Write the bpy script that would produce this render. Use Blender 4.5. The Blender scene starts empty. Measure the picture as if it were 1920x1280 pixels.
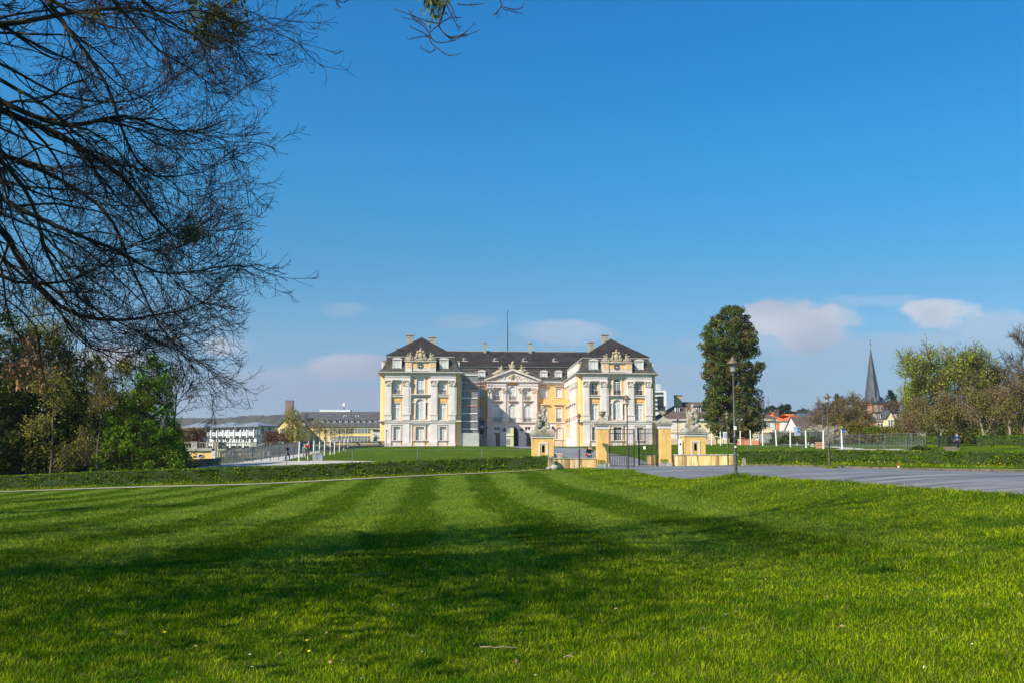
import bpy, math, random
import numpy as np
from mathutils import Vector, Matrix
RAD = math.radians
scene = bpy.context.scene
C = scene.collection
# ---------------------------------------------------------------- camera
EYE = 0.65                      # metres above the carriageway; the lawn in front lies lower
F = 35 / 36 * 1920
TH = math.atan(222 / F)
cd = bpy.data.cameras.new('camera'); cam = bpy.data.objects.new('camera', cd); C.objects.link(cam)
cd.sensor_width = 36; cd.lens = 35; cd.clip_start = 0.1; cd.clip_end = 12000
cam.location = (0, 0, EYE); cam.rotation_euler = (math.pi / 2 + TH, 0, 0)
scene.camera = cam
# ---------------------------------------------------------------- light
SUN_EL, SUN_AZ = RAD(37), RAD(50)           # sun behind the viewer and to the left
sd = (-math.sin(SUN_AZ) * math.cos(SUN_EL), -math.cos(SUN_AZ) * math.cos(SUN_EL), math.sin(SUN_EL))
ld = bpy.data.lights.new('sun', 'SUN'); sun = bpy.data.objects.new('sun', ld); C.objects.link(sun)
ld.energy = 4.8; ld.angle = RAD(0.53); ld.color = (1.0, 0.875, 0.715)
sun.rotation_euler = Vector(sd).to_track_quat('Z', 'Y').to_euler()
scene.view_settings.view_transform = 'Standard'; scene.view_settings.look = 'None'
scene.view_settings.exposure = 0.62; scene.view_settings.gamma = 1
scene.cycles.use_denoising = True
scene.cycles.max_bounces = 6; scene.cycles.transparent_max_bounces = 12
scene.cycles.volume_bounces = 0

class NT:                       # tiny node helper
    def __init__(s, tree): s.t = tree; s.n = tree.nodes; s.l = tree.links
    def new(s, typ, **kw):
        n = s.n.new(typ)
        for k, v in kw.items(): setattr(n, k, v)
        return n
    def put(s, sock, v):
        if isinstance(v, bpy.types.NodeSocket): s.l.new(v, sock)
        elif v is not None: sock.default_value = v
    def math(s, op, a, b=None, c=None, clamp=False):
        n = s.new('ShaderNodeMath', operation=op, use_clamp=clamp)
        s.put(n.inputs[0], a)
        if b is not None: s.put(n.inputs[1], b)
        if c is not None: s.put(n.inputs[2], c)
        return n.outputs[0]
    def mix(s, fac, a, b, blend='MIX'):
        n = s.new('ShaderNodeMix', data_type='RGBA', blend_type=blend)
        s.put(n.inputs[0], fac)
        s.put(n.inputs[6], a if isinstance(a, bpy.types.NodeSocket) else tuple(a)[:3] + (1,))
        s.put(n.inputs[7], b if isinstance(b, bpy.types.NodeSocket) else tuple(b)[:3] + (1,))
        return n.outputs[2]
    def noise(s, vec, scale, detail=3, rough=0.55):
        n = s.new('ShaderNodeTexNoise'); s.put(n.inputs['Vector'], vec)
        n.inputs['Scale'].default_value = scale; n.inputs['Detail'].default_value = detail
        n.inputs['Roughness'].default_value = rough
        return n.outputs[0]
    def ss(s, v, a, b):         # smoothstep map to 0..1
        n = s.new('ShaderNodeMapRange', interpolation_type='SMOOTHSTEP')
        s.put(n.inputs[0], v); n.inputs[1].default_value = a; n.inputs[2].default_value = b
        return n.outputs[0]
    def scale(s, vec, sc, off=(0, 0, 0)):
        n = s.new('ShaderNodeMapping'); s.put(n.inputs[0], vec)
        n.inputs['Scale'].default_value = sc; n.inputs['Location'].default_value = off
        return n.outputs[0]

w = bpy.data.worlds.new("World"); scene.world = w; w.use_nodes = True
nt = NT(w.node_tree); bg = w.node_tree.nodes['Background']
sky = nt.new('ShaderNodeTexSky', sky_type='NISHITA')
sky.sun_disc = False; sky.sun_elevation = SUN_EL
sky.sun_rotation = math.atan2(sd[0], sd[1]) % (2 * math.pi)
sky.altitude = 60; sky.air_density = 1.0; sky.dust_density = 0.6; sky.ozone_density = 2.2
tc = nt.new('ShaderNodeTexCoord'); sx = nt.new('ShaderNodeSeparateXYZ'); nt.put(sx.inputs[0], tc.outputs['Generated'])
X, Y, Z = sx.outputs
yy = nt.math('MAXIMUM', Y, 0.05)
cu = nt.math('DIVIDE', X, yy); cv = nt.math('DIVIDE', Z, yy)       # tangents of azimuth and elevation
hs = nt.new('ShaderNodeHueSaturation'); hs.inputs['Saturation'].default_value = 1.42; hs.inputs['Value'].default_value = 1.08
nt.put(hs.inputs['Color'], sky.outputs[0])
rp = nt.new('ShaderNodeValToRGB'); nt.put(rp.inputs[0], Z); er = rp.color_ramp.elements
er[0].position = 0.0; er[0].color = (0.56, 0.60, 0.72, 1); er[1].position = 0.41; er[1].color = (0.02, 0.87, 0.97, 1)
for p_, c_ in ((0.157, (0.39, 0.63, 0.68, 1)), (0.29, (0.20, 0.82, 0.86, 1))): e_ = er.new(p_); e_.color = c_
skyc = rp.outputs[0]
base = nt.mix(1.0, hs.outputs[0], skyc, 'MULTIPLY')
cvec = nt.new('ShaderNodeCombineXYZ'); nt.put(cvec.inputs[0], cu); nt.put(cvec.inputs[1], nt.math('MULTIPLY', cv, 1.7))
nz = nt.math('ADD', nt.math('MULTIPLY', nt.noise(cvec.outputs[0], 9, 4, 0.5), 0.6), nt.math('MULTIPLY', nt.noise(cvec.outputs[0], 26, 8, 0.65), 0.4)); nz2 = nt.noise(cvec.outputs[0], 4.5, 4, 0.5)
def cloud(px, py, rx, ry, amp, soft=1.0):
    u0, v0 = (px - 960) / 1880, (862 - py) / 1880
    a = nt.math('DIVIDE', nt.math('SUBTRACT', cu, u0), rx / 1880)
    b = nt.math('DIVIDE', nt.math('SUBTRACT', cv, v0), ry / 1880)
    b = nt.math('MULTIPLY', b, nt.math('ADD', 1.0, nt.math('MULTIPLY', nt.ss(b, -0.4, 0.4), 0.35)))
    r = nt.math('ADD', nt.math('MULTIPLY', a, a), nt.math('MULTIPLY', b, b))
    r = nt.math('ADD', r, nt.math('MULTIPLY', nt.math('SUBTRACT', nz, 0.5), 7.0))
    m = nt.math('SUBTRACT', 1.0, nt.ss(r, 0.25, 1.25 * soft))
    return nt.math('MULTIPLY', m, amp)
tot = None
for c in [(1505, 603, 128, 54, .95), (1765, 585, 82, 32, .85), (1600, 655, 260, 40, .35, 1.3), (635, 686, 85, 34, 1.0),
          (420, 645, 80, 30, .75), (540, 712, 150, 34, .6, 1.3), (215, 668, 75, 30, .9), (690, 745, 140, 32, .9),
          (1060, 618, 88, 26, .42, 1.2), (870, 600, 60, 16, .18), (1900, 620, 120, 45, .4, 1.3), (650, 575, 55, 18, .16),
          (1400, 700, 200, 34, .28, 1.4), (1480, 640, 170, 30, .5, 1.3), (1720, 640, 160, 26, .4, 1.4), (480, 735, 150, 20, .35, 1.3), (1640, 560, 90, 18, .22), (90, 690, 90, 30, .7)]:
    m = cloud(*c)
    tot = m if tot is None else nt.math('MAXIMUM', tot, m)
low = nt.math('MULTIPLY', nt.math('SUBTRACT', 1.0, nt.ss(cv, 0.03, 0.21)), nt.math('ADD', 0.45, nt.math('MULTIPLY', nz2, 0.5)))
front = nt.ss(Y, 0.05, 0.3)
veil = nt.math('MULTIPLY', low, front)
base = nt.mix(nt.math('MULTIPLY', veil, 0.9), base, (1.45, 2.15, 3.65))
ctop = nt.ss(nt.math('ADD', cv, nt.math('MULTIPLY', nz, 0.08)), 0.10, 0.21)
ctop = nt.math('MULTIPLY', ctop, nt.ss(nz2, 0.25, 0.6))
ccol = nt.mix(ctop, (2.15, 2.6, 3.6), (5.0, 5.05, 5.4))
base = nt.mix(nt.math('MULTIPLY', tot, front), base, ccol)
nt.put(bg.inputs[0], base); bg.inputs[1].default_value = 0.105

def Wp(px, py, d):              # the point d metres ahead that the photograph shows at (px, py)
    u = (px - 960) / F; v = -(py - 640) / F
    k = d / (math.cos(TH) - v * math.sin(TH))
    return (u * k, d, EYE + (v * math.cos(TH) + math.sin(TH)) * k)
def Xp(px, d, py=862): return Wp(px, py, d)[0]
def Zp(py, d): return Wp(960, py, d)[2]
# ---------------------------------------------------------------- materials
MATS = {}
def mat(name, c1, c2=None, rough=0.85, scale=1.0, detail=4, bump=0.0, stretch=(1, 1, 1), metal=0.0, island=0.0,
        trans=0.0, lo=0.35, hi=0.65, stain=None, emit=None, spec=0.3, bscale=None, alpha=None):
    if name in MATS: return MATS[name]
    m = bpy.data.materials.new(name); m.use_nodes = True; t = NT(m.node_tree)
    p = m.node_tree.nodes['Principled BSDF']
    p.inputs['Roughness'].default_value = rough; p.inputs['Metallic'].default_value = metal
    p.inputs['Specular IOR Level'].default_value = spec
    tc = t.new('ShaderNodeTexCoord'); ov = tc.outputs['Object']
    v = t.scale(ov, stretch)
    col = None
    nzs = t.noise(v, scale, detail)
    col = t.mix(t.ss(nzs, lo, hi), c1, c2 or c1)
    if stain:                   # (colour, scale, threshold, amount, stretch)
        sn = t.noise(t.scale(ov, stain[4] if len(stain) > 4 else (1, 1, 1), (3, 7, 1)), stain[1], 5)
        col = t.mix(t.math('MULTIPLY', t.ss(sn, stain[2], stain[2] + 0.18), stain[3]), col, stain[0])
    if island:
        g = t.new('ShaderNodeNewGeometry')
        k = t.math('ADD', 1 - island / 2, t.math('MULTIPLY', g.outputs['Random Per Island'], island))
        vm = t.new('ShaderNodeVectorMath', operation='SCALE'); t.put(vm.inputs[0], col); t.put(vm.inputs['Scale'], k)
        col = vm.outputs[0]
    t.put(p.inputs['Base Color'], col)
    if bump:
        bn = t.new('ShaderNodeBump'); bn.inputs['Strength'].default_value = bump; bn.inputs['Distance'].default_value = 0.05
        t.put(bn.inputs['Height'], t.noise(v, bscale or scale * 4, 4)); t.put(p.inputs['Normal'], bn.outputs[0])
    out = m.node_tree.nodes['Material Output']
    if trans:
        tr = t.new('ShaderNodeBsdfTranslucent'); t.put(tr.inputs[0], col)
        mx = t.new('ShaderNodeMixShader'); mx.inputs[0].default_value = trans
        t.put(mx.inputs[1], p.outputs[0]); t.put(mx.inputs[2], tr.outputs[0]); t.put(out.inputs[0], mx.outputs[0])
    if alpha is not None: p.inputs['Alpha'].default_value = alpha
    if emit: p.inputs['Emission Color'].default_value = emit + (1,); p.inputs['Emission Strength'].default_value = 1
    MATS[name] = m
    return m
# ---------------------------------------------------------------- mesh builder
class MB:
    def __init__(s): s.v = []; s.f = []; s.n = 0; s.mats = []; s.M = None; s.smooth = []
    def slot(s, m):
        if m not in s.mats: s.mats.append(m)
        return s.mats.index(m)
    def add(s, v, f, m, smooth=False):
        v = np.asarray(v, float).reshape(-1, 3)
        if s.M is not None: v = v @ s.M[:3, :3].T + s.M[:3, 3]
        f = np.asarray(f, int)
        s.v.append(v); s.f.append((f + s.n, s.slot(m), smooth)); s.n += len(v)
        return s
    def box(s, x0, x1, y0, y1, z0, z1, m, taper=0):
        a = taper
        v = [(x0, y0, z0), (x1, y0, z0), (x1, y1, z0), (x0, y1, z0), (x0 + a, y0 + a, z1), (x1 - a, y0 + a, z1), (x1 - a, y1 - a, z1), (x0 + a, y1 - a, z1)]
        return s.add(v, [(3, 2, 1, 0), (4, 5, 6, 7), (0, 1, 5, 4), (1, 2, 6, 5), (2, 3, 7, 6), (3, 0, 4, 7)], m)
    def poly(s, pts, m): return s.add(pts, [list(range(len(pts)))], m)
    def prism(s, pts, y0, y1, m):        # pts (x,z) extruded in y
        n = len(pts)
        v = [(x, y0, z) for x, z in pts] + [(x, y1, z) for x, z in pts]
        s.add(v, [list(range(n))], m); s.add(v, [list(range(n, 2 * n))[::-1]], m)
        return s.add(v, [(i, i + n, (i + 1) % n + n, (i + 1) % n) for i in range(n)], m)
    def lathe(s, prof, m, cx=0, cy=0, k=12, z0=0, smooth=True):
        a = np.arange(k) * 2 * math.pi / k
        v = [(cx + r * math.cos(t), cy + r * math.sin(t), z0 + z) for r, z in prof for t in a]
        f = [(i * k + j, i * k + (j + 1) % k, (i + 1) * k + (j + 1) % k, (i + 1) * k + j) for i in range(len(prof) - 1) for j in range(k)]
        return s.add(v, f, m, smooth)
    def tubes(s, P, R, k, m, smooth=True):      # P (T,n,3), R (T,n)
        P = np.asarray(P, float); R = np.asarray(R, float)
        if P.ndim == 2: P = P[None]; R = R[None]
        T, n, _ = P.shape
        t = np.gradient(P, axis=1); t /= np.linalg.norm(t, axis=2, keepdims=True) + 1e-9
        ref = np.where(np.abs(t[:, :1, 2:3]) > 0.9, np.array([[[1., 0, 0]]]), np.array([[[0, 0, 1.]]]))
        a = np.cross(t, np.broadcast_to(ref, t.shape)); a /= np.linalg.norm(a, axis=2, keepdims=True) + 1e-9
        b = np.cross(t, a)
        ang = np.arange(k) * 2 * math.pi / k
        V = P[:, :, None] + R[:, :, None, None] * (a[:, :, None] * np.cos(ang)[:, None] + b[:, :, None] * np.sin(ang)[:, None])
        i = np.arange(n - 1)[:, None] * k; j = np.arange(k)[None]
        q = np.stack([i + j, i + (j + 1) % k, i + k + (j + 1) % k, i + k + j], -1).reshape(-1, 4)
        f = (q[None] + (np.arange(T) * n * k)[:, None, None]).reshape(-1, 4)
        return s.add(V.reshape(-1, 3), f, m, smooth)
    def bar(s, a, b, r, m, k=4): return s.tubes([a, b], [r, r], k, m, k > 5)
    def leaves(s, pos, size, m, rs, flat=0.0, aspect=0.6):
        N = len(pos); a = rs.normal(size=(N, 3)); a[:, 2] *= (1 - flat); a /= np.linalg.norm(a, axis=1, keepdims=True)
        b = rs.normal(size=(N, 3)); b[:, 2] *= (1 - flat); b -= (a * b).sum(1, keepdims=True) * a; b /= np.linalg.norm(b, axis=1, keepdims=True) + 1e-9
        sz = size * rs.uniform(0.6, 1.3, (N, 1))
        V = np.stack([pos - a * sz, pos - b * sz * aspect, pos + a * sz, pos + b * sz * aspect], 1)
        return s.add(V.reshape(-1, 3), np.arange(N * 4).reshape(-1, 4), m)
    def blob(s, c, r, m, rs=None, amp=0.0, seg=10, rings=7):
        th = np.linspace(0.02, math.pi - 0.02, rings); ph = np.arange(seg) * 2 * math.pi / seg
        v = []
        for t in th:
            for p in ph:
                q = 1 + (rs.uniform(-amp, amp) if rs is not None else 0)
                v.append((c[0] + r[0] * math.sin(t) * math.cos(p) * q, c[1] + r[1] * math.sin(t) * math.sin(p) * q, c[2] + r[2] * math.cos(t) * q))
        f = [(i * seg + j, (i + 1) * seg + j, (i + 1) * seg + (j + 1) % seg, i * seg + (j + 1) % seg) for i in range(rings - 1) for j in range(seg)]
        return s.add(v, f, m, True)
    def mesh(s, name):
        me = bpy.data.meshes.new(name)
        V = np.concatenate(s.v); me.vertices.add(len(V)); me.vertices.foreach_set('co', V.ravel())
        lt = []; lv = []; mi = []; sm = []
        for f, k, smo in s.f:
            lt.append(np.full(len(f), f.shape[1])); lv.append(f.ravel()); mi.append(np.full(len(f), k)); sm.append(np.full(len(f), smo))
        lt = np.concatenate(lt); lv = np.concatenate(lv)
        me.loops.add(len(lv)); me.loops.foreach_set('vertex_index', lv.astype(np.int32))
        me.polygons.add(len(lt)); me.polygons.foreach_set('loop_start', (np.cumsum(lt) - lt).astype(np.int32))
        me.polygons.foreach_set('loop_total', lt.astype(np.int32))
        for m in s.mats: me.materials.append(m)
        me.polygons.foreach_set('material_index', np.concatenate(mi).astype(np.int32))
        me.polygons.foreach_set('use_smooth', np.concatenate(sm).astype(bool))
        me.update(calc_edges=True)
        return me
    def build(s, name, parent=None, loc=(0, 0, 0), rz=0):
        o = bpy.data.objects.new(name, s.mesh(name)); C.objects.link(o)
        o.location = loc; o.rotation_euler.z = rz
        if parent is not None: o.parent = parent
        return o
def tag(o, label=None, cat=None, group=None, kind=None):
    if label: o['label'] = label
    if cat: o['category'] = cat
    if group: o['group'] = group
    if kind: o['kind'] = kind
    return o
def thing(name, label, cat, loc=(0, 0, 0), rz=0, group=None):
    o = bpy.data.objects.new(name, None); C.objects.link(o); o.location = loc; o.rotation_euler.z = rz
    o.empty_display_size = 0.2
    return tag(o, label, cat, group)
def copy_thing(o, loc, rz=None, label=None, scale=None, parent=None):
    c = o.copy(); C.objects.link(c)
    if parent is not None: c.parent = parent
    if loc is not None: c.location = loc
    if rz is not None: c.rotation_euler.z = rz
    if label: c['label'] = label
    if scale: c.scale = scale if isinstance(scale, tuple) else (scale,) * 3
    for ch in o.children: copy_thing(ch, None, parent=c)
    return c
def rotM(x, y, z, ang):
    c, s_ = math.cos(ang), math.sin(ang)
    return np.array([[c, -s_, 0, x], [s_, c, 0, y], [0, 0, 1, z], [0, 0, 0, 1.]])
# ---------------------------------------------------------------- terrain
CP = [(0, 0, -1.0), (-6, 3, -1.05), (6, 3, -.85), (-4, 8, -1.05), (0, 12, -1.0), (5, 13, -.85), (11, 16, -.5), (19, 12, -.15), (2, 24, -1.05), (8.4, 24, -.6),
      (12.3, 24, -.14), (11.2, 31, -.06), (8.6, 30, -.55), (8.2, 42, -.1), (9.6, 42, .0), (5.5, 42, -.72), (8, 66, -.02), (4.5, 66, -.35), (5.5, 77, .05), (-2, 40, -1.3), (-10, 25, -1.3), (-20, 20, -1.35),
      (-30, 40, -1.7), (-12, 50, -1.35), (-25, 60, -1.6), (2, 60, -.75), (-4, 70, -.65), (0, 80, -.29), (-20, 80, -1.1), (-40, 80, -1.7), (-55, 80, -2.0), (-70, 60, -2.2),
      (16, 24, -.12), (20, 42, -.05), (31, 60, -.14), (22, 66, .08), (17, 74, .22), (10, 82, .1), (14, 84, .15), (40, 70, .1), (60, 60, .1), (50, 40, -.1), (40, 20, -.1),
      (35, 68, .15), (20, 78, .35), (0, 95, .35), (-14, 95, .4), (-22, 107, .6), (-28, 95, .15), (-45, 95, -1.2), (-60, 110, -1.2), (5, 124, 1.5), (8, 105, .85), (11, 95, .45),
      (12, 100, .8), (28, 98, 1.35), (40, 100, 1.5), (28, 140, 2.7), (2, 210, 3.5), (5, 165, 2.6), (-20, 150, 2.0), (-50, 152, .65), (-35, 152, .9), (-60, 200, 2.0), (-35, 215, 3.4), (-10, 220, 3.7),
      (30, 225, 4.1), (20, 225, 3.8), (55, 110, 2.1), (48, 92, 1.1), (75, 110, 2.3), (80, 160, 3.3), (55, 160, 3.1), (60, 230, 4.6), (90, 230, 5), (0, 260, 4.0), (0, 330, 5), (-80, 330, 5), (90, 330, 6),
      (-120, 200, 1), (-120, 100, -1.5), (-110, 40, -2), (120, 100, 2.5), (110, 40, 0.3), (0, -30, -.9), (-40, -20, -1.2), (40, -20, -.2)]
CP = np.array(CP)
def _phi(r2): return 0.5 * r2 * np.log(r2 + 1e-9)
def _fit():
    n = len(CP); d2 = ((CP[:, None, :2] - CP[None, :, :2]) ** 2).sum(2)
    A = np.zeros((n + 3, n + 3)); A[:n, :n] = _phi(d2 + 4) + np.eye(n) * 6; A[:n, n] = 1; A[:n, n + 1:] = CP[:, :2]
    A[n:, :n] = A[:n, n:].T
    return np.linalg.solve(A, np.concatenate([CP[:, 2], [0, 0, 0]]))
_wt = _fit()
def T(x, y):
    x = np.asarray(x, float); y = np.asarray(y, float); sh = np.broadcast(x, y).shape
    xx = np.broadcast_to(x, sh).ravel(); yy = np.broadcast_to(y, sh).ravel()
    xc = np.clip(xx, -120, 120); yc = np.clip(yy, -35, 330)
    out = np.zeros(len(xx)); n = len(CP)
    for i in range(0, len(xx), 60000):
        a = xc[i:i + 60000]; b = yc[i:i + 60000]
        d2 = (a[:, None] - CP[None, :, 0]) ** 2 + (b[:, None] - CP[None, :, 1]) ** 2
        out[i:i + 60000] = _phi(d2 + 4) @ _wt[:n] + _wt[n] + _wt[n + 1] * a + _wt[n + 2] * b
    return out.reshape(sh)
def Tz(x, y): return float(T(x, y))
def sheet(name, L, R, m, off=0.03, nu=12, skirt=0.0):     # strip between two ground polylines, laid on the terrain
    L = np.array(L, float); R = np.array(R, float)
    def dens(Q):
        d = np.concatenate([[0], np.cumsum(np.linalg.norm(np.diff(Q, axis=0), axis=1))]); return d / d[-1]
    ln = max(np.linalg.norm(np.diff(L, axis=0), axis=1).sum(), np.linalg.norm(np.diff(R, axis=0), axis=1).sum())
    k = int(max(8, min(300, ln / 0.6))); t = np.linspace(0, 1, k)
    l = np.stack([np.interp(t, dens(L), L[:, i]) for i in (0, 1)], 1); r = np.stack([np.interp(t, dens(R), R[:, i]) for i in (0, 1)], 1)
    g = l[:, None] + (r - l)[:, None] * np.linspace(0, 1, nu)[None, :, None]
    z = T(g[..., 0], g[..., 1]) + off
    V = np.concatenate([g, z[..., None]], 2).reshape(-1, 3)
    i = np.arange(k - 1)[:, None] * nu; j = np.arange(nu - 1)[None]
    f = np.stack([i + j, i + j + 1, i + nu + j + 1, i + nu + j], -1).reshape(-1, 4)
    if (np.cross(V[f[0][1]] - V[f[0][0]], V[f[0][2]] - V[f[0][0]])[2]) < 0: f = f[:, ::-1]
    o = MB().add(V, f, m).build(name)
    return tag(o, kind='structure')
HAZE = 0.00012
# ================================================================ GROUND
def grass_mat(name, blade):
    m = bpy.data.materials.new(name); m.use_nodes = True; t = NT(m.node_tree); p = m.node_tree.nodes['Principled BSDF']
    g = t.new('ShaderNodeNewGeometry'); pos = g.outputs['Position']
    s = t.new('ShaderNodeSeparateXYZ'); t.put(s.inputs[0], pos)
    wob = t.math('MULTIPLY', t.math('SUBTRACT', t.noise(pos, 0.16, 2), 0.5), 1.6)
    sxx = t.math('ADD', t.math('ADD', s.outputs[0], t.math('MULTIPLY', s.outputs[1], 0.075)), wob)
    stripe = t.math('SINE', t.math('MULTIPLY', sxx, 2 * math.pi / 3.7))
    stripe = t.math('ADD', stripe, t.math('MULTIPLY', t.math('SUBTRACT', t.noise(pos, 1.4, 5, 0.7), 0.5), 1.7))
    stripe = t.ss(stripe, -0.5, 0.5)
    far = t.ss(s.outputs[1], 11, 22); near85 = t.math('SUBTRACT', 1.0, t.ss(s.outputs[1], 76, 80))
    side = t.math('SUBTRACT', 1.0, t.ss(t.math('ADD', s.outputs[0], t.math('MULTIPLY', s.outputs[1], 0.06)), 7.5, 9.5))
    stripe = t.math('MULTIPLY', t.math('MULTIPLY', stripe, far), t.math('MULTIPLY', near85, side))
    n1 = t.noise(pos, 0.35, 5, 0.6); n2 = t.noise(pos, 2.3, 4, 0.65)
    if blade:
        a = t.mix(t.ss(n1, 0.36, 0.66), (0.065, 0.16, 0.003), (0.25, 0.34, 0.004))
        a = t.mix(t.math('MULTIPLY', t.ss(n2, 0.42, 0.72), 0.6), a, (0.46, 0.48, 0.01))
    else:
        a = t.mix(t.ss(n1, 0.36, 0.66), (0.045, 0.095, 0.008), (0.088, 0.148, 0.012))
        a = t.mix(t.math('MULTIPLY', t.ss(n2, 0.42, 0.72), 0.55), a, (0.15, 0.195, 0.018))
        n3 = t.noise(pos, 22, 3, 0.7)
        a = t.mix(t.math('MULTIPLY', t.ss(n3, 0.5, 0.75), 0.5), a, (0.030, 0.060, 0.008))
        mo = t.noise(pos, 1.1, 5, 0.7)
        a = t.mix(t.math('MULTIPLY', t.ss(mo, 0.66, 0.74), 0.6), a, (0.055, 0.045, 0.02))
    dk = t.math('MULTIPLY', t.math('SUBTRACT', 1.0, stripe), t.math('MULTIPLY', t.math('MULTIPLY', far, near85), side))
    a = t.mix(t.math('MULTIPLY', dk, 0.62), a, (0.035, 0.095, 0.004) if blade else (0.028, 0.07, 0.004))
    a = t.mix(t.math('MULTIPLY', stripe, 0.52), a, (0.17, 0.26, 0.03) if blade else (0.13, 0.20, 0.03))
    if blade:
        vm = t.new('ShaderNodeVectorMath', operation='SCALE'); t.put(vm.inputs[0], a)
        t.put(vm.inputs['Scale'], t.math('ADD', 0.32, t.math('MULTIPLY', g.outputs['Random Per Island'], 1.4)))
        a = vm.outputs[0]
        dry = t.math('GREATER_THAN', t.math('FRACT', t.math('MULTIPLY', g.outputs['Random Per Island'], 37.0)), 0.955)
        a = t.mix(dry, a, (0.24, 0.20, 0.08))
    else:
        bn = t.new('ShaderNodeBump'); bn.inputs['Strength'].default_value = 1.0; bn.inputs['Distance'].default_value = 0.10
        h = t.math('ADD', t.noise(pos, 7, 6, 0.75), t.math('MULTIPLY', n2, 0.9)); t.put(bn.inputs['Height'], h)
        t.put(p.inputs['Normal'], bn.outputs[0])
    t.put(p.inputs['Base Color'], a); p.inputs['Roughness'].default_value = 0.62 if blade else 0.95
    p.inputs['Specular IOR Level'].default_value = 0.04 if blade else 0.0
    if blade:
        tr = t.new('ShaderNodeBsdfTranslucent'); t.put(tr.inputs[0], a)
        mx = t.new('ShaderNodeMixShader'); mx.inputs[0].default_value = 0.42
        t.put(mx.inputs[1], p.outputs[0]); t.put(mx.inputs[2], tr.outputs[0])
        t.put(m.node_tree.nodes['Material Output'].inputs[0], mx.outputs[0])
    return m
M_turf = grass_mat('lawn_turf', False); M_blade = grass_mat('grass_blades', True)
def grid_axis(segs):
    out = []
    for a, b, st in segs: out += list(np.arange(a, b, st))
    return np.array(out + [segs[-1][1]])
gx = grid_axis([(-4000, -400, 300), (-400, -120, 20), (-120, -45, 2.5), (-45, 45, 0.7), (45, 120, 2.5), (120, 400, 20), (400, 4000, 300)])
gy = grid_axis([(-600, -40, 40), (-40, 0, 4), (0, 100, 0.7), (100, 240, 2), (240, 400, 8), (400, 1000, 50), (1000, 5000, 400)])
GX, GY = np.meshgrid(gx, gy); GZ = T(GX, GY)
n1, n2 = GX.shape
i = np.arange(n1 - 1)[:, None] * n2; j = np.arange(n2 - 1)[None]
gf = np.stack([i + j, i + j + 1, i + n2 + j + 1, i + n2 + j], -1).reshape(-1, 4)
ground = MB().add(np.stack([GX, GY, GZ], -1).reshape(-1, 3), gf, M_turf, True).build('ground'); tag(ground, kind='structure')
# grass blades on the lawn in front: constant density on the picture, coarser with distance
rs = np.random.RandomState(4)
NB = 560000
r = np.exp(rs.uniform(math.log(5.2), math.log(80), NB)); az = rs.uniform(-0.68, 0.68, NB)
bx = r * np.sin(az); by = r * np.cos(az)
keep = ((bx < np.interp(by, [0, 19, 24, 42, 66, 77], [60, 13.5, 12.3, 9.5, 7.8, 5.3])) & (by < 77))
bx, by, r = bx[keep], by[keep], r[keep]
# taller tufts round the lamp feet and along the road edge
def tuft(cx, cy, rad, n, s):
    a = rs.uniform(0, 6.28, n); q = rad * np.sqrt(rs.uniform(0, 1, n))
    return cx + q * np.cos(a), cy + q * np.sin(a), np.full(n, s)
ext = np.ones(len(bx))
tf = [tuft(9.4, 42, .55, 500, 3.0), tuft(7.6, 66, .6, 400, 3.2), tuft(21.2, 67, .5, 300, 3.0), tuft(6.05, 90, .5, 250, 3)]
ed = rs.uniform(20, 77, 9000); exx = np.interp(ed, [19, 24, 42, 66, 77], [13.4, 12.3, 9.5, 7.8, 5.3]) + rs.normal(0, .10, len(ed))
tf.append((exx, ed, np.full(len(ed), 1.4)))
bx = np.concatenate([bx] + [t_[0] for t_ in tf]); by = np.concatenate([by] + [t_[1] for t_ in tf]); ext = np.concatenate([ext] + [t_[2] for t_ in tf])
r = np.hypot(bx, by); bz = T(bx, by)
N = len(bx)
clump = 0.5 + 0.5 * np.sin(bx * 3.1 + 2 * np.sin(by * 2.3)) * np.sin(by * 2.7 + 1.7 * np.sin(bx * 1.9))
clump2 = 0.5 + 0.5 * np.sin(bx * 1.1 + by * .7 + 3 * np.sin(by * .33))
hgt = (0.022 + 0.028 * clump + 0.018 * clump2) * rs.uniform(0.5, 1.45, N) * ext * np.clip(0.75 + r / 40, 0.9, 1.3)
wid = 0.0022 * (r / 6) ** 0.9 * rs.uniform(0.7, 1.4, N)
a1 = rs.uniform(0, 2 * math.pi, N); side_ = np.stack([np.cos(a1), np.sin(a1), np.zeros(N)], 1) * wid[:, None]
a2 = rs.uniform(0, 2 * math.pi, N); ln_ = np.stack([np.cos(a2), np.sin(a2), np.zeros(N)], 1) * (hgt * rs.uniform(0.1, 1.1, N))[:, None]
P0 = np.stack([bx, by, bz - 0.004], 1); up = np.array([0, 0, 1.])[None] * hgt[:, None]
nearb = r < 20
def blades(sel, two):
    p = P0[sel]; s_ = side_[sel]; l_ = ln_[sel]; u = up[sel]
    if two:
        V = np.stack([p - s_, p + s_, p + u * .6 + l_ * .35 + s_ * .75, p + u * .6 + l_ * .35 - s_ * .75, p + u + l_], 1); k = 5
        f = np.arange(len(p))[:, None] * k
        return V.reshape(-1, 3), np.concatenate([f + 0, f + 1, f + 2, f + 3], 1), np.concatenate([f + 3, f + 2, f + 4], 1)
    V = np.stack([p - s_, p + s_, p + u + l_], 1)
    return V.reshape(-1, 3), None, np.arange(len(p) * 3).reshape(-1, 3)
g_ = MB(); v, fq, ft = blades(nearb, True)
n0 = g_.n; g_.add(v, fq, M_blade); g_.f.append((ft + n0, 0, False))
v, _, ft = blades(~nearb, False); g_.add(v, ft, M_blade)
tag(g_.build('grass'), 'short mown spring grass covering the lawn in front', 'grass', kind='stuff')

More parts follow.
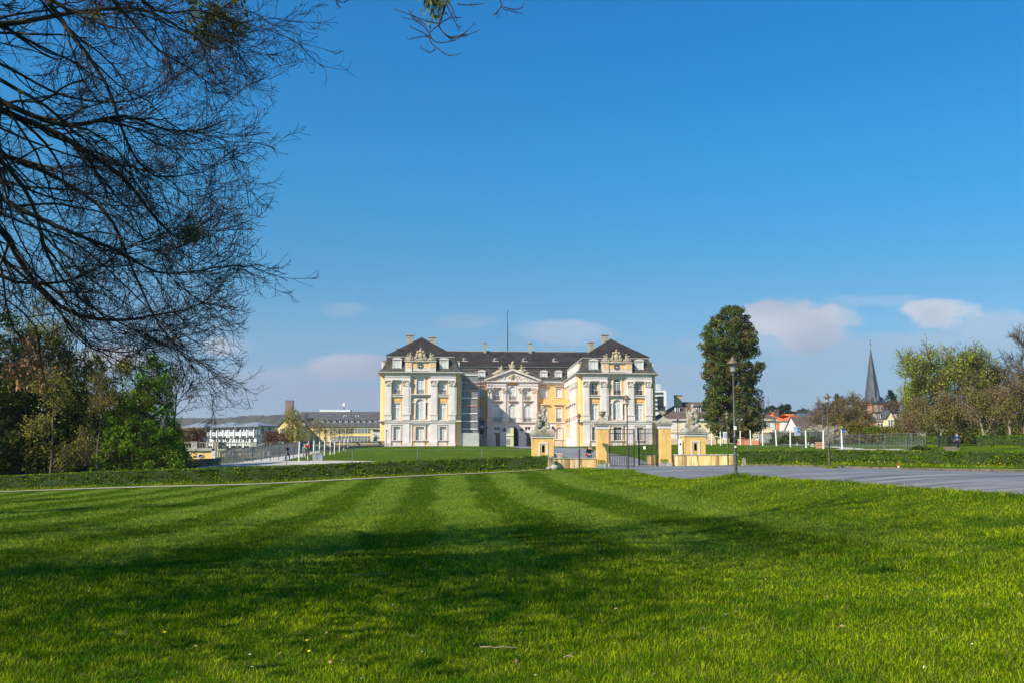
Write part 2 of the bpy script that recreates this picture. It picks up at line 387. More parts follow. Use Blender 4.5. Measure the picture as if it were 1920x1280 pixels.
M_road = mat('road_asphalt', (0.145, 0.15, 0.16), (0.245, 0.25, 0.262), rough=0.8, scale=0.5, stretch=(0.35, 1.6, 1), bump=0.6, bscale=9,
             stain=((0.085, 0.09, 0.105), 1.3, 0.46, 0.85, (0.25, 1.5, 1)), spec=0.25)
M_cobble = mat('cobbled_drive', (0.16, 0.165, 0.17), (0.24, 0.24, 0.245), scale=0.6, bump=0.3, bscale=12, stretch=(1, .4, 1))
M_gravel = mat('pale_gravel', (0.42, 0.39, 0.34), (0.52, 0.48, 0.42), scale=1.2, bump=0.2, bscale=20)
M_path = mat('beaten_path', (0.30, 0.26, 0.19), (0.42, 0.37, 0.29), scale=1.2, bump=0.2, bscale=20)
M_earth = mat('brown_earth', (0.14, 0.10, 0.06), (0.22, 0.16, 0.10), scale=2, bump=.4)
# carriageway from the right foreground round to the gate
sheet('road', [(20.0, 8), (16, 14), (13.4, 19), (12.3, 24), (11.2, 31), (9.5, 42), (7.8, 66), (5.4, 77), (4.4, 82.5)], [(75, 30), (70, 40), (60, 52), (31, 61), (24, 65.5), (17, 74), (15.4, 82.5)], M_road, 0.025, 60)
ax = lambda d: 10.4 - .0615 * (d - 85)
sheet('drive', [(ax(82) - 2.6, 82), (ax(100) - 3, 100), (ax(228) - 3.5, 228), (ax(250) - 4, 251)], [(ax(82) + 2.6, 82), (ax(100) + 3, 100), (ax(228) + 3.5, 228), (ax(250) + 4, 251)], M_cobble, 0.03, 10)
sheet('forecourt_walk', [(-38, 222.0), (-14, 223.4), (0, 224.5), (34, 226.5)], [(-38, 227), (-14, 228), (0, 252), (34, 234)], M_gravel, 0.05, 20)
sheet('gravel_walk', [(-15, 92.6), (-13, 97), (-24, 103), (-26.5, 118), (-33, 160), (-38, 215)], [(-29, 92.6), (-30, 97), (-32, 103), (-33, 118), (-39, 160), (-44, 222)], M_gravel, 0.04, 12)
sheet('gravel_walk', [(22, 96.5), (34, 97.5), (38.0, 108), (39, 150)], [(22, 99), (31.5, 101), (36.2, 110), (37.5, 150)], M_gravel, 0.04, 8)
sheet('ramp_walk', [(32, 93.0), (39, 96.5)], [(32, 99), (39, 101)], M_gravel, 0.25, 8)
sheet('footpath', [(-75, 76.0), (-40, 77.7), (-20, 78.4), (0, 80.4), (5.2, 83.5)], [(-75, 74.8), (-40, 76.7), (-20, 77.4), (0, 79.3), (5.3, 82.0)], M_path, 0.05, 5)
sheet('footpath', [(26.5, 66.2), (45, 61.2), (70, 56)], [(26.3, 65.7), (45, 60.8), (70, 55.5)], M_path, 0.05, 3)
sheet('earth_path', [(40.2, 96), (45, 104), (48.2, 112)], [(42, 96), (46.6, 104), (49.8, 112)], M_earth, 0.05, 4)
# kerb on the far side of the carriageway
M_kerb = mat('kerb_stone', (0.09, 0.07, 0.05), (0.17, 0.135, 0.10), scale=3, bump=.3)
kp = np.array([(17.2, 74.4), (24.2, 65.9), (31.2, 61.4), (60.2, 52.4), (75, 42)])
dd = np.concatenate([[0], np.cumsum(np.linalg.norm(np.diff(kp, axis=0), axis=1))]); kt = np.arange(0, dd[-1], 1.0)
kx = np.interp(kt, dd, kp[:, 0]); ky = np.interp(kt, dd, kp[:, 1]); kz = T(kx, ky)
kb = MB()
for a in range(len(kt) - 1):
    ang = math.atan2(ky[a + 1] - ky[a], kx[a + 1] - kx[a]); L_ = math.hypot(ky[a + 1] - ky[a], kx[a + 1] - kx[a])
    kb.M = rotM(kx[a], ky[a], kz[a], ang); kb.box(0, L_ - .015, -.08, .08, -.1, .13 + .012 * ((a * 7) % 3 - 1), M_kerb)
tag(kb.build('kerb'), kind='structure')

M_daisy = mat('daisy_white', (0.75, 0.75, 0.72)); M_litter = mat('leaf_litter', (0.20, 0.12, 0.06), (0.34, 0.22, 0.12), scale=9, island=.7)
rd = np.random.RandomState(9); N = 420; q = np.exp(rd.uniform(math.log(6), math.log(40), N)); a_ = rd.uniform(-.55, .55, N); fx0, fy0 = q * np.sin(a_), q * np.cos(a_)
k_ = fx0 < 8; fx0, fy0 = fx0[k_], fy0[k_]; g_ = MB(); p_ = np.stack([fx0, fy0, T(fx0, fy0) + .035], 1); h_ = len(p_) // 2
g_.leaves(p_[:h_], .010, M_daisy, rd, flat=.9, aspect=1); tag(g_.build('daisies'), 'tiny white daisies scattered through the lawn', 'daisies', kind='stuff')
g_ = MB(); g_.leaves(p_[h_:] - [0, 0, .012], .022, M_litter, rd, flat=.5); tag(g_.build('leaf_litter'), 'small withered brown leaves scattered over the lawn', 'leaf litter', kind='stuff')
# ================================================================ PALACE
M_white = mat('white_plaster', (0.66, 0.60, 0.585), (0.74, 0.675, 0.655), scale=0.5, stain=((0.48, 0.45, 0.42), 0.9, 0.54, 0.5, (1.3, 1.3, .25)), bump=.05)
M_cream = mat('cream_stone', (0.54, 0.48, 0.43), (0.65, 0.59, 0.54), scale=1.2, stain=((0.30, 0.26, 0.20), 1.5, 0.55, 0.5, (1, 1, .4)))
M_ochre = mat('ochre_plaster', (0.79, 0.44, 0.15), (0.80, 0.50, 0.21), scale=0.4, stain=((0.55, 0.34, 0.13), 0.8, 0.58, 0.35, (1, 1, .3)))
M_slate = mat('roof_slate', (0.026, 0.023, 0.024), (0.046, 0.041, 0.039), scale=0.5, detail=6, rough=.85, spec=.1, stain=((0.10, 0.09, 0.06), 0.35, 0.60, 0.4), bump=.2, bscale=5)
M_slate2 = mat('mansard_slate', (0.050, 0.048, 0.045), (0.095, 0.092, 0.083), scale=1.2, detail=6, rough=.8, spec=.1, stain=((0.05, 0.055, 0.05), 0.5, 0.5, 0.7, (1, 1, .5)), bump=.2, bscale=5)
M_lead = mat('lead_band', (0.28, 0.27, 0.25), (0.36, 0.34, 0.31), scale=1, rough=.6)
M_gutter = mat('green_copper_gutter', (0.06, 0.09, 0.08), (0.10, 0.13, 0.10), scale=1.5)
M_stone = mat('weathered_stone', (0.20, 0.185, 0.135), (0.38, 0.35, 0.28), scale=1.6, detail=6, bump=.4, lo=.3, hi=.6, stain=((0.10, 0.09, 0.055), 1.6, 0.50, 0.75))
M_stone2 = mat('attic_sculpture_stone', (0.24, 0.20, 0.135), (0.44, 0.39, 0.31), scale=1.8, detail=6, stain=((0.26, 0.18, 0.07), 1.6, 0.52, 0.6), bump=.4)
M_gilt = mat('gilded_shield', (0.36, 0.26, 0.11), (0.50, 0.42, 0.26), scale=2, rough=.5)
M_frame = mat('white_window_paint', (0.78, 0.78, 0.76), rough=.5)
M_glass = mat('curtained_glass', (0.46, 0.49, 0.50), (0.62, 0.64, 0.63), scale=0.7, rough=.12, spec=.6)
M_glassd = mat('dark_glass', (0.035, 0.04, 0.05), (0.07, 0.07, 0.07), scale=0.8, rough=.1, spec=.6)
M_chim = mat('chimney_stone', (0.30, 0.27, 0.22), (0.42, 0.39, 0.33), scale=2, detail=6, bump=.3)
M_iron = mat('dark_iron', (0.035, 0.037, 0.045), (0.05, 0.052, 0.06), scale=3, rough=.55, metal=.3)
M_tan = mat('brown_strip', (0.20, 0.12, 0.05), (0.28, 0.17, 0.08), scale=1)  # flat dark brown strips on the wall face, no recess is cut
PZ = 3.75
palace = thing('palace', 'large yellow and white baroque palace with two projecting wings and slate mansard roofs', 'palace', (1.6, 228, PZ), 0.068)
hL = lambda py: Zp(py, 226) - PZ
hC = lambda py: Zp(py, 251) - PZ
def fr(x, y, ang): return rotM(x, y, 0, ang)       # facade frame: u right, -y outwards
def wall_holes(mb, u0, u1, z0, z1, w, dep, holes, m, mr=None, arch=()):
    """plaster skin standing w proud of the facade plane, with rectangular openings and reveals dep deep"""
    us = sorted(set([u0, u1] + [h[0] for h in holes] + [h[1] for h in holes])); us = [u for u in us if u0 <= u <= u1]
    zs = sorted(set([z0, z1] + [h[2] for h in holes] + [h[3] for h in holes])); zs = [z for z in zs if z0 <= z <= z1]
    for a in range(len(us) - 1):
        run = None
        for b in range(len(zs) - 1):
            cu, cz = (us[a] + us[a + 1]) / 2, (zs[b] + zs[b + 1]) / 2
            inh = any(h[0] < cu < h[1] and h[2] < cz < h[3] for h in holes)
            if not inh:
                if run is None: run = zs[b]
            if inh or b == len(zs) - 2:
                if run is not None:
                    top = zs[b] if inh else zs[b + 1]
                    mb.add([(us[a], -w, run), (us[a + 1], -w, run), (us[a + 1], -w, top), (us[a], -w, top)], [(0, 1, 2, 3)], m)
                    run = None
    for h in holes:
        x0, x1, a0, a1 = h[:4]; y0, y1 = -w, -w + dep
        mr_ = mr or m
        mb.add([(x0, y0, a0), (x0, y1, a0), (x0, y1, a1), (x0, y0, a1)], [(0, 1, 2, 3)], mr_)
        mb.add([(x1, y0, a0), (x1, y1, a0), (x1, y1, a1), (x1, y0, a1)], [(3, 2, 1, 0)], mr_)
        mb.add([(x0, y0, a1), (x1, y0, a1), (x1, y1, a1), (x0, y1, a1)], [(3, 2, 1, 0)], mr_)
        mb.add([(x0, y0, a0), (x1, y0, a0), (x1, y1, a0), (x0, y1, a0)], [(0, 1, 2, 3)], mr_)
        if len(h) > 4 and h[4]:              # arched head: fill the two spandrels
            rr = (x1 - x0) / 2; cx = (x0 + x1) / 2; cz = a1 - rr; K = 10
            for sgn in (-1, 1):
                pts = [(cx + sgn * rr, a1)] + [(cx + sgn * rr * math.sin(t), cz + rr * math.cos(t)) for t in np.linspace(0, math.pi / 2, K)]
                for q in range(1, len(pts) - 1):
                    tri = [(pts[0][0], y0 , pts[0][1]), (pts[q][0], y0, pts[q][1]), (pts[q + 1][0], y0, pts[q + 1][1])]
                    mb.add(tri, [(0, 1, 2) if sgn > 0 else (2, 1, 0)], m)
                    mb.add([(pts[q][0], y0, pts[q][1]), (pts[q + 1][0], y0, pts[q + 1][1]), (pts[q + 1][0], y1, pts[q + 1][1]), (pts[q][0], y1, pts[q][1])], [(0, 1, 2, 3)], mr_)
    for (x0, x1, a0, a1) in [(u0, u0, z0, z1), (u1, u1, z0, z1)]:       # outer edges of the skin
        mb.add([(x0, -w, a0), (x0, -w + dep, a0), (x0, -w + dep, a1), (x0, -w, a1)], [(0, 1, 2, 3)], m)
    mb.add([(u0, -w, z1), (u1, -w, z1), (u1, -w + dep, z1), (u0, -w + dep, z1)], [(0, 1, 2, 3)], m)
_wc = {}
def window_mesh(w_, h_, arch=False, nx=4, ny=5, dark=False, rail=0.72, glass=None, frame=None, bal=False):
    key = (round(w_, 2), round(h_, 2), arch, nx, ny, dark, rail, bal)
    if key in _wc and glass is None: return _wc[key]
    fm = frame or M_frame
    f = MB(); p = MB(); hw = w_ / 2; rr = hw
    hz = h_ - rr if arch else h_
    t = 0.09
    f.box(-hw, -hw + t, -.08, 0, 0, hz, fm); f.box(hw - t, hw, -.08, 0, 0, hz, fm)
    f.box(-hw + t, hw - t, -.08, 0, 0, t, fm)
    if arch:
        K = 12
        for q in range(K):
            a0, a1 = math.pi * q / K, math.pi * (q + 1) / K
            pts = [(rr * math.cos(a0), hz + rr * math.sin(a0)), (rr * math.cos(a1), hz + rr * math.sin(a1)), ((rr - t) * math.cos(a1), hz + (rr - t) * math.sin(a1)), ((rr - t) * math.cos(a0), hz + (rr - t) * math.sin(a0))]
            f.prism(pts, -.08, 0, fm)
        for a in (math.pi / 4, math.pi / 2, 3 * math.pi / 4): f.bar((0, -.05, hz), ((rr - t) * math.cos(a), -.05, hz + (rr - t) * math.sin(a)), .035, fm)
        f.box(-hw + t, hw - t, -.10, 0, hz - .05, hz + .07, fm)
        p.add([(-hw, -.015, 0), (hw, -.015, 0)] + [(rr * math.cos(a), -.015, hz + rr * math.sin(a)) for a in np.linspace(0, math.pi, K + 1)], [list(range(K + 3))], glass or (M_glassd if dark else M_glass))
    else:
        f.box(-hw + t, hw - t, -.08, 0, hz - t, hz, fm)
        p.add([(-hw, -.015, 0), (hw, -.015, 0), (hw, -.015, h_), (-hw, -.015, h_)], [(0, 1, 2, 3)], glass or (M_glassd if dark else M_glass))
    f.box(-.075, .075, -.09, -.002, t, hz - (0 if arch else t), fm)
    if rail: f.box(-hw + t, hw - t, -.10, -.003, hz * rail - .06, hz * rail + .06, fm)
    for q in range(1, nx):
        if q * 2 != nx: x = -hw + w_ * q / nx; f.box(x - .03, x + .03, -.05, -.004, t, hz - t * (not arch), fm)
    for q in range(1, ny): z = hz * q / ny; f.box(-hw + t, hw - t, -.045, -.005, z - .025, z + .025, fm)
    if bal:
        for q in range(9): x = -hw + w_ * (q + .5) / 9; f.box(x - .02, x + .02, -.3, -.26, 0, .95, M_iron)
        f.box(-hw, hw, -.32, -.24, .93, 1.0, M_iron)
    r_ = (f.mesh('window'), p.mesh('pane'))
    if glass is None: _wc[key] = r_
    return r_
def put_window(parent, x, y, z, ang=0, *a, **k):
    f, p = window_mesh(*a, **k)
    o = bpy.data.objects.new('window', f); C.objects.link(o); o.parent = parent; o.location = (x, y, z); o.rotation_euler.z = ang
    g = bpy.data.objects.new('pane', p); C.objects.link(g); g.parent = o
    return o
z_cor, z_ent, z_cap = hL(697.5), hL(712), hL(723)
z_sc = hL(789.5); z_top2, z_bot2 = hL(755), hL(785); z_top3, z_bot3 = hL(715), hL(738)
z_t1, z_b1 = hL(799), hL(824)
WD = 34.0
def capital(mb, cx, wd, z0, z1, y0, rs):
    mb.box(cx - wd / 2 - .05, cx + wd / 2 + .05, y0 - .18, y0 + .02, z0, z1 - .22, M_cream)
    mb.box(cx - wd / 2 - .25, cx + wd / 2 + .25, y0 - .38, y0 + .02, z1 - .2, z1 - .003, M_cream)
    for q in range(14):
        mb.blob((cx + rs.uniform(-.5, .5) * wd, y0 - .2, z0 + rs.uniform(.1, .95) * (z1 - z0 - .25)), (.13, .14, .17), M_cream, seg=6, rings=4)
    for s in (-1, 1): mb.blob((cx + s * (wd / 2 + .08), y0 - .24, z1 - .42), (.22, .2, .22), M_cream, seg=8, rings=5)
def wing(cx, dark):
    HW = 9.07; rs = np.random.RandomState(5)
    wl = MB(); wl.M = fr(cx, 0, 0); fc = MB(); fc.M = wl.M
    wx = [-5.2, 0, 5.2]; U = 7.95
    holes_w = []
    for k, u in enumerate(wx):
        a = .95 if k == 1 else .74
        if k == 1: holes_w += [(u - .86, u + .86, z_bot3, hL(707), 1), (u - 1.0, u + 1.0, z_bot2, hL(747), 1), (u - .95, u + .95, z_b1, z_t1)]
        else: holes_w += [(u - a, u + a, z_bot3, z_top3), (u - a, u + a, z_bot2, z_top2), (u - a, u + a, z_b1, z_t1)]
    wall_holes(wl, -U - .15, U + .15, 0, z_cor, 0, .28, holes_w, M_ochre)
    for s in (-1, 1):               # rounded corners and the flanks
        K = 6
        for q in range(K):
            a0, a1 = math.pi / 2 * q / K, math.pi / 2 * (q + 1) / K; R_ = HW - U - .15
            f = lambda a: (s * (U + .15 + R_ * math.sin(a)), R_ - R_ * math.cos(a))
            wl.add([(*f(a0), 0), (*f(a1), 0), (*f(a1), z_cor), (*f(a0), z_cor)], [(0, 1, 2, 3) if s > 0 else (3, 2, 1, 0)], M_ochre, True)
    # outer flank plain wall, back
    s_out = -1 if cx < 0 else 1
    wl.add([(s_out * HW, HW - U - .15, 0), (s_out * HW, WD, 0), (s_out * HW, WD, z_cor), (s_out * HW, HW - U - .15, z_cor)], [(0, 1, 2, 3) if s_out > 0 else (3, 2, 1, 0)], M_ochre)
    wl.add([(-HW, WD, 0), (HW, WD, 0), (HW, WD, z_cor), (-HW, WD, z_cor)], [(3, 2, 1, 0)], M_ochre)
    # white facing, first layer (with the ochre panels left open)
    ph = []
    for k, u in enumerate(wx):
        a = 1.75 if k == 1 else 1.25
        ph += [(u - a, u + a, hL(737.6 if k == 1 else 738.5), hL(705.5 if k == 1 else 713)), (u - a, u + a, hL(786), hL(743.5)), (u - a, u + a, hL(834.5), hL(796))]
    wall_holes(fc, -U, U, 0, z_cor - .3, .18, .18, ph, M_white)
    sideh = [h for k, h in enumerate(ph) if k < 3]; wall_holes(fc, -U + .003, -2.35, 0, z_cor - .3, .36, .18, sideh, M_white)
    sideh = [h for k, h in enumerate(ph) if k >= 6]; wall_holes(fc, 2.35, U - .003, 0, z_cor - .3, .36, .18, sideh, M_white)
    wl.build('wall', palace); fc.build('white_facing', palace)
    # pilasters
    for k, (u, wd) in enumerate([(-7.2, 1.35), (-3.15, 1.45), (3.15, 1.45), (7.2, 1.35)]):
        pb = MB(); pb.M = wl.M
        pb.box(u - wd / 2, u + wd / 2, -.58, -.34, hL(777), z_cap, M_white)
        pb.box(u - wd / 2 + .22, u + wd / 2 - .22, -.61, -.583, hL(775), z_cap - .3, M_white)
        pb.box(u - wd / 2 - .12, u + wd / 2 + .12, -.72, -.34, z_sc + .3, hL(778), M_white)
        pb.box(u - wd / 2 - .2, u + wd / 2 + .2, -.82, -.34, hL(778), hL(776.2), M_cream)
        if k in (1, 3) : pb.box(u + wd / 2 + .02, u + wd / 2 + .32, -.48, -.34, z_sc + .3, z_cap, M_white)
        o = pb.build('pilaster', palace)
        cb = MB(); cb.M = wl.M; capital(cb, u, wd, z_cap, z_ent, -.5, rs); cb.build('capital', o)
    # entablature, string course, plinth
    en = MB(); en.M = wl.M
    for (a, b, w_) in [(-U - .1, -2.3, .62), (2.3, U + .1, .62), (-2.297, 2.297, .42)]:
        if a != -2.297:
            en.box(a, b, -w_, -.17, z_ent, hL(707), M_white); en.box(a - .08, b + .08, -w_ - .1, -.17, hL(706.9), hL(705.9), M_cream)
        en.box(a, b, -w_ + .05, -.17, hL(705.2 if abs(a) == abs(b) else 705.8), hL(701), M_white)
    en.build('frieze', palace)
    co = MB(); co.M = wl.M
    for (z0, z1, w_) in [(hL(701), hL(699.8), .75), (hL(699.8), hL(698.4), 1.0), (hL(698.4), hL(697.2), 1.2)]:
        co.box(-HW - w_ + .5, HW + w_ - .5, -w_, WD + .3, z0, z1 - .003, M_cream)
    co.build('cornice', palace)
    st = MB(); st.M = wl.M
    st.box(-HW - .25, HW + .25, -.62, WD, z_sc, z_sc + .3, M_cream); st.box(-U, U, -.5, -.17, z_sc - .35, z_sc - .003, M_white)
    st.build('string_course', palace)
    pl = MB(); pl.M = wl.M
    for a, b in [(-U - .1, wx[0] - 1.25), (wx[0] + 1.25, wx[1] - 1.75), (wx[1] + 1.75, wx[2] - 1.25), (wx[2] + 1.25, U + .1)]: pl.box(a, b, -.5, -.2, 0, hL(829), M_cream)
    pl.box(-U, U, -.4, -.02, 0, hL(834), M_cream)
    pl.build('plinth', palace)
    # surrounds, sills, panels, hoods
    su = MB(); su.M = wl.M
    for k, u in enumerate(wx):
        a = .95 if k == 1 else .74; b = 1.75 if k == 1 else 1.25
        wall_holes(su, u - a - .36, u + a + .36, z_b1 - .1, hL(795.2), .30, .3, [(u - a, u + a, z_b1, z_t1)], M_cream)
        su.box(u - b - .1, u + b + .1, -.5, -.02, hL(825.4), hL(824), M_cream)
        su.box(u - a - .2, u + a + .2, -.2, -.02, hL(834), hL(825.5), M_cream)
        su.box(u - b, u + b, -.42, -.02, hL(796), hL(795), M_cream)
        for (zt, zb) in ([(z_top3, z_bot3), (z_top2, z_bot2)] if k != 1 else []):
            wall_holes(su, u - a - .14, u + a + .14, zb - .02, zt + .16, .08, .08, [(u - a, u + a, zb, zt)], M_white)
        if k != 1:
            su.box(u - a, u + a, -.1, -.02, hL(752), hL(745.5), M_ochre)
            su.box(u - b + .02, u + b - .02, -.62 + .1, -.2, hL(740), hL(738.6), M_cream)
        else:
            wall_holes(su, u - 1.15, u + 1.15, z_bot3, hL(705.2), .09, .09, [(u - .86, u + .86, z_bot3, hL(707), 1)], M_white)
            wall_holes(su, u - 1.28, u + 1.28, z_bot2, hL(744.3), .12, .12, [(u - 1, u + 1, z_bot2, hL(747), 1)], M_white)
            su.box(u - 2.2, u + 2.2, -.72, -.2, hL(739.8), hL(738.2), M_cream)
            for s in (-1, 1):
                su.box(u + s * 1.14 - .12, u + s * 1.14 + .12, -.3, -.1, hL(785), hL(753.5), M_white)
                su.box(u + s * 1.5 - .1, u + s * 1.5 + .1, -.05, -.002, hL(777), hL(754.5), M_tan)
                su.box(u + s * 1.35 - .38, u + s * 1.35 + .38, -.33, -.002, hL(754.4), hL(753.2), M_white)
    su.build('window_surround', palace)
    for k, u in enumerate(wx):
        if k == 1:
            put_window(palace, cx + u, .22, z_bot3, 0, 1.72, hL(707) - z_bot3, True, 4, 6, dark, .0, bal=True)
            put_window(palace, cx + u, .22, z_bot2, 0, 2.0, hL(747) - z_bot2, True, 4, 7, False, .0)
            put_window(palace, cx + u, .22, z_b1, 0, 1.9, z_t1 - z_b1, False, 4, 5, dark)
        else:
            put_window(palace, cx + u, .22, z_bot3, 0, 1.48, z_top3 - z_bot3, False, 4, 5, dark, .0, bal=True)
            put_window(palace, cx + u, .22, z_bot2, 0, 1.48, z_top2 - z_bot2, False, 4, 7)
            put_window(palace, cx + u, .22, z_b1, 0, 1.48, z_t1 - z_b1, False, 4, 5, dark)
    # roof: flared mansard, lead band, hipped top
    rf = MB(); rf.M = wl.M
    prof = [(-.72, z_cor), (-.35, z_cor + .22), (.25, z_cor + .75), (.75, z_cor + 1.6), (1.1, z_cor + 2.6), (1.35, z_cor + 3.55)]
    def ringp(i_, z): return [(-HW + i_, i_, z), (HW - i_, i_, z), (HW - i_, WD - i_, z), (-HW + i_, WD - i_, z)]
    for (a, b) in zip(prof[:-1], prof[1:]):
        rf.add(ringp(*a) + ringp(*b), [(q, (q + 1) % 4, (q + 1) % 4 + 4, q + 4) for q in range(4)], M_gutter if a == prof[0] else M_slate2)
    i5, z5 = prof[-1]
    rf.box(-HW + i5 - .15, HW - i5 + .15, i5 - .15, WD - i5 + .15, z5 + .01, z5 + .42, M_lead)
    zt = z5 + .43; za = Zp(631.5, 234.0) - PZ; e = i5 - .3
    yr = 8.2
    rf.add([(-HW + e, e, zt), (HW - e, e, zt), (HW - e, WD - e, zt), (-HW + e, WD - e, zt), (0, yr, za), (0, WD - yr, za)],
           [(0, 1, 4), (2, 3, 5)], M_slate); rf.add([(-HW + e, e, zt), (HW - e, e, zt), (HW - e, WD - e, zt), (-HW + e, WD - e, zt), (0, yr, za), (0, WD - yr, za)], [(1, 2, 5, 4), (3, 0, 4, 5)], M_slate)
    rf.build('roof', palace)
    # attic with its sculpture
    at = MB(); at.M = wl.M
    z0, z1 = z_cor + .02, hL(677.5)
    at.box(-3.5, -1.95, -.45, 1.2, z0, z1, M_cream); at.box(1.95, 3.5, -.45, 1.2, z0, z1, M_cream)
    at.box(-1.947, 1.947, -.25, 1.2, z0, z1, M_cream)
    for a, b, w_ in [(-3.2, -2.75, .48), (-2.6, -2.1, .48), (-1.7, -.8, .28), (.8, 1.7, .28), (2.1, 2.6, .48), (2.75, 3.2, .48)]:
        at.box(a, b, -w_, -w_ + .1, z0 + 1.0, z1 - .3, M_ochre)
    at.box(-3.7, 3.7, -.65, 1.2, z1 + .003, z1 + .18, M_cream)
    att = at.build('attic_parapet', palace)
    ov = MB(); ov.M = wl.M
    ov.lathe([(.0, 0), (.55, 0), (.62, .05), (.62, .12)], M_glassd, k=20); v = ov.v[-1]
    vv = v - np.array([cx, 0, 0]); nv = np.stack([vv[:, 0] * 1.15 + cx, -.262 - vv[:, 2] * .4, vv[:, 1] + (z0 + z1) / 2 + .2], 1); ov.v[-1] = nv
    ov.box(-.6, .6, -.33, -.3, (z0 + z1) / 2 + .17, (z0 + z1) / 2 + .23, M_frame); ov.box(-.035, .035, -.335, -.3, (z0 + z1) / 2 - .3, (z0 + z1) / 2 + .7, M_frame)
    ov.build('oval_window', att)
    zs = z1 + .18
    for s in (-1, 1):
        g = MB(); g.M = wl.M; r2 = np.random.RandomState(11 + s)
        g.blob((s * 2.55, .2, zs + .35), (1.05, .6, .45), M_stone2, r2, .18)
        g.blob((s * 2.35, .15, zs + .95), (.42, .36, .62), M_stone2, r2, .1); g.blob((s * 2.3, .1, zs + 1.72), (.21, .22, .27), M_stone2)
        g.blob((s * 2.75, .1, zs + .8), (.5, .34, .3), M_stone2, r2, .15); g.blob((s * 3.15, .1, zs + .45), (.45, .34, .34), M_stone2, r2, .15)
        g.bar((s * 2.35, .0, zs + 1.35), (s * 2.0, -.1, zs + 1.0), .11, M_stone2, 6); g.bar((s * 2.35, .0, zs + 1.4), (s * 2.85, -.1, zs + 1.35), .1, M_stone2, 6)
        g.blob((s * 2.9, 0, zs + 1.35), (.25, .2, .22), M_stone2, r2, .1); g.blob((s * 1.85, 0, zs + .35), (.35, .3, .35), M_stone2, r2, .15)
        g.build('statue_group', att)
    g = MB(); g.M = wl.M; r2 = np.random.RandomState(3)
    g.blob((0, .15, zs + 1.25), (.62, .28, .95), M_gilt); g.blob((0, .25, zs + .35), (1.7, .5, .45), M_stone2, r2, .2)
    for s in (-1, 1):
        g.blob((s * .85, .15, zs + 1.1), (.32, .3, .75), M_stone2, r2, .15); g.blob((s * .6, .15, zs + 2.1), (.4, .3, .3), M_gilt, r2, .15)
        g.blob((s * 1.15, .15, zs + .55), (.35, .3, .5), M_stone2, r2, .15)
    g.blob((0, .15, zs + 2.3), (.45, .35, .3), M_gilt, r2, .1); g.blob((0, .15, zs + 2.7), (.25, .25, .25), M_stone2); g.bar((0, .15, zs + 2.7), (0, .15, zs + 3.2), .07, M_gilt, 5)
    g.build('coat_of_arms', att)
    # front dormers
    for s in (-1, 1): dormer(cx + s * 5.35, .35, hL(693.5), 0, 1.5, 2.4, hL(674) - hL(692))
    # dormers seen side-on along both flanks
    for k in range(6):
        y = 2.6 + k * 3.5
        dormer_side(cx - HW + .2, y, z_cor + .5, -math.pi / 2); dormer_side(cx + HW - .2, y, z_cor + .5, math.pi / 2)
def dormer(x, y, z, ang, w_, dep, h_, dark=False):
    d = MB(); hw = w_ / 2
    d.box(-hw - .3, -hw, 0, dep, 0, h_ + .1, M_cream); d.box(hw, hw + .3, 0, dep, 0, h_ + .1, M_cream)
    d.box(-hw - .3, hw + .3, 0, dep, h_ + .103, h_ + .25, M_cream); d.box(-hw - .4, hw + .4, -.1, .25, -.2, 0, M_cream)
    K = 8; top = [( (hw + .42) * math.cos(a), h_ + .26 + .5 * math.sin(a)) for a in np.linspace(0, math.pi, K)]
    d.prism(top, -.12, .2, M_cream); top2 = [((hw + .52) * math.cos(a), h_ + .25 + .62 * math.sin(a)) for a in np.linspace(0, math.pi, K)]
    d.prism(top2, .21, dep + .6, M_slate2)
    o = d.build('dormer', palace, (x, y, z), ang)
    put_window(o, 0, .12, 0.02, 0, w_, h_, False, 4, 4, dark, 0)
    return o
def dormer_side(x, y, z, ang):
    d = MB()
    d.box(-.8, .8, 0, 1.9, 0, 2.1, M_ochre); d.box(-.95, .95, -.1, 2.2, 2.103, 2.35, M_lead); d.box(-.85, -.6, -.05, .3, .05, 2.1, M_frame); d.box(.6, .85, -.05, .3, .05, 2.1, M_frame)
    d.box(-.595, .595, -.04, -.002, .15, 2.0, M_glass); d.box(-.05, .05, -.06, -.042, .15, 2.0, M_frame); d.box(-.595, .595, -.06, -.043, 1.2, 1.27, M_frame)
    return d.build('dormer', palace, (x, y, z), ang)
wing(-22.53, False); wing(22.7, True)
# chimneys
def chimney(x, y, z0, z1, w_, dd_, parent=palace, m=None, cap=.15):
    m = m or M_chim
    c = MB(); c.box(-w_ / 2, w_ / 2, -dd_ / 2, dd_ / 2, z0, z1, m); c.box(-w_ / 2 - cap, w_ / 2 + cap, -dd_ / 2 - cap, dd_ / 2 + cap, z1 + .002, z1 + .22, m); c.box(-w_ / 2 - .02, w_ / 2 + .02, -dd_ / 2, dd_ / 2, z1 - .7, z1 - .55, m)
    return c.build('chimney', parent, (x, y, 0))
zp = lambda py, d: Zp(py, d) - PZ
chimney(-25.4, 12, 20, zp(629.5, 238), 1.7, 1.3); chimney(-20.0, 13, 20, zp(633, 239), 1.6, 1.3)
chimney(22.3, 14, 20, zp(630, 244), 1.6, 1.3); chimney(20.4, 25, 20, zp(643.5, 255), 1.45, 1.2)
chimney(-28.6, 20, 18, zp(655, 248), .9, .9)
chimney(-6.6, 31, 22, zp(644, 259), .75, .8); chimney(5.3, 31, 22, zp(644, 259), .75, .8)
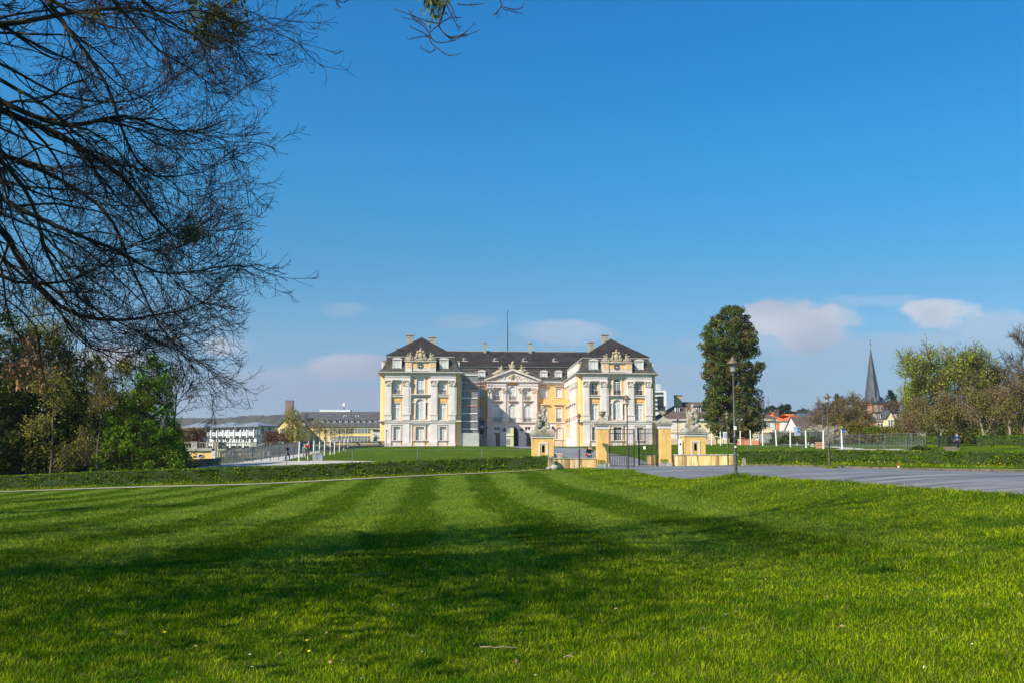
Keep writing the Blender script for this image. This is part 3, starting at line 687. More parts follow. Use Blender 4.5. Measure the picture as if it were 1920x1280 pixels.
# ---------------------------------------------------------------- central block
YC = 23.0
cz_cor = hC(713.5); cz_sc = hC(792)
cb_ = MB(); cw = MB(); fl = fr(0, YC, 0); cb_.M = fl; cw.M = fl
wzs = [(hC(743.5), hC(727.5)), (hC(790), hC(763.5))]
def pxc(px): return (px - 959.5) / 7.49
fx = [pxc(1019.5), pxc(1048)]
def flank(sgn):
    xs = [sgn * v for v in fx]; holes = []
    for u in xs:
        for (b, t) in wzs: holes.append((u - .7, u + .7, b, t))
        holes.append((u - .75, u + .75, hC(822), hC(800), 1))
    a, b = (6.35, 13.5) if sgn > 0 else (-13.5, -6.35)
    wall_holes(cb_, a, b, 0, cz_cor, 0, .25, holes, M_ochre)
    gh = [(u - 1.25, u + 1.25, 0.15, hC(795), 1) for u in xs]
    wall_holes(cw, a, b, 0, cz_sc, .12, .12, gh, M_white)
    for u in xs:
        for (bz, tz) in wzs:
            wall_holes(cw, u - 1.02, u + 1.02, bz - .25, tz + .3, .1, .1, [(u - .7, u + .7, bz, tz)], M_cream)
        cw.box(u - 1.2, u + 1.2, -.45, -.0, hC(723.3), hC(722), M_cream); cw.box(u - 1.35, u + 1.35, -.55, -.0, hC(758), hC(756.3), M_cream)
        wall_holes(cw, u - 1.0, u + 1.0, hC(824), hC(798), .14, .14, [(u - .75, u + .75, hC(822), hC(800), 1)], M_cream)
        cw.box(u - 1.1, u + 1.1, -.3, 0, hC(824), hC(822.6), M_cream); cw.box(u - .9, u + .9, -.14, 0, .2, hC(824.2), M_cream)
        put_window(palace, u, YC + .2, wzs[0][0], 0, 1.4, wzs[0][1] - wzs[0][0], False, 4, 4, False, 0)
        put_window(palace, u, YC + .2, wzs[1][0], 0, 1.4, wzs[1][1] - wzs[1][0], False, 4, 6, False, bal=True)
        put_window(palace, u, YC + .2, hC(822), 0, 1.5, hC(800) - hC(822), True, 4, 5, False)
flank(1); flank(-1)
# centre pavilion
YP = 22.2
pv = fr(0, YP, 0); cb_.M = pv; cw.M = pv
ux = [pxc(931), 0, pxc(988.5)]; ux[0] = -ux[2]; PH = 6.35
zt3 = hC(728)
h3 = [(ux[0] - .72, ux[0] + .72, hC(750), zt3), (-.85, .85, hC(750), hC(723.5), 1), (ux[2] - .72, ux[2] + .72, hC(750), zt3)]
h2 = [(u - .95, u + .95, hC(790), hC(757.5), 1) for u in ux]
h1 = [(ux[0] - .75, ux[0] + .75, 0, hC(811)), (-1.5, 1.5, 0, hC(799), 1), (ux[2] - .75, ux[2] + .75, 0, hC(811)),
      (ux[0] - .7, ux[0] + .7, hC(806), hC(799.5)), (ux[2] - .7, ux[2] + .7, hC(806), hC(799.5))]
wall_holes(cb_, -PH, PH, 0, cz_cor, 0, .3, h3 + h2 + h1, M_ochre)
for s in (-1, 1): cb_.add([(s * PH, 0, 0), (s * PH, .8, 0), (s * PH, .8, cz_cor), (s * PH, 0, cz_cor)], [(0, 1, 2, 3) if s > 0 else (3, 2, 1, 0)], M_white)
wall_holes(cw, -PH + .01, PH - .01, 0, cz_sc, .14, .14, h1, M_white)
ph = [(u - 1.1, u + 1.1, hC(790.5), hC(753)) for u in ux] + [(ux[0] - 1.0, ux[0] + 1.0, hC(750.5), hC(727)), (-1.15, 1.15, hC(750.5), hC(716)), (ux[2] - 1.0, ux[2] + 1.0, hC(750.5), hC(727))]
wall_holes(cw, -PH + .02, PH - .02, cz_sc, cz_cor - .2, .15, .15, ph, M_white)
for u in ux:
    wall_holes(cw, u - 1.09, u + 1.09, hC(790.5), hC(754.5), .1, .1, [(u - .95, u + .95, hC(790), hC(757.5), 1)], M_white)
    cw.box(u - 1.25, u + 1.25, -.7, -.1, hC(752), hC(750.3), M_cream)
wall_holes(cw, -1.02, 1.02, hC(750), hC(722.3), .1, .1, [(-.85, .85, hC(750), hC(723.5), 1)], M_white)
cb_.build('wall', palace); cw.build('white_facing', palace)
put_window(palace, ux[0], YP + .22, hC(750), 0, 1.44, zt3 - hC(750), False, 4, 5, False, 0, bal=True)
put_window(palace, ux[2], YP + .22, hC(750), 0, 1.44, zt3 - hC(750), False, 4, 5, False, 0, bal=True)
put_window(palace, 0, YP + .22, hC(750), 0, 1.7, hC(723.5) - hC(750), True, 4, 5, False, 0, bal=True)
for u in ux: put_window(palace, u, YP + .22, hC(790), 0, 1.9, hC(757.5) - hC(790), True, 4, 7, False, 0, bal=True)
for u in (ux[0], ux[2]):
    put_window(palace, u, YP + .22, hC(806), 0, 1.4, hC(799.5) - hC(806), False, 2, 1, True, 0)
    d = MB(); d.box(-.75, .75, .0, .08, 0, hC(811), M_glassd); d.box(-.05, .05, -.05, 0, 0, hC(811), M_iron); d.box(-.7, -.3, -.02, -.003, .3, hC(811) - .4, M_glass)
    d.build('door', palace, (u, YP + .2, 0))
for u, wd in [(-PH + .75, 1.25), (-2.05, .85), (2.05, .85), (PH - .75, 1.25)]:
    pb = MB(); pb.M = pv
    pb.box(u - wd / 2, u + wd / 2, -.4, -.14, hC(785), hC(736), M_white); pb.box(u - wd / 2 - .1, u + wd / 2 + .1, -.52, -.14, cz_sc + .25, hC(784), M_white); pb.box(u - wd / 2 - .18, u + wd / 2 + .18, -.6, -.14, hC(784), hC(782.8), M_cream)
    o = pb.build('pilaster', palace); q = MB(); q.M = pv; capital(q, u, wd, hC(736), hC(727), -.35, np.random.RandomState(8)); q.build('capital', o)
en = MB(); en.M = pv
for a, b, w_ in [(-PH - .1, -1.6, .5), (1.6, PH + .1, .5)]:
    en.box(a, b, -w_, -.14, hC(727), hC(723), M_white); en.box(a - .06, b + .06, -w_ - .12, -.14, hC(722.9), hC(722), M_cream); en.box(a, b, -w_ + .04, -.14, hC(721.9), hC(716.5), M_white)
en.box(-1.55, 1.55, -.3, -.14, hC(717), hC(715.7), M_white)
en.box(-PH - .45, PH + .45, -.85, .0, hC(716.4), hC(714.8), M_cream)
en.M = fl; 
for a, b in [(PH + .47, 13.46), (-13.46, -PH - .47)]:
    en.box(a, b, -.3, .02, hC(720), hC(716.5), M_white); en.box(a, b, -.75, .02, hC(716.4), hC(714.6), M_cream)
en.build('cornice', palace)
st = MB(); st.M = pv; st.box(-PH - .2, PH + .2, -.5, -.1, cz_sc, cz_sc + .25, M_cream); st.M = fl
for a, b in [(PH + .23, 13.46), (-13.46, -PH - .23)]: st.box(a, b, -.35, .02, cz_sc - .02, cz_sc + .23, M_cream)
st.build('string_course', palace)
# pediment
pd = MB(); pd.M = pv
zb, za = hC(714.6), hC(694.5); PB = PH + .2
pd.prism([(-PB, zb), (PB, zb), (0, za - .3)], -.25, 0.6, M_white)
for s in (-1, 1):
    n_ = Vector((s * -(za - zb), 0, PB)).normalized(); L_ = .42
    pd.prism([(s * (PB + .5), zb), (0, za - .1), (0, za + .45), (s * (PB + .75), zb + .32)], -.85, .6, M_cream)
ped = pd.build('pediment', palace)
q = MB(); q.M = pv; r2 = np.random.RandomState(21)
for k in range(60):
    x = r2.uniform(-4.6, 4.6); zz = zb + .3 + r2.uniform(0, 1) * max(0, (za - zb - 1.1) * (1 - abs(x) / 5.0)); q.blob((x, -.28, zz), (r2.uniform(.12, .38), .14, r2.uniform(.08, .2)), M_cream, r2, .1, 7, 5)
q.blob((0, -.3, zb + 1.15), (.62, .25, .85), M_gilt); q.blob((0, -.4, zb + 1.15), (.36, .25, .55), M_stone)
q.build('relief', ped)
for s, x in ((-1, -3.0), (1, 2.6)):
    q = MB(); q.M = pv; r2 = np.random.RandomState(31 + s); z = za - abs(x) * (za - zb) / PB + .7
    q.blob((x, 0, z + .2), (1.3, .5, .5), M_stone2, r2, .2); q.blob((x - s * .2, 0, z + .8), (.5, .4, .6), M_stone2, r2, .15); q.blob((x - s * .3, 0, z + 1.5), (.24, .24, .28), M_stone2)
    q.blob((x + s * 1.2, 0, z - .3), (.9, .4, .4), M_stone2, r2, .2); q.bar((x, 0, z + 1), (x + s * .7, 0, z + 1.3), .13, M_stone2, 6); q.build('statue_group', ped)
q = MB(); q.M = pv; r2 = np.random.RandomState(4); q.blob((0, 0, za + .8), (.9, .5, .6), M_stone2, r2, .2); q.blob((0, 0, za + 1.5), (.35, .35, .7), M_stone2, r2, .15); q.blob((.2, 0, za + 2.1), (.2, .2, .3), M_gilt)
q.blob((-.6, 0, za + 1.2), (.4, .3, .3), M_gilt, r2, .2); q.build('crest', ped)
# main roof
rf = MB(); zm = hC(687.5); zr = Zp(657.5, 258) - PZ
prof = [(YC - .75, cz_cor), (YC - .3, cz_cor + .25), (YC + .3, cz_cor + .85), (YC + .75, cz_cor + 1.7), (YC + 1.05, cz_cor + 2.6), (YC + 1.15, zm)]
for a, b in zip(prof[:-1], prof[1:]): rf.add([(-16, a[0], a[1]), (16, a[0], a[1]), (16, b[0], b[1]), (-16, b[0], b[1])], [(0, 1, 2, 3)], M_gutter if a == prof[0] else M_slate2)
rf.box(-15.6, 15.6, YC + .9, YC + 2, zm + .01, zm + .33, M_lead)
rf.add([(-16, YC + .7, zm + .34), (16, YC + .7, zm + .34), (22, 31.5, zr), (-22, 31.5, zr)], [(0, 1, 2, 3)], M_slate)
rf.add([(-22, 39.5, zm + .34), (22, 39.5, zm + .34), (22, 31.5, zr), (-22, 31.5, zr)], [(3, 2, 1, 0)], M_slate)
rf.box(-17, 17, 31.35, 31.65, zr - .1, zr + .12, M_lead)
rf.build('roof', palace)
dz = hC(711); dh = hC(697.5) - hC(710)
for px in (902, 1020, 1048): dormer(pxc(px), YC + .35, dz, 0, 1.3, 2.0, dh)
for px in (931, 988):
    d = MB(); x = pxc(px)
    d.blob((0, .6, 1.0), (1.0, .9, 1.15), M_slate2, seg=12, rings=8); d.blob((0, .2, .9), (.75, .6, .9), M_cream, seg=12, rings=8); d.lathe([(0, 0), (.42, 0), (.42, .1)], M_glassd, k=14)
    v = d.v[-1].copy(); d.v[-1] = np.stack([v[:, 0], -.44 - v[:, 2], v[:, 1] * 1.2 + 1.0], 1)
    d.box(-.04, .04, -.58, -.55, .5, 1.5, M_frame); d.box(-.42, .42, -.58, -.553, .97, 1.03, M_frame); d.build('dormer', palace, (x, YC + .5, dz))
for px in (871, 929, 984, 1042):
    x = (px - 959) / 7.4; yk = YC + 3.2; zk = zm + .34 + (yk - YC - .7) * (zr - zm - .34) / (31.5 - YC - .7)
    d = MB(); d.blob((0, .3, .35), (.6, .6, .5), M_lead, seg=12, rings=7); d.blob((0, .1, .4), (.35, .6, .36), M_glassd, seg=10, rings=6); d.box(-.8, .8, -.4, .3, -.15, .0, M_cream); d.build('skylight', palace, (x, yk, zk))
fp = MB(); fp.tubes([(0, 0, zr - .2), (0, 0, zr + 5), (0, 0, zp(582, 259))], [.14, .11, .06], 8, M_iron); fp.blob((0, 0, zp(581, 259)), (.16, .16, .16), M_stone); fp.build('flagpole', palace, (-.6, 31.5, 0))
# back wall, passage through the building, and what stands behind it
bk = MB()
for a, b in ((-22, -1.6), (1.6, 22)): bk.add([(a, 40, 0), (b, 40, 0), (b, 40, cz_cor), (a, 40, cz_cor)], [(3, 2, 1, 0)], M_ochre)
bk.add([(-1.6, 40, 5.6), (1.6, 40, 5.6), (1.6, 40, cz_cor), (-1.6, 40, cz_cor)], [(3, 2, 1, 0)], M_ochre)
M_shade = mat('shaded_passage_plaster', (0.30, 0.31, 0.28), (0.36, 0.36, 0.33), scale=1)  # grey plaster with the archway's shade put into its colour
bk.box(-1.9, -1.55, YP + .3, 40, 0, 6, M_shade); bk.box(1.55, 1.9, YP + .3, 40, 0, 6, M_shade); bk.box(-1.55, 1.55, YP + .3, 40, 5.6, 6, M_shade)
bk.build('passage', palace)
# inner flanks of the wings
def inner(sgn):
    x = sgn * 13.46; ang = -math.pi / 2 if sgn > 0 else math.pi / 2
    wl = MB(); fc = MB(); ys = [2.6 + 3.5 * k for k in range(6)]
    M_ = fr(x, 0 if sgn > 0 else 0, ang); wl.M = M_; fc.M = M_
    uu = [(-y if sgn > 0 else y) for y in ys]; lo, hi = (-YC, -.9) if sgn > 0 else (.9, YC)
    hs_ = []
    for u in uu: hs_ += [(u - .7, u + .7, z_bot3, z_top3), (u - .7, u + .7, z_bot2, z_top2), (u - .7, u + .7, z_b1 - .3, z_t1, 1)]
    wall_holes(wl, lo, hi, 0, z_cor, 0, .25, hs_, M_ochre); wl.build('wall', palace)
    for k, u in enumerate(uu):
        for (b, t) in ((z_bot3, z_top3), (z_bot2, z_top2), (z_b1 - .3, z_t1)): wall_holes(fc, u - 1.0, u + 1.0, b - .2, t + .3, .1, .1, [(u - .7, u + .7, b, t)], M_cream)
        fc.box(u - 1.25, u + 1.25, -.6, 0, hL(753), hL(751), M_cream); fc.box(u - .6, u + .6, -.22, -.18, z_bot2, z_bot2 + .9, M_iron)
        f = -1 if sgn > 0 else 1
        if k < 3:
            for q in (-1.4, 1.4): fc.box(u + q - .35, u + q + .35, -.3, 0, .0, z_ent, M_white); fc.box(u + q - .5, u + q + .5, -.5, 0, z_ent - 1.3, z_ent, M_cream)
        y = ys[k]
        for (b, t) in ((z_bot3, z_top3), (z_bot2, z_top2), (z_b1 - .3, z_t1)): put_window(palace, x + sgn * .2, y, b, ang, 1.4, t - b, False, 2, 4, False, 0)
    fc.box(lo, hi, -.3, 0, z_ent, z_cor - .6, M_white)
    fc.build('window_surround', palace)
inner(1); inner(-1)
for x, y, z in ((pxc(944.5), YP - .5, hC(808)), (pxc(977), YP - .5, hC(808)), (pxc(1036), YC - .5, hC(804)), (pxc(912), YC - .5, hC(804))):
    l = MB(); l.box(-.03, .03, 0, .5, .75, .8, M_iron); l.lathe([(.1, 0), (.24, .12), (.3, .6), (.12, .72), (.05, .85)], M_iron, k=6, smooth=False); l.build('wall_lantern', palace, (x, y, z))
# ---------------------------------------------------------------- scaffolding and hoist in front of the left flank
def Pl(x, y, z=0): return palace.matrix_basis if False else (1.6 + x * math.cos(.068) - y * math.sin(.068), 228 + x * math.sin(.068) + y * math.cos(.068), PZ + z)
M_net = mat('debris_netting', (0.22, 0.22, 0.23), (0.32, 0.32, 0.33), scale=1.5, stretch=(1, 1, .3), alpha=.60)
M_tube = mat('galvanised_tube', (0.45, 0.45, 0.46), rough=.4, metal=.4)
M_board = mat('pale_scaffold_board', (0.50, 0.47, 0.42), (0.62, 0.58, 0.52), scale=2)
M_pink = mat('pink_scaffold_board', (0.60, 0.30, 0.27), scale=2)
sc_ = thing('scaffolding', 'tall grey netted scaffold in the corner beside the left palace wing', 'scaffolding', Pl(-11.2, 3.2), .068)
sc_.scale = (.9, .9, 1); hh = Zp(698, 230) - PZ; s = MB()
for x in (-1.95, 0, 1.95):
    for y in (-1.2, 1.2): s.box(x - .04, x + .04, y - .04, y + .04, 0, hh, M_tube)
for k in range(10):
    z = 3.4 + k * 1.5
    s.box(-2, 2, -1.26, -1.2, z + .9, z + .95, M_tube)
    if k < 9: s.bar((-1.95, -1.27, z), (1.95, -1.27, z + 1.9), .035, M_tube)
s.build('scaffold_frame', sc_)
for k in range(8):
    z = 3.9 + k * (hh - 4.6) / 7.0
    b = MB(); b.box(-2.1, 2.1, -1.5, 1.1, z, z + .12, M_board); b.box(-2.0, 2.0, -1.55, -1.504, z + .0, z + .22, M_pink if k in (3, 5, 6) else M_frame); b.build('deck', sc_)
nb = MB(); nb.box(-2.02, 2.02, -1.36, -1.34, 3.0, hh, M_net); nb.box(-2.06, -2.04, -1.34, 1.2, 3.0, hh, M_net); nb.box(2.04, 2.06, -1.34, 1.2, 3.0, hh, M_net); nb.build('netting', sc_)
M_hoard = mat('pale_green_hoarding', (0.42, 0.45, 0.40), (0.50, 0.53, 0.47), scale=1, rough=.6)
ho = thing('hoarding', 'pale green sheet hoarding closing off the foot of the scaffold', 'hoarding', Pl(-11.25, 1.0), .068)
for k in range(4):
    b = MB(); b.box(-2.15 + k * 1.08, -2.15 + k * 1.08 + 1.06, 0, .06, .05, 3.1, M_hoard)
    for q in range(5): b.box(-2.1 + k * 1.08 + q * .2, -2.1 + k * 1.08 + q * .2 + .07, -.035, 0, .1, 3.05, M_hoard)
    b.build('panel', ho)
M_blue = mat('blue_hoist_cage', (0.03, 0.07, 0.16), (0.05, 0.10, 0.20), scale=1)
hs_ = thing('builders_hoist', 'dark lattice builders hoist with a blue cage standing right of the scaffold', 'hoist', Pl(-7.75, 19.8), .068)
s = MB(); H_ = Zp(702, 246) - PZ
for x in (-.35, .35):
    for y in (-.3, .3): s.box(x - .05, x + .05, y - .05, y + .05, 0, H_, M_iron)
for k in range(int(H_ / .8)): s.bar((-.35, -.34, k * .8), (.35, -.34, k * .8 + .8), .035, M_iron); s.box(-.4, .4, -.38, -.3, k * .8, k * .8 + .07, M_iron)
s.build('mast', hs_); b = MB(); b.box(-.65, .65, -1.5, -.45, 4.2, 6.5, M_blue); b.box(-.72, .72, -1.55, -.4, 6.5, 6.62, M_iron); b.box(-.4, .4, -1.53, -1.5, 4.9, 5.4, M_tube); b.lathe([(.15, 3.3), (.6, 4.0), (.65, 4.2)], M_iron, cy=-1, k=8); b.build('hoist_cage', hs_)
ff = thing('site_fence', 'grey mesh site fence panels standing on the court beside the hoist', 'fence', Pl(-6.6, 19.0), .068)
b = MB()
for k in range(14): b.box(-1 + k * .18, -.97 + k * .18, 0, .03, .1, 2.0, M_tube)
for z in (.1, 1.0, 2.0): b.box(-1, 1.4, -.02, .05, z, z + .05, M_tube)
for x in (-1, .2, 1.4): b.box(x, x + .08, -.03, .06, 0, 2.1, M_tube)
b.build('mesh_panel', ff)
# ================================================================ GATE
M_wallst = mat('stained_ochre_render', (0.66, 0.44, 0.17), (0.74, 0.56, 0.28), scale=1.3, stretch=(1.5, 1, .3), stain=((0.17, 0.11, 0.05), 2.6, 0.47, 0.85, (1.7, 1, .12)), bump=.15, lo=.4, hi=.6)
M_pier = mat('gate_pier_render', (0.72, 0.45, 0.13), (0.78, 0.53, 0.20), scale=1.5, stain=((0.42, 0.22, 0.08), 1.6, 0.52, 0.6, (1.5, 1.5, .25)))
M_coping = mat('grey_coping', (0.26, 0.24, 0.20), (0.42, 0.40, 0.35), scale=2.5, bump=.3)
M_moss = mat('moss', (0.14, 0.13, 0.03), (0.30, 0.27, 0.07), scale=4)
GY_, = (83.0,)
def gate_pier(x, y, z, label):
    t = thing('gate_pier', label, 'gate pier', (x, y, z), .06, 'yellow gate piers')
    s = MB(); s.box(-.46, .46, -.46, .46, .35, 3.12, M_pier); s.build('shaft', t)
    s = MB(); s.box(-.52, .52, -.52, .52, -.3, .353, M_coping); s.box(-.47, .1, -.535, -.45, .30, .62, M_moss); s.build('foot', t)
    s = MB(); s.box(-.5, .5, -.5, .5, 3.12, 3.4, M_white); s.box(-.58, .58, -.58, .58, 3.4, 3.52, M_coping); s.box(-.62, .62, -.62, .62, 3.52, 3.66, M_stone); s.box(-.57, .57, -.57, .57, 3.663, 3.95, M_stone, .25)
    c = s.build('capstone', t)
    s = MB(); s.lathe([(.34, 3.95), (.30, 4.0), (.14, 4.08), (.09, 4.16), (.16, 4.22), (.27, 4.34), (.30, 4.46), (.27, 4.5), (.36, 4.54), (.36, 4.58), (.1, 4.6), (0, 4.62)], M_stone, k=16); s.build('urn', t)
    return t
gx1, gx2 = Xp(1129.5, 82), Xp(1246.5, 83)
gz1, gz2 = Tz(gx1, 82), Tz(gx2, 83)
gate_pier(gx1, 82, gz1, 'left yellow gate pier with stone urn and mossy foot, beside the park lamp')
gate_pier(gx2, 83, gz2, 'right yellow gate pier with stone urn, in front of the crouching sculpture')
def gate_leaf(x, y, z, w_, ang, label, sign):
    t = thing('gate_leaf', label, 'gate', (x, y, z), ang, 'dark iron gate leaves')
    s = MB(); s.box(0, .07, -.04, .04, .06, 3.15, M_iron); s.box(w_ - .09, w_, -.05, .05, .03, 3.15, M_iron)
    for zz in (.12, .95, 2.75, 3.1): s.box(.07, w_ - .09, -.025, .025, zz, zz + .055, M_iron)
    s.build('frame', t); s = MB(); n = int(w_ / .135)
    for k in range(1, n): xx = k * w_ / n; s.box(xx - .014, xx + .014, -.014, .014, .1, 3.1, M_iron); s.box(xx - .014, xx + .014, -.014, .014, .1, 3.1, M_iron)
    s.build('bars', t)
    if sign: s = MB(); s.box(w_ * .28, w_ * .28 + .24, -.05, -.03, 1.45, 1.68, M_frame); s.build('notice', t)
    return t
gate_leaf(gx1 + .56, 82.1, gz1, Xp(1190, 82.3) - gx1 - .56, .02, 'left iron gate leaf hanging closed on the left pier', False)
gl = Xp(1198.5, 84.2); gate_leaf(gl, 84.6, gz2, math.hypot(gx2 - .56 - gl, 1.6), -math.atan2(1.6, gx2 - .56 - gl), 'right iron gate leaf with a small white notice, standing ajar', True)
def low_wall(x0, y0, x1, y1, h, label, cat='wall'):
    L_ = math.hypot(x1 - x0, y1 - y0); z = min(Tz(x0, y0), Tz(x1, y1)); ang = math.atan2(y1 - y0, x1 - x0)
    t = thing('low_wall', label, cat, (x0, y0, z), ang)
    s = MB(); s.box(0, L_, -.18, .18, -.4, h - .1, M_wallst); s.build('masonry', t)
    s = MB(); n = max(1, int(L_ / 1.2))
    for k in range(n): s.box(k * L_ / n + .006, (k + 1) * L_ / n - .006, -.23, .23, h - .098, h, M_coping)
    s.build('coping', t); return t
low_wall(Xp(1038, 82), 82.0, gx1 - .55, 82.0, .95, 'low stained yellow wall with grey coping left of the gate')
low_wall(gx2 + .55, 83.0, Xp(1376, 81), 81.0, 1.0, 'low stained yellow wall with grey coping right of the gate')
low_wall(gx2 - .45, 86.5, gx2 - .1, 92, 1.0, 'short yellow wall end seen through the bars of the right gate leaf')
x = Xp(1034, 81.3); s = MB(); r2 = np.random.RandomState(2)
s.box(-.24, .24, -.25, .25, -.2, 1.0, M_stone, .05); s.blob((0, 0, .98), (.26, .26, .14), M_stone, r2, .1); s.blob((.25, -.25, .15), (.35, .3, .25), M_stone, r2, .15); s.blob((-.2, -.2, .1), (.25, .25, .2), M_stone, r2, .15)
tag(s.build('end_post', None, (x, 81.3, Tz(x, 81.3))), 'weathered stone end post between hedge and low wall', 'post')
s = MB(); s.box(-.16, .16, -.13, .13, -.1, .5, M_stone, .04); s.blob((0, 0, .5), (.125, .1, .1), M_stone)
x = Xp(1394.5, 75.5); tag(s.build('boundary_stone', None, (x, 75.5, Tz(x, 75.5))), 'small round topped boundary stone in front of the hedge', 'stone')
# pedestals with sculpture
def pedestal(x, y, z, label):
    t = thing('pedestal', label, 'pedestal', (x, y, z), .06, 'yellow sculpture pedestals')
    s = MB(); s.M = None; W_ = .93
    wall_holes(s, -W_, W_, -1.2, 1.75, W_, .3, [(-.13, .13, .45, 1.1)], M_pier, M_iron)
    s.add([(-.2, -W_ + .29, .4), (.2, -W_ + .29, .4), (.2, -W_ + .29, 1.2), (-.2, -W_ + .29, 1.2)], [(0, 1, 2, 3)], M_iron)
    s.add([(-W_, -W_, -1.2), (-W_, W_, -1.2), (-W_, W_, 1.75), (-W_, -W_, 1.75)], [(3, 2, 1, 0)], M_pier); s.add([(W_, -W_, -1.2), (W_, W_, -1.2), (W_, W_, 1.75), (W_, -W_, 1.75)], [(0, 1, 2, 3)], M_pier)
    s.add([(-W_, W_, -.3), (W_, W_, -.3), (W_, W_, 1.75), (-W_, W_, 1.75)], [(3, 2, 1, 0)], M_pier); s.build('body', t)
    s = MB(); s.box(-.42, -.28, -W_ - .04, -W_ - .002, -.2, 1.32, M_white); s.box(.28, .42, -W_ - .04, -W_ - .002, -.2, 1.32, M_white); s.box(-.28, .28, -W_ - .04, -W_ - .002, 1.2, 1.34, M_white); s.build('panel_frame', t)
    s = MB(); s.box(-1.0, 1.0, -1.0, 1.0, 1.75, 1.95, M_white); s.box(-1.08, 1.08, -1.08, 1.08, 1.953, 2.1, M_coping); s.box(-1.1, 1.1, -1.1, 1.1, 2.103, 2.55, M_stone, .3); s.build('cornice', t)
    return t
def remesh(o, vox=.05):
    m = o.modifiers.new('remesh', 'REMESH'); m.mode = 'VOXEL'; m.voxel_size = vox; m.use_smooth_shade = True
    d = o.modifiers.new('rough', 'DISPLACE'); tx = bpy.data.textures.new('stone_relief', 'CLOUDS'); tx.noise_scale = .16; d.texture = tx; d.strength = .09; d.mid_level = .5
def limb(s, pts, rr, m):
    P = np.array(pts, float); t = np.linspace(0, len(P) - 1, (len(P) - 1) * 4 + 1)
    Q = np.stack([np.interp(t, np.arange(len(P)), P[:, i]) for i in range(3)], 1); R_ = np.interp(t, np.arange(len(P)), rr)
    for a, b in zip(Q, R_): s.blob(a, (b, b, b), m, seg=8, rings=6)
px_, py_ = Xp(1017, 91), 91.0; pz1 = 0.05
pedestal(px_, py_, Zp(862, 91) + .25, 'yellow pedestal behind the hedge end, left of the gate')
base1 = Zp(862, 91) + .25 + 2.55
s = MB(); r2 = np.random.RandomState(5)
for k in range(26): a = r2.uniform(0, 6.28); q = r2.uniform(.0, .62); s.blob((q * math.cos(a), q * .8 * math.sin(a), .02 + r2.uniform(0, .55) * (1 - q)), (.28, .26, .22), M_stone, r2, .15, 8, 6)
limb(s, [(.05, 0, .55), (.08, 0, 1.0), (.12, 0, 1.35)], [.33, .27, .2], M_stone); limb(s, [(.15, -.05, 1.5), (.2, -.1, 1.72)], [.12, .2], M_stone)
s.blob((.05, 0, 1.95), (.24, .2, .2), M_stone, r2, .2); s.blob((.28, 0, 1.85), (.16, .16, .14), M_stone, r2, .2)
limb(s, [(0, -.1, 1.3), (-.35, -.2, 1.1), (-.5, -.25, 1.45)], [.12, .09, .07], M_stone); limb(s, [(.25, 0, 1.3), (.38, -.2, .95), (.2, -.35, .75)], [.12, .1, .08], M_stone)
limb(s, [(.1, -.1, .7), (-.3, -.45, .75), (-.35, -.5, .3)], [.22, .17, .11], M_stone); limb(s, [(.2, 0, .6), (.45, -.3, .55), (.6, -.4, .15)], [.22, .16, .11], M_stone)
s.lathe([(0, 0), (.3, .02), (.33, .1), (.0, .14)], M_stone, k=14); v = s.v[-1].copy(); s.v[-1] = np.stack([v[:, 0] - .38, -.6 - v[:, 2], v[:, 1] * 1.1 + .52], 1)
limb(s, [(-.35, -.1, .9), (-.5, -.1, 1.25), (-.6, -.1, 1.3)], [.15, .1, .05], M_stone); limb(s, [(-.15, .1, 1.0), (-.3, .15, 1.6)], [.16, .08], M_stone)
o = s.build('sculpture', None, (px_, py_, base1 - .03), .06); remesh(o); tag(o, 'weathered stone sculpture of a seated figure with a round shield on the left pedestal', 'sculpture')
px2, py2 = Xp(1300, 92), 92.0
pedestal(px2, py2, Zp(846, 92) - .35, 'yellow pedestal rising behind the low wall right of the gate')
base2 = Zp(846, 92) - .35 + 2.55
s = MB(); r2 = np.random.RandomState(9)
for k in range(30): a = r2.uniform(0, 6.28); q = r2.uniform(.0, .68); s.blob((q * math.cos(a), q * .7 * math.sin(a), .0 + r2.uniform(0, .75) * (1 - q)), (.26, .24, .22), M_stone, r2, .15, 8, 6)
limb(s, [(.3, 0, .8), (.42, 0, 1.15), (.2, 0, 1.6), (.0, 0, 1.75)], [.36, .36, .28, .16], M_frame and M_stone)
limb(s, [(-.02, -.03, 1.85), (0, -.03, 1.98)], [.15, .17], M_stone); s.blob((.05, 0, 2.03), (.2, .19, .15), M_stone)
limb(s, [(.05, -.15, 1.5), (-.3, -.2, 1.25), (-.55, -.2, 1.35)], [.13, .1, .08], M_stone); limb(s, [(.3, -.1, .85), (-.15, -.25, 1.05), (-.1, -.3, .45)], [.22, .17, .12], M_stone)
limb(s, [(-.5, -.1, 1.1), (-.6, -.1, 1.5), (-.5, -.1, 1.85)], [.08, .07, .05], M_stone); limb(s, [(-.35, 0, .5), (-.45, -.1, 1.1), (-.3, 0, 1.6)], [.2, .14, .1], M_stone)
o = s.build('sculpture', None, (px2, py2, base2 - .03), .06); remesh(o); tag(o, 'weathered stone sculpture of a crouching figure holding a staff on the right pedestal', 'sculpture')
# little utility box on the flank of the right pedestal
s = MB(); s.box(-.16, .16, -.12, .12, -.1, 1.45, M_frame); s.box(-.05, .05, -.15, -.121, .9, 1.1, M_iron)
x = px2 - 1.25; tag(s.build('control_box', None, (x, 91.6, Zp(846, 92) - .3)), 'narrow white control box beside the right pedestal', 'box')
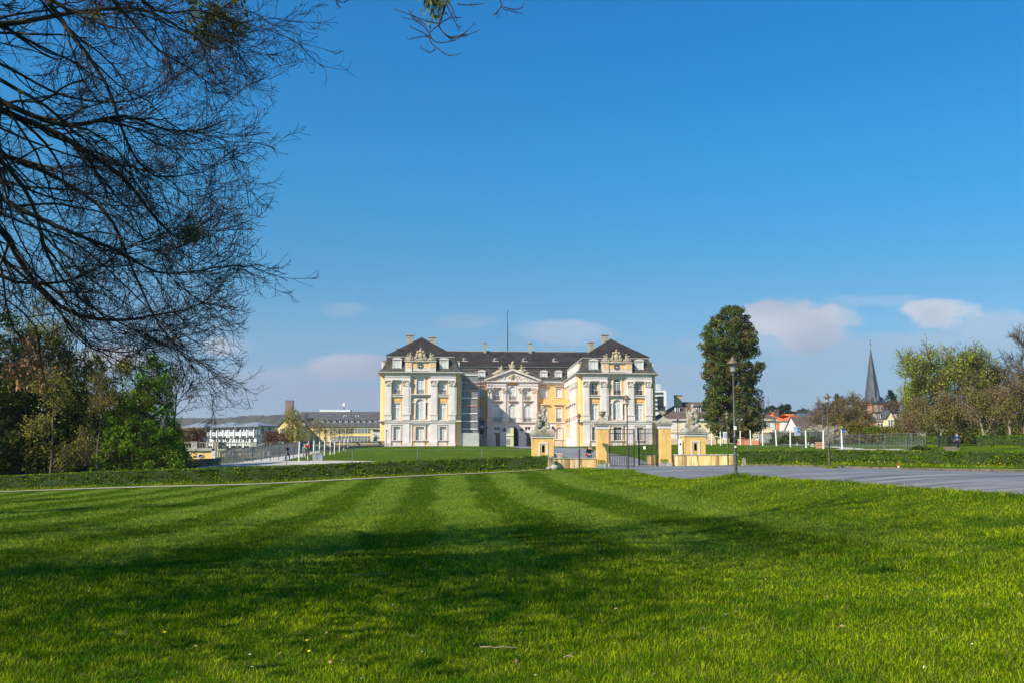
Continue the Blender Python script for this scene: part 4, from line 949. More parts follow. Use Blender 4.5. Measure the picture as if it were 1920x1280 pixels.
# no entry style board and cone seen over the left low wall
M_sgw = mat('sign_white', (0.62, 0.60, 0.58), rough=.5); M_sgr = mat('sign_red', (0.50, 0.12, 0.10), rough=.5)
x = Xp(1048, 86); z = Tz(x, 86); t = thing('traffic_board', 'small white board with two red ringed traffic signs over the left low wall', 'sign', (x, 86, z), 0)
s = MB(); s.box(-.3, .3, 0, .03, .9, 1.25, M_sgw); s.box(-.25, -.21, .03, .07, 0, 1.2, M_iron); s.box(.21, .25, .03, .07, 0, 1.2, M_iron); s.build('board', t)
for q in (-.15, .15):
    s = MB(); s.lathe([(.13, -.012), (.13, 0), (.095, 0), (.095, -.012)], M_sgr, k=16); v = s.v[-1].copy(); s.v[-1] = np.stack([v[:, 0] + q, v[:, 2] - .003, v[:, 1] + 1.08], 1); s.bar((q - .08, -.012, 1.0), (q + .08, -.012, 1.16), .012, M_sgr); s.build('red_ring', t)
x = Xp(1041.5, 86); s = MB(); s.box(-.2, .2, -.2, .2, 0, .08, M_iron); s.lathe([(.16, .08), (.05, .95), (0, .97)], M_iron, k=10); tag(s.build('traffic_cone', None, (x, 86, Tz(x, 86) + .25)), 'dark traffic cone left of the red ringed traffic board', 'cone')
# ================================================================ LAMPS
M_pole = mat('grey_green_lamp_paint', (0.075, 0.075, 0.065), (0.12, 0.115, 0.10), scale=4, rough=.5, stain=((0.24, 0.22, 0.18), 3, .6, .5))
M_hat = mat('brown_lamp_hat', (0.115, 0.09, 0.065), (0.19, 0.15, 0.11), scale=4, rough=.45)
M_lglass = mat('lamp_glass', (0.50, 0.52, 0.52), rough=.15, spec=.8, alpha=.5)
def lamp(x, y, label, h=5.0, rz=0, z=None):
    t = thing('street_lamp', label, 'street lamp', (x, y, Tz(x, y) if z is None else z), rz, 'park lamps with conical hats')
    k = h / 5
    s = MB(); s.lathe([(.09, -.2), (.072, 0), (.068, 1.6), (.085, 1.62), (.085, 1.72), (.05, 1.76), (.042, 4.2), (.065, 4.24), (.065, 4.3), (.04, 4.33)], M_pole, k=14)
    s.lathe([(.07, .9), (.08, .91), (.08, .99), (.07, 1.0)], M_pole, k=14); s.build('pole', t)
    s = MB(); s.lathe([(.04, 4.32), (.10, 4.36), (.115, 4.40), (.115, 4.42)], M_hat, k=14)
    for q in range(6): a = q * math.pi / 3; s.box(.118 * math.cos(a) - .008, .118 * math.cos(a) + .008, .118 * math.sin(a) - .008, .118 * math.sin(a) + .008, 4.4, 4.74, M_hat)
    s.lathe([(.275, 4.72), (.29, 4.735), (.2, 4.80), (.12, 4.87), (.115, 4.91), (.09, 4.96), (.03, 5.0), (.012, 5.06)], M_hat, k=20); s.lathe([(.275, 4.72), (.1, 4.78)], M_hat, k=20)
    hd = s.build('lamp_hat', t); s = MB(); s.lathe([(.108, 4.41), (.11, 4.73)], M_lglass, k=16); s.build('lamp_glass', t); s = MB(); s.lathe([(.03, 4.42), (.05, 4.5), (.05, 4.6), (.02, 4.66)], M_frame, k=10); s.build('bulb', t)
    return t
LP = [(1378, 42.0, 'tallest and nearest park lamp, on the lawn edge before the big evergreen'), (1176, 66.0, 'park lamp on the lawn edge in front of the iron gate'),
      (1085, 90.0, 'park lamp in front of the low wall left of the gate'), (1554, 67.0, 'park lamp on the verge left of the church spire'), (1364, 97.0, 'small park lamp behind the nearest one, by the right low wall')]
l0 = lamp(Xp(1379, 42), 42, LP[0][2])
s = MB(); s.box(-.06, .06, -.095, -.088, 1.95, 2.1, M_frame); s.box(-.05, .03, -.09, -.086, 1.2, 1.28, M_frame); s.build('sticker', l0)
l1 = lamp(Xp(1177, 66), 66, LP[1][2])
x = Xp(1086, 79.5); l2 = lamp(x, 79.5, LP[2][2], z=Tz(x, 79.5)); l2.scale = (.92, .92, .87)
x = Xp(1555, 67); lamp(x, 67, LP[3][2])
x = Xp(1365, 80); l4 = lamp(x, 80, LP[4][2], z=.25); l4.scale = (.83, .83, .85)
def small_lamp(px, d, h, label):
    x = Xp(px, d); t = thing('mast_lamp', label, 'street lamp', (x, d, Tz(x, d)), 0, 'thin mast lamps')
    s = MB(); s.tubes([(0, 0, -.2), (0, 0, h - .2)], [.07, .05], 8, M_iron); s.build('pole', t); s = MB(); s.blob((0, 0, h - .15), (.17, .17, .2), M_iron); s.build('lamp_head', t)
small_lamp(1272, 160, 4.3, 'thin dark mast lamp left of the right pedestal'); small_lamp(724, 212, 3.6, 'thin dark mast lamp at the left corner of the palace'); small_lamp(1367, 165, 4.0, 'thin dark mast lamp beneath the big evergreen')
# ================================================================ YOUNG TREES WITH WHITEWASHED TRUNKS
M_bark = mat('grey_brown_bark', (0.10, 0.085, 0.065), (0.18, 0.155, 0.12), scale=4, bump=.4)
M_limewash = mat('limewash', (0.78, 0.76, 0.72), (0.84, 0.82, 0.79), scale=2, spec=.1)
M_budleaf = mat('young_bronze_leaf', (0.20, 0.15, 0.04), (0.32, 0.24, 0.07), scale=1, island=.7, trans=.3)
_yt = {}
def young_tree(x, y, h, lean, label, grp, tr=True, leaf=True, k=0):
    z = Tz(x, y)
    t = thing('young_tree', label, 'young tree', (x, y, z), 0, grp)
    key = (k % 4, leaf)
    if key not in _yt:
        r2 = np.random.RandomState(40 + k); s = MB(); s.tubes([(0, 0, -.1), (0, 0, 1), (.02, 0, 2.06)], [.085, .08, .07], 10, M_limewash); a = s.mesh('whitewashed_stem')
        s = MB(); s.tubes([(.02, 0, 2.03), (.03, 0, 3), (.0, .02, 4.3)], [.07, .05, .025], 6, M_bark)
        P = []; 
        for q in range(26):
            a0 = r2.uniform(0, 6.28); zz = r2.uniform(2.6, 4.1); L_ = r2.uniform(.5, 1.25); p0 = np.array([.02, 0, zz]); p1 = p0 + L_ * .6 * np.array([math.cos(a0), math.sin(a0), .4]); p2 = p1 + L_ * .5 * np.array([math.cos(a0), math.sin(a0), .9]); P.append([p0, p1, p2])
        P = np.array(P); s.tubes(P, np.tile([.022, .016, .01], (len(P), 1)), 3, M_bark); b = s.mesh('branches')
        c = None
        if leaf:
            i_ = r2.randint(0, len(P), 260); w_ = r2.uniform(0.3, 1, (260, 1)); pos = P[i_, 1] * (1 - w_) + P[i_, 2] * w_ + r2.normal(0, .12, (260, 3)); s = MB(); s.leaves(pos, .07, M_budleaf, r2); c = s.mesh('crown')
        _yt[key] = (a, b, c)
    a, b, c = _yt[key]
    for nm, me in (('whitewashed_stem', a), ('branches', b), ('crown', c)):
        if me is None or (nm == 'branches' and not tr): continue
        o = bpy.data.objects.new(nm, me); C.objects.link(o); o.parent = t; o.scale = (1, 1, h if nm == 'whitewashed_stem' else 1); o.rotation_euler.z = 0 if nm == 'whitewashed_stem' else k * 1.3
        if nm != 'whitewashed_stem': o.location.z = (h - 1) * 2.03
    t.rotation_euler.y = lean
    return t
LX = [561, 577, 588, 599, 608, 619, 627, 636, 644.5, 651.5, 658.5]; LD = [108, 116, 124, 133, 142, 152, 163, 175, 188, 202, 217]
on = ['nearest', 'second', 'third', 'fourth', 'fifth', 'sixth', 'seventh', 'eighth', 'ninth', 'tenth', 'farthest']
for k, (px, d) in enumerate(zip(LX, LD)):
    young_tree(Xp(px, d), d, 1 + .04 * (k % 3), .015 * ((k * 5) % 3 - 1), f'{on[k]} whitewashed young tree in the row left of the palace lawn', 'whitewashed young trees left of the palace', k=k, tr=k > 1)
RX = [1580, 1545, 1512.5, 1483, 1457, 1431, 1409, 1389, 1352, 1335]; RD = [106, 110, 115, 120, 126, 132, 138, 144, 150, 158]
on2 = ['nearest', 'second', 'third', 'fourth', 'fifth', 'sixth', 'seventh', 'eighth', 'ninth', 'farthest']
for k, (px, d) in enumerate(zip(RX, RD)):
    young_tree(Xp(px, d), d, 1.0, -.04 if k in (6, 4) else (.01 if k % 2 else -.01), f'{on2[k]} whitewashed young tree in the row right of the palace lawn', 'whitewashed young trees right of the palace', leaf=False, k=k + 1, tr=(k % 3 != 0))
# ================================================================ HEDGES
M_hleaf = mat('hedge_leaf', (0.045, 0.125, 0.003), (0.16, 0.26, 0.006), scale=1.1, detail=4, island=.9, trans=.3, rough=.7, spec=.05)
M_hbody = mat('hedge_inside', (0.015, 0.036, 0.003), (0.04, 0.065, 0.006), scale=5, bump=.5)
M_hbrown = mat('dry_hedge_leaf', (0.12, 0.07, 0.025), (0.20, 0.13, 0.05), scale=1.5, island=.8, trans=.2)
M_hyel = mat('fresh_hedge_leaf', (0.21, 0.28, 0.02), (0.32, 0.36, 0.03), scale=1.5, island=.7, trans=.3, spec=.05)
M_dand = mat('dandelion', (0.85, 0.62, 0.02), rough=.7)
def hedge(pts, hgt, thick, label, dens=260, size=.05, seed=1, brown=.05, flowers=0, name='hedge'):
    P = np.array(pts, float); d = np.concatenate([[0], np.cumsum(np.linalg.norm(np.diff(P, axis=0), axis=1))]); L_ = d[-1]
    n = int(L_ / .5) + 2; tt = np.linspace(0, L_, n); x = np.interp(tt, d, P[:, 0]); y = np.interp(tt, d, P[:, 1]); z = T(x, y)
    tx = np.gradient(x); ty = np.gradient(y); l_ = np.hypot(tx, ty); nx_, ny_ = ty / l_, -tx / l_        # towards the viewer when running left to right
    r2 = np.random.RandomState(seed); hv = hgt + r2.normal(0, .012, n)
    sec = [(.5, -.1), (.5, .3), (.5, .75), (.5, .93), (.36, 1.0), (-.36, 1.0), (-.5, .93), (-.5, -.1)]
    V = []
    for a, b in sec: V.append(np.stack([x + nx_ * a * thick, y + ny_ * a * thick, z + hv * b], 1))
    V = np.stack(V, 1); V += r2.normal(0, .035, V.shape); k = len(sec)
    i = np.arange(n - 1)[:, None] * k; j = np.arange(k - 1)[None]; f = np.stack([i + j, i + j + 1, i + k + j + 1, i + k + j], -1).reshape(-1, 4)[:, ::-1]
    s = MB(); s.add(V.reshape(-1, 3), f, M_hbody); s.add(V[0], [list(range(k))], M_hbody); s.add(V[-1], [list(range(k))[::-1]], M_hbody)
    N = int(L_ * dens); u = r2.uniform(0, L_, N); face = r2.uniform(0, 1, N) < hgt / (hgt + thick * .9)
    a = np.where(face, .5 + r2.normal(0, .025, N) / thick, r2.uniform(-.5, .5, N)); b = np.where(face, r2.uniform(0, 1, N), 1 + r2.normal(0, .018, N))
    xx = np.interp(u, tt, x); yy2 = np.interp(u, tt, y); zz = np.interp(u, tt, z); nx2 = np.interp(u, tt, nx_); ny2 = np.interp(u, tt, ny_)
    bmp = .07 * np.sin(u * 2.1 + 3 * np.sin(b * 4 + u * .7)) * np.sin(u * .83 + b * 5); bf = np.where(face, bmp, 0); pos = np.stack([xx + nx2 * (a * thick + bf), yy2 + ny2 * (a * thick + bf), zz + b * hgt + np.where(face, 0, bmp * .4)], 1)
    patch = np.sin(u * .9 + 2 * np.sin(u * .31)) * np.sin(b * 3 + u * .5) ; q = r2.uniform(0, 1, N)
    br = q < brown * (1 + 1.2 * patch); ye = (q > .80) & (~br) & ((b > .9) | (r2.uniform(0, 1, N) < .5))
    s.leaves(pos[~br & ~ye], size, M_hleaf, r2, aspect=.7)
    if br.any(): s.leaves(pos[br], size, M_hbrown, r2, aspect=.7)
    if ye.any(): s.leaves(pos[ye], size, M_hyel, r2, aspect=.7)
    o = s.build(name); tag(o, label, 'hedge')
    # uncut grass at its foot
    N = int(L_ * 120); u = r2.uniform(0, L_, N); a = .5 + r2.exponential(.22, N) / thick
    xx = np.interp(u, tt, x) + np.interp(u, tt, nx_) * a * thick; y3 = np.interp(u, tt, y) + np.interp(u, tt, ny_) * a * thick; z3 = T(xx, y3)
    g = MB(); hh_ = r2.uniform(.08, .26, (N, 1)); ba = np.stack([xx, y3, z3 - .01], 1); sd_ = np.concatenate([r2.normal(0, .02, (N, 2)), np.zeros((N, 1))], 1); tp = ba + np.concatenate([r2.normal(0, .06, (N, 2)), hh_], 1)
    g.add(np.stack([ba - sd_, ba + sd_, tp], 1).reshape(-1, 3), np.arange(N * 3).reshape(-1, 3), M_blade)
    if flowers:
        c = r2.randint(0, 14, flowers); cu_ = r2.uniform(0, L_ * .8, 14); fu = np.clip(cu_[c] + r2.normal(0, 1.2, flowers), 0, L_); a = .5 + r2.uniform(.1, .5, flowers) / thick
        xx = np.interp(fu, tt, x) + np.interp(fu, tt, nx_) * a * thick; y3 = np.interp(fu, tt, y) + np.interp(fu, tt, ny_) * a * thick
        g.leaves(np.stack([xx, y3, T(xx, y3) + r2.uniform(.15, .3, flowers)], 1), .035, M_dand, r2, aspect=.9)
    return o, g
hA, gA = hedge([(-66, 79.2), (-40, 80.2), (-20, 81.0), (-1, 82.4), (Xp(1027, 82), 82.3)], 1.12, 1.1, 'long clipped green hedge running along the footpath on the left', 420, .065, 2, .05)
hB, gB = hedge([(Xp(1386, 79), 79), (24.5, 77), (32.5, 70), (64, 57)], 1.02, 1.2, 'long clipped green hedge behind the carriageway on the right', 420, .065, 3, .05, 110)
hC_, gC = hedge([(52.0, 112), (62, 108), (100, 100)], 1.2, 1.2, 'clipped hedge on the bank below the park trees at the far right', 120, .09, 5, .12)
hD, gD = hedge([(44.5, 119), (50, 114.5)], 1.1, 1.0, 'short clipped hedge piece beside the dark park gate', 120, .09, 6, .15)
allg = MB()
for g in (gA, gB, gC, gD): allg.v += g.v; allg.f += [(f + allg.n, k, s_) for f, k, s_ in g.f]; allg.n += g.n; allg.mats = [M_blade, M_dand]
tag(allg.build('long_grass'), 'longer uncut grass with dandelions at the foot of the hedges', 'grass', kind='stuff')
# ================================================================ FENCES
M_fence = mat('fence_grey', (0.15, 0.16, 0.17), (0.21, 0.22, 0.23), scale=2, rough=.5, metal=.3)
def bar_fence(pts, h, label, sp=.25, r_=.014, post=3.0, zoff=0, posth=None, name='metal_fence', pr=.04, m=None):
    m = m or M_fence
    P = np.array(pts, float); d = np.concatenate([[0], np.cumsum(np.linalg.norm(np.diff(P[:, :2], axis=0), axis=1))]); L_ = d[-1]
    fz = (lambda t: np.interp(t, d, P[:, 2])) if P.shape[1] == 3 else (lambda t: T(np.interp(t, d, P[:, 0]), np.interp(t, d, P[:, 1])))
    fx_ = lambda t: np.interp(t, d, P[:, 0]); fy_ = lambda t: np.interp(t, d, P[:, 1])
    t = thing(name, label, 'fence', (P[0, 0], P[0, 1], float(np.min(fz(np.array([0.])))))); o_ = np.array(t.location)
    tt = np.arange(0, L_, sp); x, y, z = fx_(tt), fy_(tt), fz(tt) + zoff
    a = np.stack([x, y, z + .06], 1) - o_; b = np.stack([x, y, z + h], 1) - o_
    s = MB(); s.tubes(np.stack([a, b], 1), np.full((len(a), 2), r_), 4, m, False)
    tr_ = np.arange(0, L_ + .01, 1.0); 
    for hh2 in (.1, h): s.tubes(np.stack([fx_(tr_), fy_(tr_), fz(tr_) + zoff + hh2], 1) - o_, np.full(len(tr_), .022), 4, m, False)
    s.build('bars', t)
    for q in np.arange(0, L_ + .01, post):
        s = MB(); s.box(-pr, pr, -pr, pr, -.3, (posth or h + .06), m); s.build('post', t, tuple(np.array([float(fx_(q)), float(fy_(q)), float(fz(q)) + zoff]) - o_))
    return t
bar_fence([(Xp(413, 92), 92), (Xp(700, 93), 93), (Xp(990, 94), 94)], 1.35, 'low grey bar fence behind the long left hedge', .3, .009, 6.0)
bar_fence([(Xp(1402, 93), 93), (Xp(1600, 92), 92)], 1.0, 'low grey bar fence behind the right hedge', .3, .009, 5.0)
z0 = Zp(848, 96); 
bar_fence([(Xp(1602, 92), 92, 1.05), (Xp(1660, 93), 93, 1.35), (Xp(1737, 96), 96, 1.75)], 1.0, 'grey bar railing along the concrete ramp on the right', .2, .012, 3.2)
bar_fence([(Xp(1545, 118), 118, 2.2), (Xp(1600, 112), 112, 2.1), (Xp(1737, 103), 103, 2.1)], 1.35, 'tall grey bar fence behind the ramp on the right', .2, .011, 3.6)
bar_fence([(Xp(1425, 160), 160, 3.1), (Xp(1480, 155), 155, 3.0), (Xp(1545, 145), 145, 2.9)], 1.9, 'dark wire fence behind the row of whitewashed trees on the right', .15, .03, 3, m=M_iron)
bar_fence([(Xp(414, 96), 96, .1), (Xp(455, 102), 102, .45), (Xp(560, 122), 122, 1.35), (Xp(585, 135), 135, 1.9)], 1.45, 'long grey ramp railing rising towards the palace on the left', .13, .016, 3)
# concrete ramp walls
M_conc = mat('pale_concrete', (0.36, 0.35, 0.33), (0.46, 0.45, 0.42), scale=1.5, stain=((0.2, .18, .15), 1, .55, .5))
def wall_seg(pts, h, th_, m, name, label, cat='wall', base=-.5):
    P = np.array(pts, float); s = MB()
    for a, b in zip(P[:-1], P[1:]):
        ang = math.atan2(b[1] - a[1], b[0] - a[0]); L_ = math.hypot(b[1] - a[1], b[0] - a[0]); n = Vector((-math.sin(ang), math.cos(ang), 0)) * th_ / 2
        z0, z1 = a[2], b[2]
        v = [(a[0] - n.x, a[1] - n.y, z0 + base), (b[0] - n.x, b[1] - n.y, z1 + base), (b[0] + n.x, b[1] + n.y, z1 + base), (a[0] + n.x, a[1] + n.y, z0 + base)]
        v += [(p[0], p[1], (z0 if k in (0, 3) else z1) + h) for k, p in enumerate(v)]
        s.add(v, [(3, 2, 1, 0), (4, 5, 6, 7), (0, 1, 5, 4), (1, 2, 6, 5), (2, 3, 7, 6), (3, 0, 4, 7)], m)
    return tag(s.build(name), label, cat)
wall_seg([(Xp(1602, 91.8), 91.8, .95), (Xp(1737, 95.8), 95.8, 1.7)], .12, .3, M_conc, 'ramp_wall', 'pale concrete ramp wall under the railing on the right')
M_brick = mat('old_brown_brick', (0.17, 0.10, 0.06), (0.34, 0.22, 0.12), scale=5, detail=6, stain=((0.10, .09, .04), 1.2, .5, .6), bump=.4)
wall_seg([(Xp(300, 94), 94, -.8), (Xp(412, 95), 95, -.6)], 1.45, .4, M_brick, 'retaining_wall', 'old mossy brown brick retaining wall behind the left hedge')
# ================================================================ TERRACE WITH BALUSTRADE, LEFT OF THE PALACE
M_balu = mat('weathered_balustrade', (0.20, 0.17, 0.14), (0.32, 0.28, 0.23), scale=2)
def balustrade(pts, h, label, sp=.42, post=7.5):
    P = np.array(pts, float); d = np.concatenate([[0], np.cumsum(np.linalg.norm(np.diff(P[:, :2], axis=0), axis=1))]); L_ = d[-1]
    t = thing('balustrade', label, 'balustrade', tuple(P[0])); o_ = P[0]
    at = lambda q: np.array([np.interp(q, d, P[:, i]) for i in range(3)]) - o_
    s = MB(); tr_ = np.linspace(0, L_, max(2, int(L_ / 3) + 1)); Q = np.array([at(q) for q in tr_])
    for a, b in zip(Q[:-1], Q[1:]):
        ang = math.atan2(b[1] - a[1], b[0] - a[0]); n = np.array([-math.sin(ang), math.cos(ang), 0]) * .17
        for z0, z1 in ((0, .14), (h - .14, h)):
            v = [a - n, b - n, b + n, a + n]; v = [q + [0, 0, z0] for q in v] + [q + [0, 0, z1] for q in v]; s.add(v, [(3, 2, 1, 0), (4, 5, 6, 7), (0, 1, 5, 4), (1, 2, 6, 5), (2, 3, 7, 6), (3, 0, 4, 7)], M_balu)
    s.build('rails', t)
    B = np.array([at(q) for q in np.arange(.3, L_, sp)]); s = MB()
    zz = np.array([.12, .3, .5, h - .14]); PP = B[:, None] + np.stack([0 * zz, 0 * zz, zz], 1)[None]
    s.tubes(PP, np.tile([.06, .10, .05, .07], (len(B), 1)), 6, M_balu); s.build('balusters', t)
    for q in np.arange(0, L_ + .1, post):
        s = MB(); s.box(-.45, .45, -.3, .3, 0, h + .03, M_coping); s.box(-.52, .52, -.36, .36, h + .033, h + .12, M_coping); s.build('pier', t, tuple(at(min(q, L_))))
    return t
ta, tb = (Xp(318, 152), 152), (Xp(402, 152), 152)
za_ = Zp(842, 152)
# cream wall with ochre panels and oval openings
def terrace_wall(x0, y0, x1, y1, zb, zt, label, panels):
    L_ = math.hypot(x1 - x0, y1 - y0); t = thing('terrace_wall', label, 'wall', (x0, y0, zb), math.atan2(y1 - y0, x1 - x0)); h = zt - zb
    s = MB(); hs2 = [(a * L_, b * L_, .25, h - .45) for a, b in panels]; wall_holes(s, 0, L_, -.6, h, .12, .12, hs2, M_cream); s.box(0, L_, 0.02, 1.0, -.6, h, M_cream); s.box(-.1, L_ + .1, -.3, -.0, h - .3, h + .05, M_coping); s.box(-.1, .1, -.25, .1, -.6, h, M_cream); s.box(L_ - .35, L_ + .2, -.3, .1, -.6, h, M_cream); s.build('masonry', t)
    for a, b, c, d in hs2:
        s = MB(); s.box(a, b, -.02, .018, c, d, M_pier); s.build('ochre_panel', t); m_ = (a + b) / 2; zc = (c + d) / 2
        s = MB(); s.lathe([(0, 0), (.30, 0), (.30, .06)], M_glassd, k=16); v = s.v[-1].copy(); s.v[-1] = np.stack([v[:, 0] * 1.2 + m_, -.03 - v[:, 2], v[:, 1] * .75 + zc], 1)
        s.lathe([(.30, 0.02), (.42, .02), (.42, .08), (.30, .08)], M_white, k=16); v = s.v[-1].copy(); s.v[-1] = np.stack([v[:, 0] * 1.2 + m_, -.03 - v[:, 2], v[:, 1] * .75 + zc], 1); s.build('oval_opening', t)
    return t
zb = Zp(864, 152); zt = Zp(840.5, 152)
terrace_wall(Xp(270, 152), 152, Xp(402, 152), 152, zb, zt, 'cream terrace wall with yellow panels and oval openings behind the brick wall', [(.08, .3), (.42, .62), (.66, .95)])
balustrade([(Xp(270, 152), 152.3, zt), (Xp(404, 152), 152.3, zt)], 1.0, 'stone balustrade on the cream terrace wall at the far left')
terrace_wall(Xp(408, 170), 170, Xp(505, 170), 170, Zp(862, 170), Zp(841, 170), 'recessed cream and yellow terrace wall behind the stair', [(.05, .3), (.36, .6)])
balustrade([(Xp(404, 160), 160, Zp(840.5, 160)), (Xp(420, 170), 170, Zp(840, 170)), (Xp(505, 172), 172, Zp(839.5, 172)), (Xp(560, 185), 185, Zp(838.5, 185))], 1.0, 'stone balustrade above the stair left of the ramp')
wall_seg([(Xp(505, 172), 172.4, Zp(839.5, 172)), (Xp(560, 185), 185.4, Zp(838.5, 185)), (Xp(640, 200), 200.4, Zp(836.5, 200)), (Xp(718, 222), 222.4, Zp(834, 222))], -.02, .5, M_conc, 'terrace_plinth', 'pale stone terrace plinth under the balustrade next to the palace', base=-2.6)
balustrade([(Xp(560, 185), 185.2, Zp(838.5, 185)), (Xp(640, 200), 200.2, Zp(836.5, 200)), (Xp(720, 222), 222.2, Zp(834.5, 222))], .95, 'dark stone balustrade running up to the left palace wing', post=12)
# open stair flights with handrail
M_step = mat('stair_stone', (0.42, 0.38, 0.32), (0.52, 0.48, 0.41), scale=2)
t = thing('garden_stair', 'pale stone stair with handrails climbing to the terrace left of the ramp', 'stair', (Xp(452, 160), 160, Zp(860, 160)), 0)
x1 = Xp(500, 162) - Xp(452, 160); h1_ = Zp(842, 162) - Zp(860, 160); s = MB()
for k in range(10): s.box(k * x1 / 10, x1, 0, 2.2, -.3 if k == 0 else h1_ * k / 10, h1_ * (k + 1) / 10 - .003, M_step)
s.build('steps', t); s = MB(); s.bar((0, 0, 1.0), (x1, 0, h1_ + 1.0), .08, M_balu)
for k in range(13): s.box(k * x1 / 12 - .05, k * x1 / 12 + .05, -.05, .05, h1_ * k / 12 - .1, h1_ * k / 12 + 1.0, M_balu)
s.build('handrail', t)
# ================================================================ SMALL FURNITURE
M_wood = mat('dark_bench_wood', (0.06, 0.045, 0.035), (0.09, 0.07, 0.05), scale=4)
def bench(px, d, label, rz=0, sc=1):
    x = Xp(px, d); t = thing('park_bench', label, 'bench', (x, d, Tz(x, d)), rz, 'dark park benches'); t.scale = (sc,) * 3
    s = MB()
    for k in range(4): s.box(-.85, .85, -.25 + k * .13, -.15 + k * .13, .42, .46, M_wood)
    s.build('seat', t); s = MB()
    for k in range(3): s.box(-.85, .85, .27, .31, .55 + k * .13, .65 + k * .13, M_wood)
    s.build('backrest', t)
    for q in (-.7, .7): s = MB(); s.box(q - .05, q + .05, -.22, .3, 0, .42, M_conc); s.box(q - .03, q + .03, .31, .34, .3, .92, M_iron); s.build('leg', t)
bench(1506, 128, 'dark park bench left of the pink planter, farther one'); bench(1524, 120, 'dark park bench beside the pink planter'); bench(1534, 119, 'dark park bench leaning nearest the pink planter', .4)
bench(612, 150, 'dark bench by the whitewashed trees left of the palace', .3, 1.3); bench(637, 178, 'dark bench farther along the whitewashed trees towards the palace', .3, 1.4)
M_terr = mat('pink_planter', (0.52, 0.26, 0.16), (0.60, 0.33, 0.22), scale=3); x = Xp(1539, 112); s = MB(); s.box(-.4, .4, -.35, .35, 0, .62, M_terr, -.04); s.box(-.48, .48, -.43, .43, .62, .7, M_terr); tag(s.build('planter', None, (x, 112, Tz(x, 112))), 'square pink planter between the benches and the whitewashed trees', 'planter')
x = Xp(596, 100); s = MB(); M_cab = mat('grey_cabinet', (0.24, 0.25, 0.27), (0.29, 0.30, 0.32), scale=2, rough=.5)
s.box(-.5, .5, -.25, .25, -.1, .8, M_cab); s.box(-.54, .54, -.3, .3, .8, .86, M_cab); s.box(-.02, .02, -.26, -.251, 0, .9, M_iron); tag(s.build('utility_cabinet', None, (x, 100, Tz(x, 100) - .05)), 'grey utility cabinet standing on the palace lawn behind the left hedge', 'cabinet')
# information board
x = Xp(1497, 150); t = thing('information_board', 'tall white and blue information board on posts in front of the blossoming bushes', 'sign', (x, 150, Zp(828, 150)), 0)
M_bl = mat('board_blue', (0.03, 0.14, 0.36), rough=.5); M_bg = mat('board_grey_blue', (0.30, 0.38, 0.46), (0.40, 0.46, 0.52), scale=4, rough=.5)
s = MB(); s.box(-.5, .45, 0, .06, .95, 2.3, M_bg); s.build('panel', t); s = MB(); s.box(.02, .42, -.02, 0, 1.4, 2.2, M_bl); s.box(-.42, -.05, -.02, 0, 1.8, 1.84, M_frame); s.box(-.42, -.05, -.02, 0, 1.6, 1.64, M_frame); s.box(.02, .42, -.03, -.021, 1.78, 1.84, M_frame); s.build('print', t)
for q in (-.45, .4): s = MB(); s.box(q - .04, q + .04, .06, .12, 0, 2.3, M_iron); s.build('leg', t)
x = Xp(1361, 130); s = MB(); s.box(-.28, .28, 0, .05, .9, 1.9, M_frame); s.box(-.2, .2, -.01, -.003, 1.1, 1.75, M_bg); s.box(-.25, -.2, .05, .1, 0, 1.9, M_iron); s.box(.2, .25, .05, .1, 0, 1.9, M_iron); tag(s.build('notice_board', None, (x, 130, Tz(x, 130))), 'small pale notice board beneath the big evergreen', 'sign')
x = Xp(1584, 150); s = MB(); s.box(-.03, .03, 0, .06, 0, 2.3, M_fence); s.lathe([(0, 0), (.3, 0), (.3, .03)], M_bl, k=16); v = s.v[-1].copy(); s.v[-1] = np.stack([v[:, 0], -.02 - v[:, 2], v[:, 1] + 2.1], 1); tag(s.build('road_sign', None, (x, 150, Tz(x, 150))), 'round blue road sign in front of the brown thicket', 'sign')
M_mred = mat('marker_red', (0.60, 0.05, 0.02)); x = Xp(1684, 66.6); s = MB(); s.box(-.045, .045, -.045, .045, -.1, .2, M_frame); s.box(-.05, .05, -.05, .05, .2, .36, M_mred, .01); tag(s.build('marker_post', None, (x, 66.6, Tz(x, 66.6))), 'small red and white marker post in the verge grass', 'marker')
# white easel boards before the right wing
for k, (px, w_) in enumerate(((1066, .42), (1075, .38))):
    p_ = Wp(px, 835, 214); s = MB(); s.add([(-w_, 0, 0), (w_, 0, 0), (w_ * .9, .35, 1.7), (-w_ * .9, .35, 1.7), (-w_, .05, 0), (w_, .05, 0), (w_ * .9, .4, 1.7), (-w_ * .9, .4, 1.7)], [(0, 1, 2, 3), (7, 6, 5, 4), (0, 4, 5, 1), (3, 2, 6, 7), (1, 5, 6, 2), (0, 3, 7, 4)], M_frame); s.bar((-w_ * .6, .4, 1.6), (-w_ * .6, 1.0, 0), .04, M_iron); s.bar((w_ * .6, .4, 1.6), (w_ * .6, 1.0, 0), .04, M_iron)
    tag(s.build('easel_board', None, (p_[0], 214, Tz(p_[0], 214))), ('left' if k == 0 else 'right') + ' white easel board on the court beside the right wing', 'board')
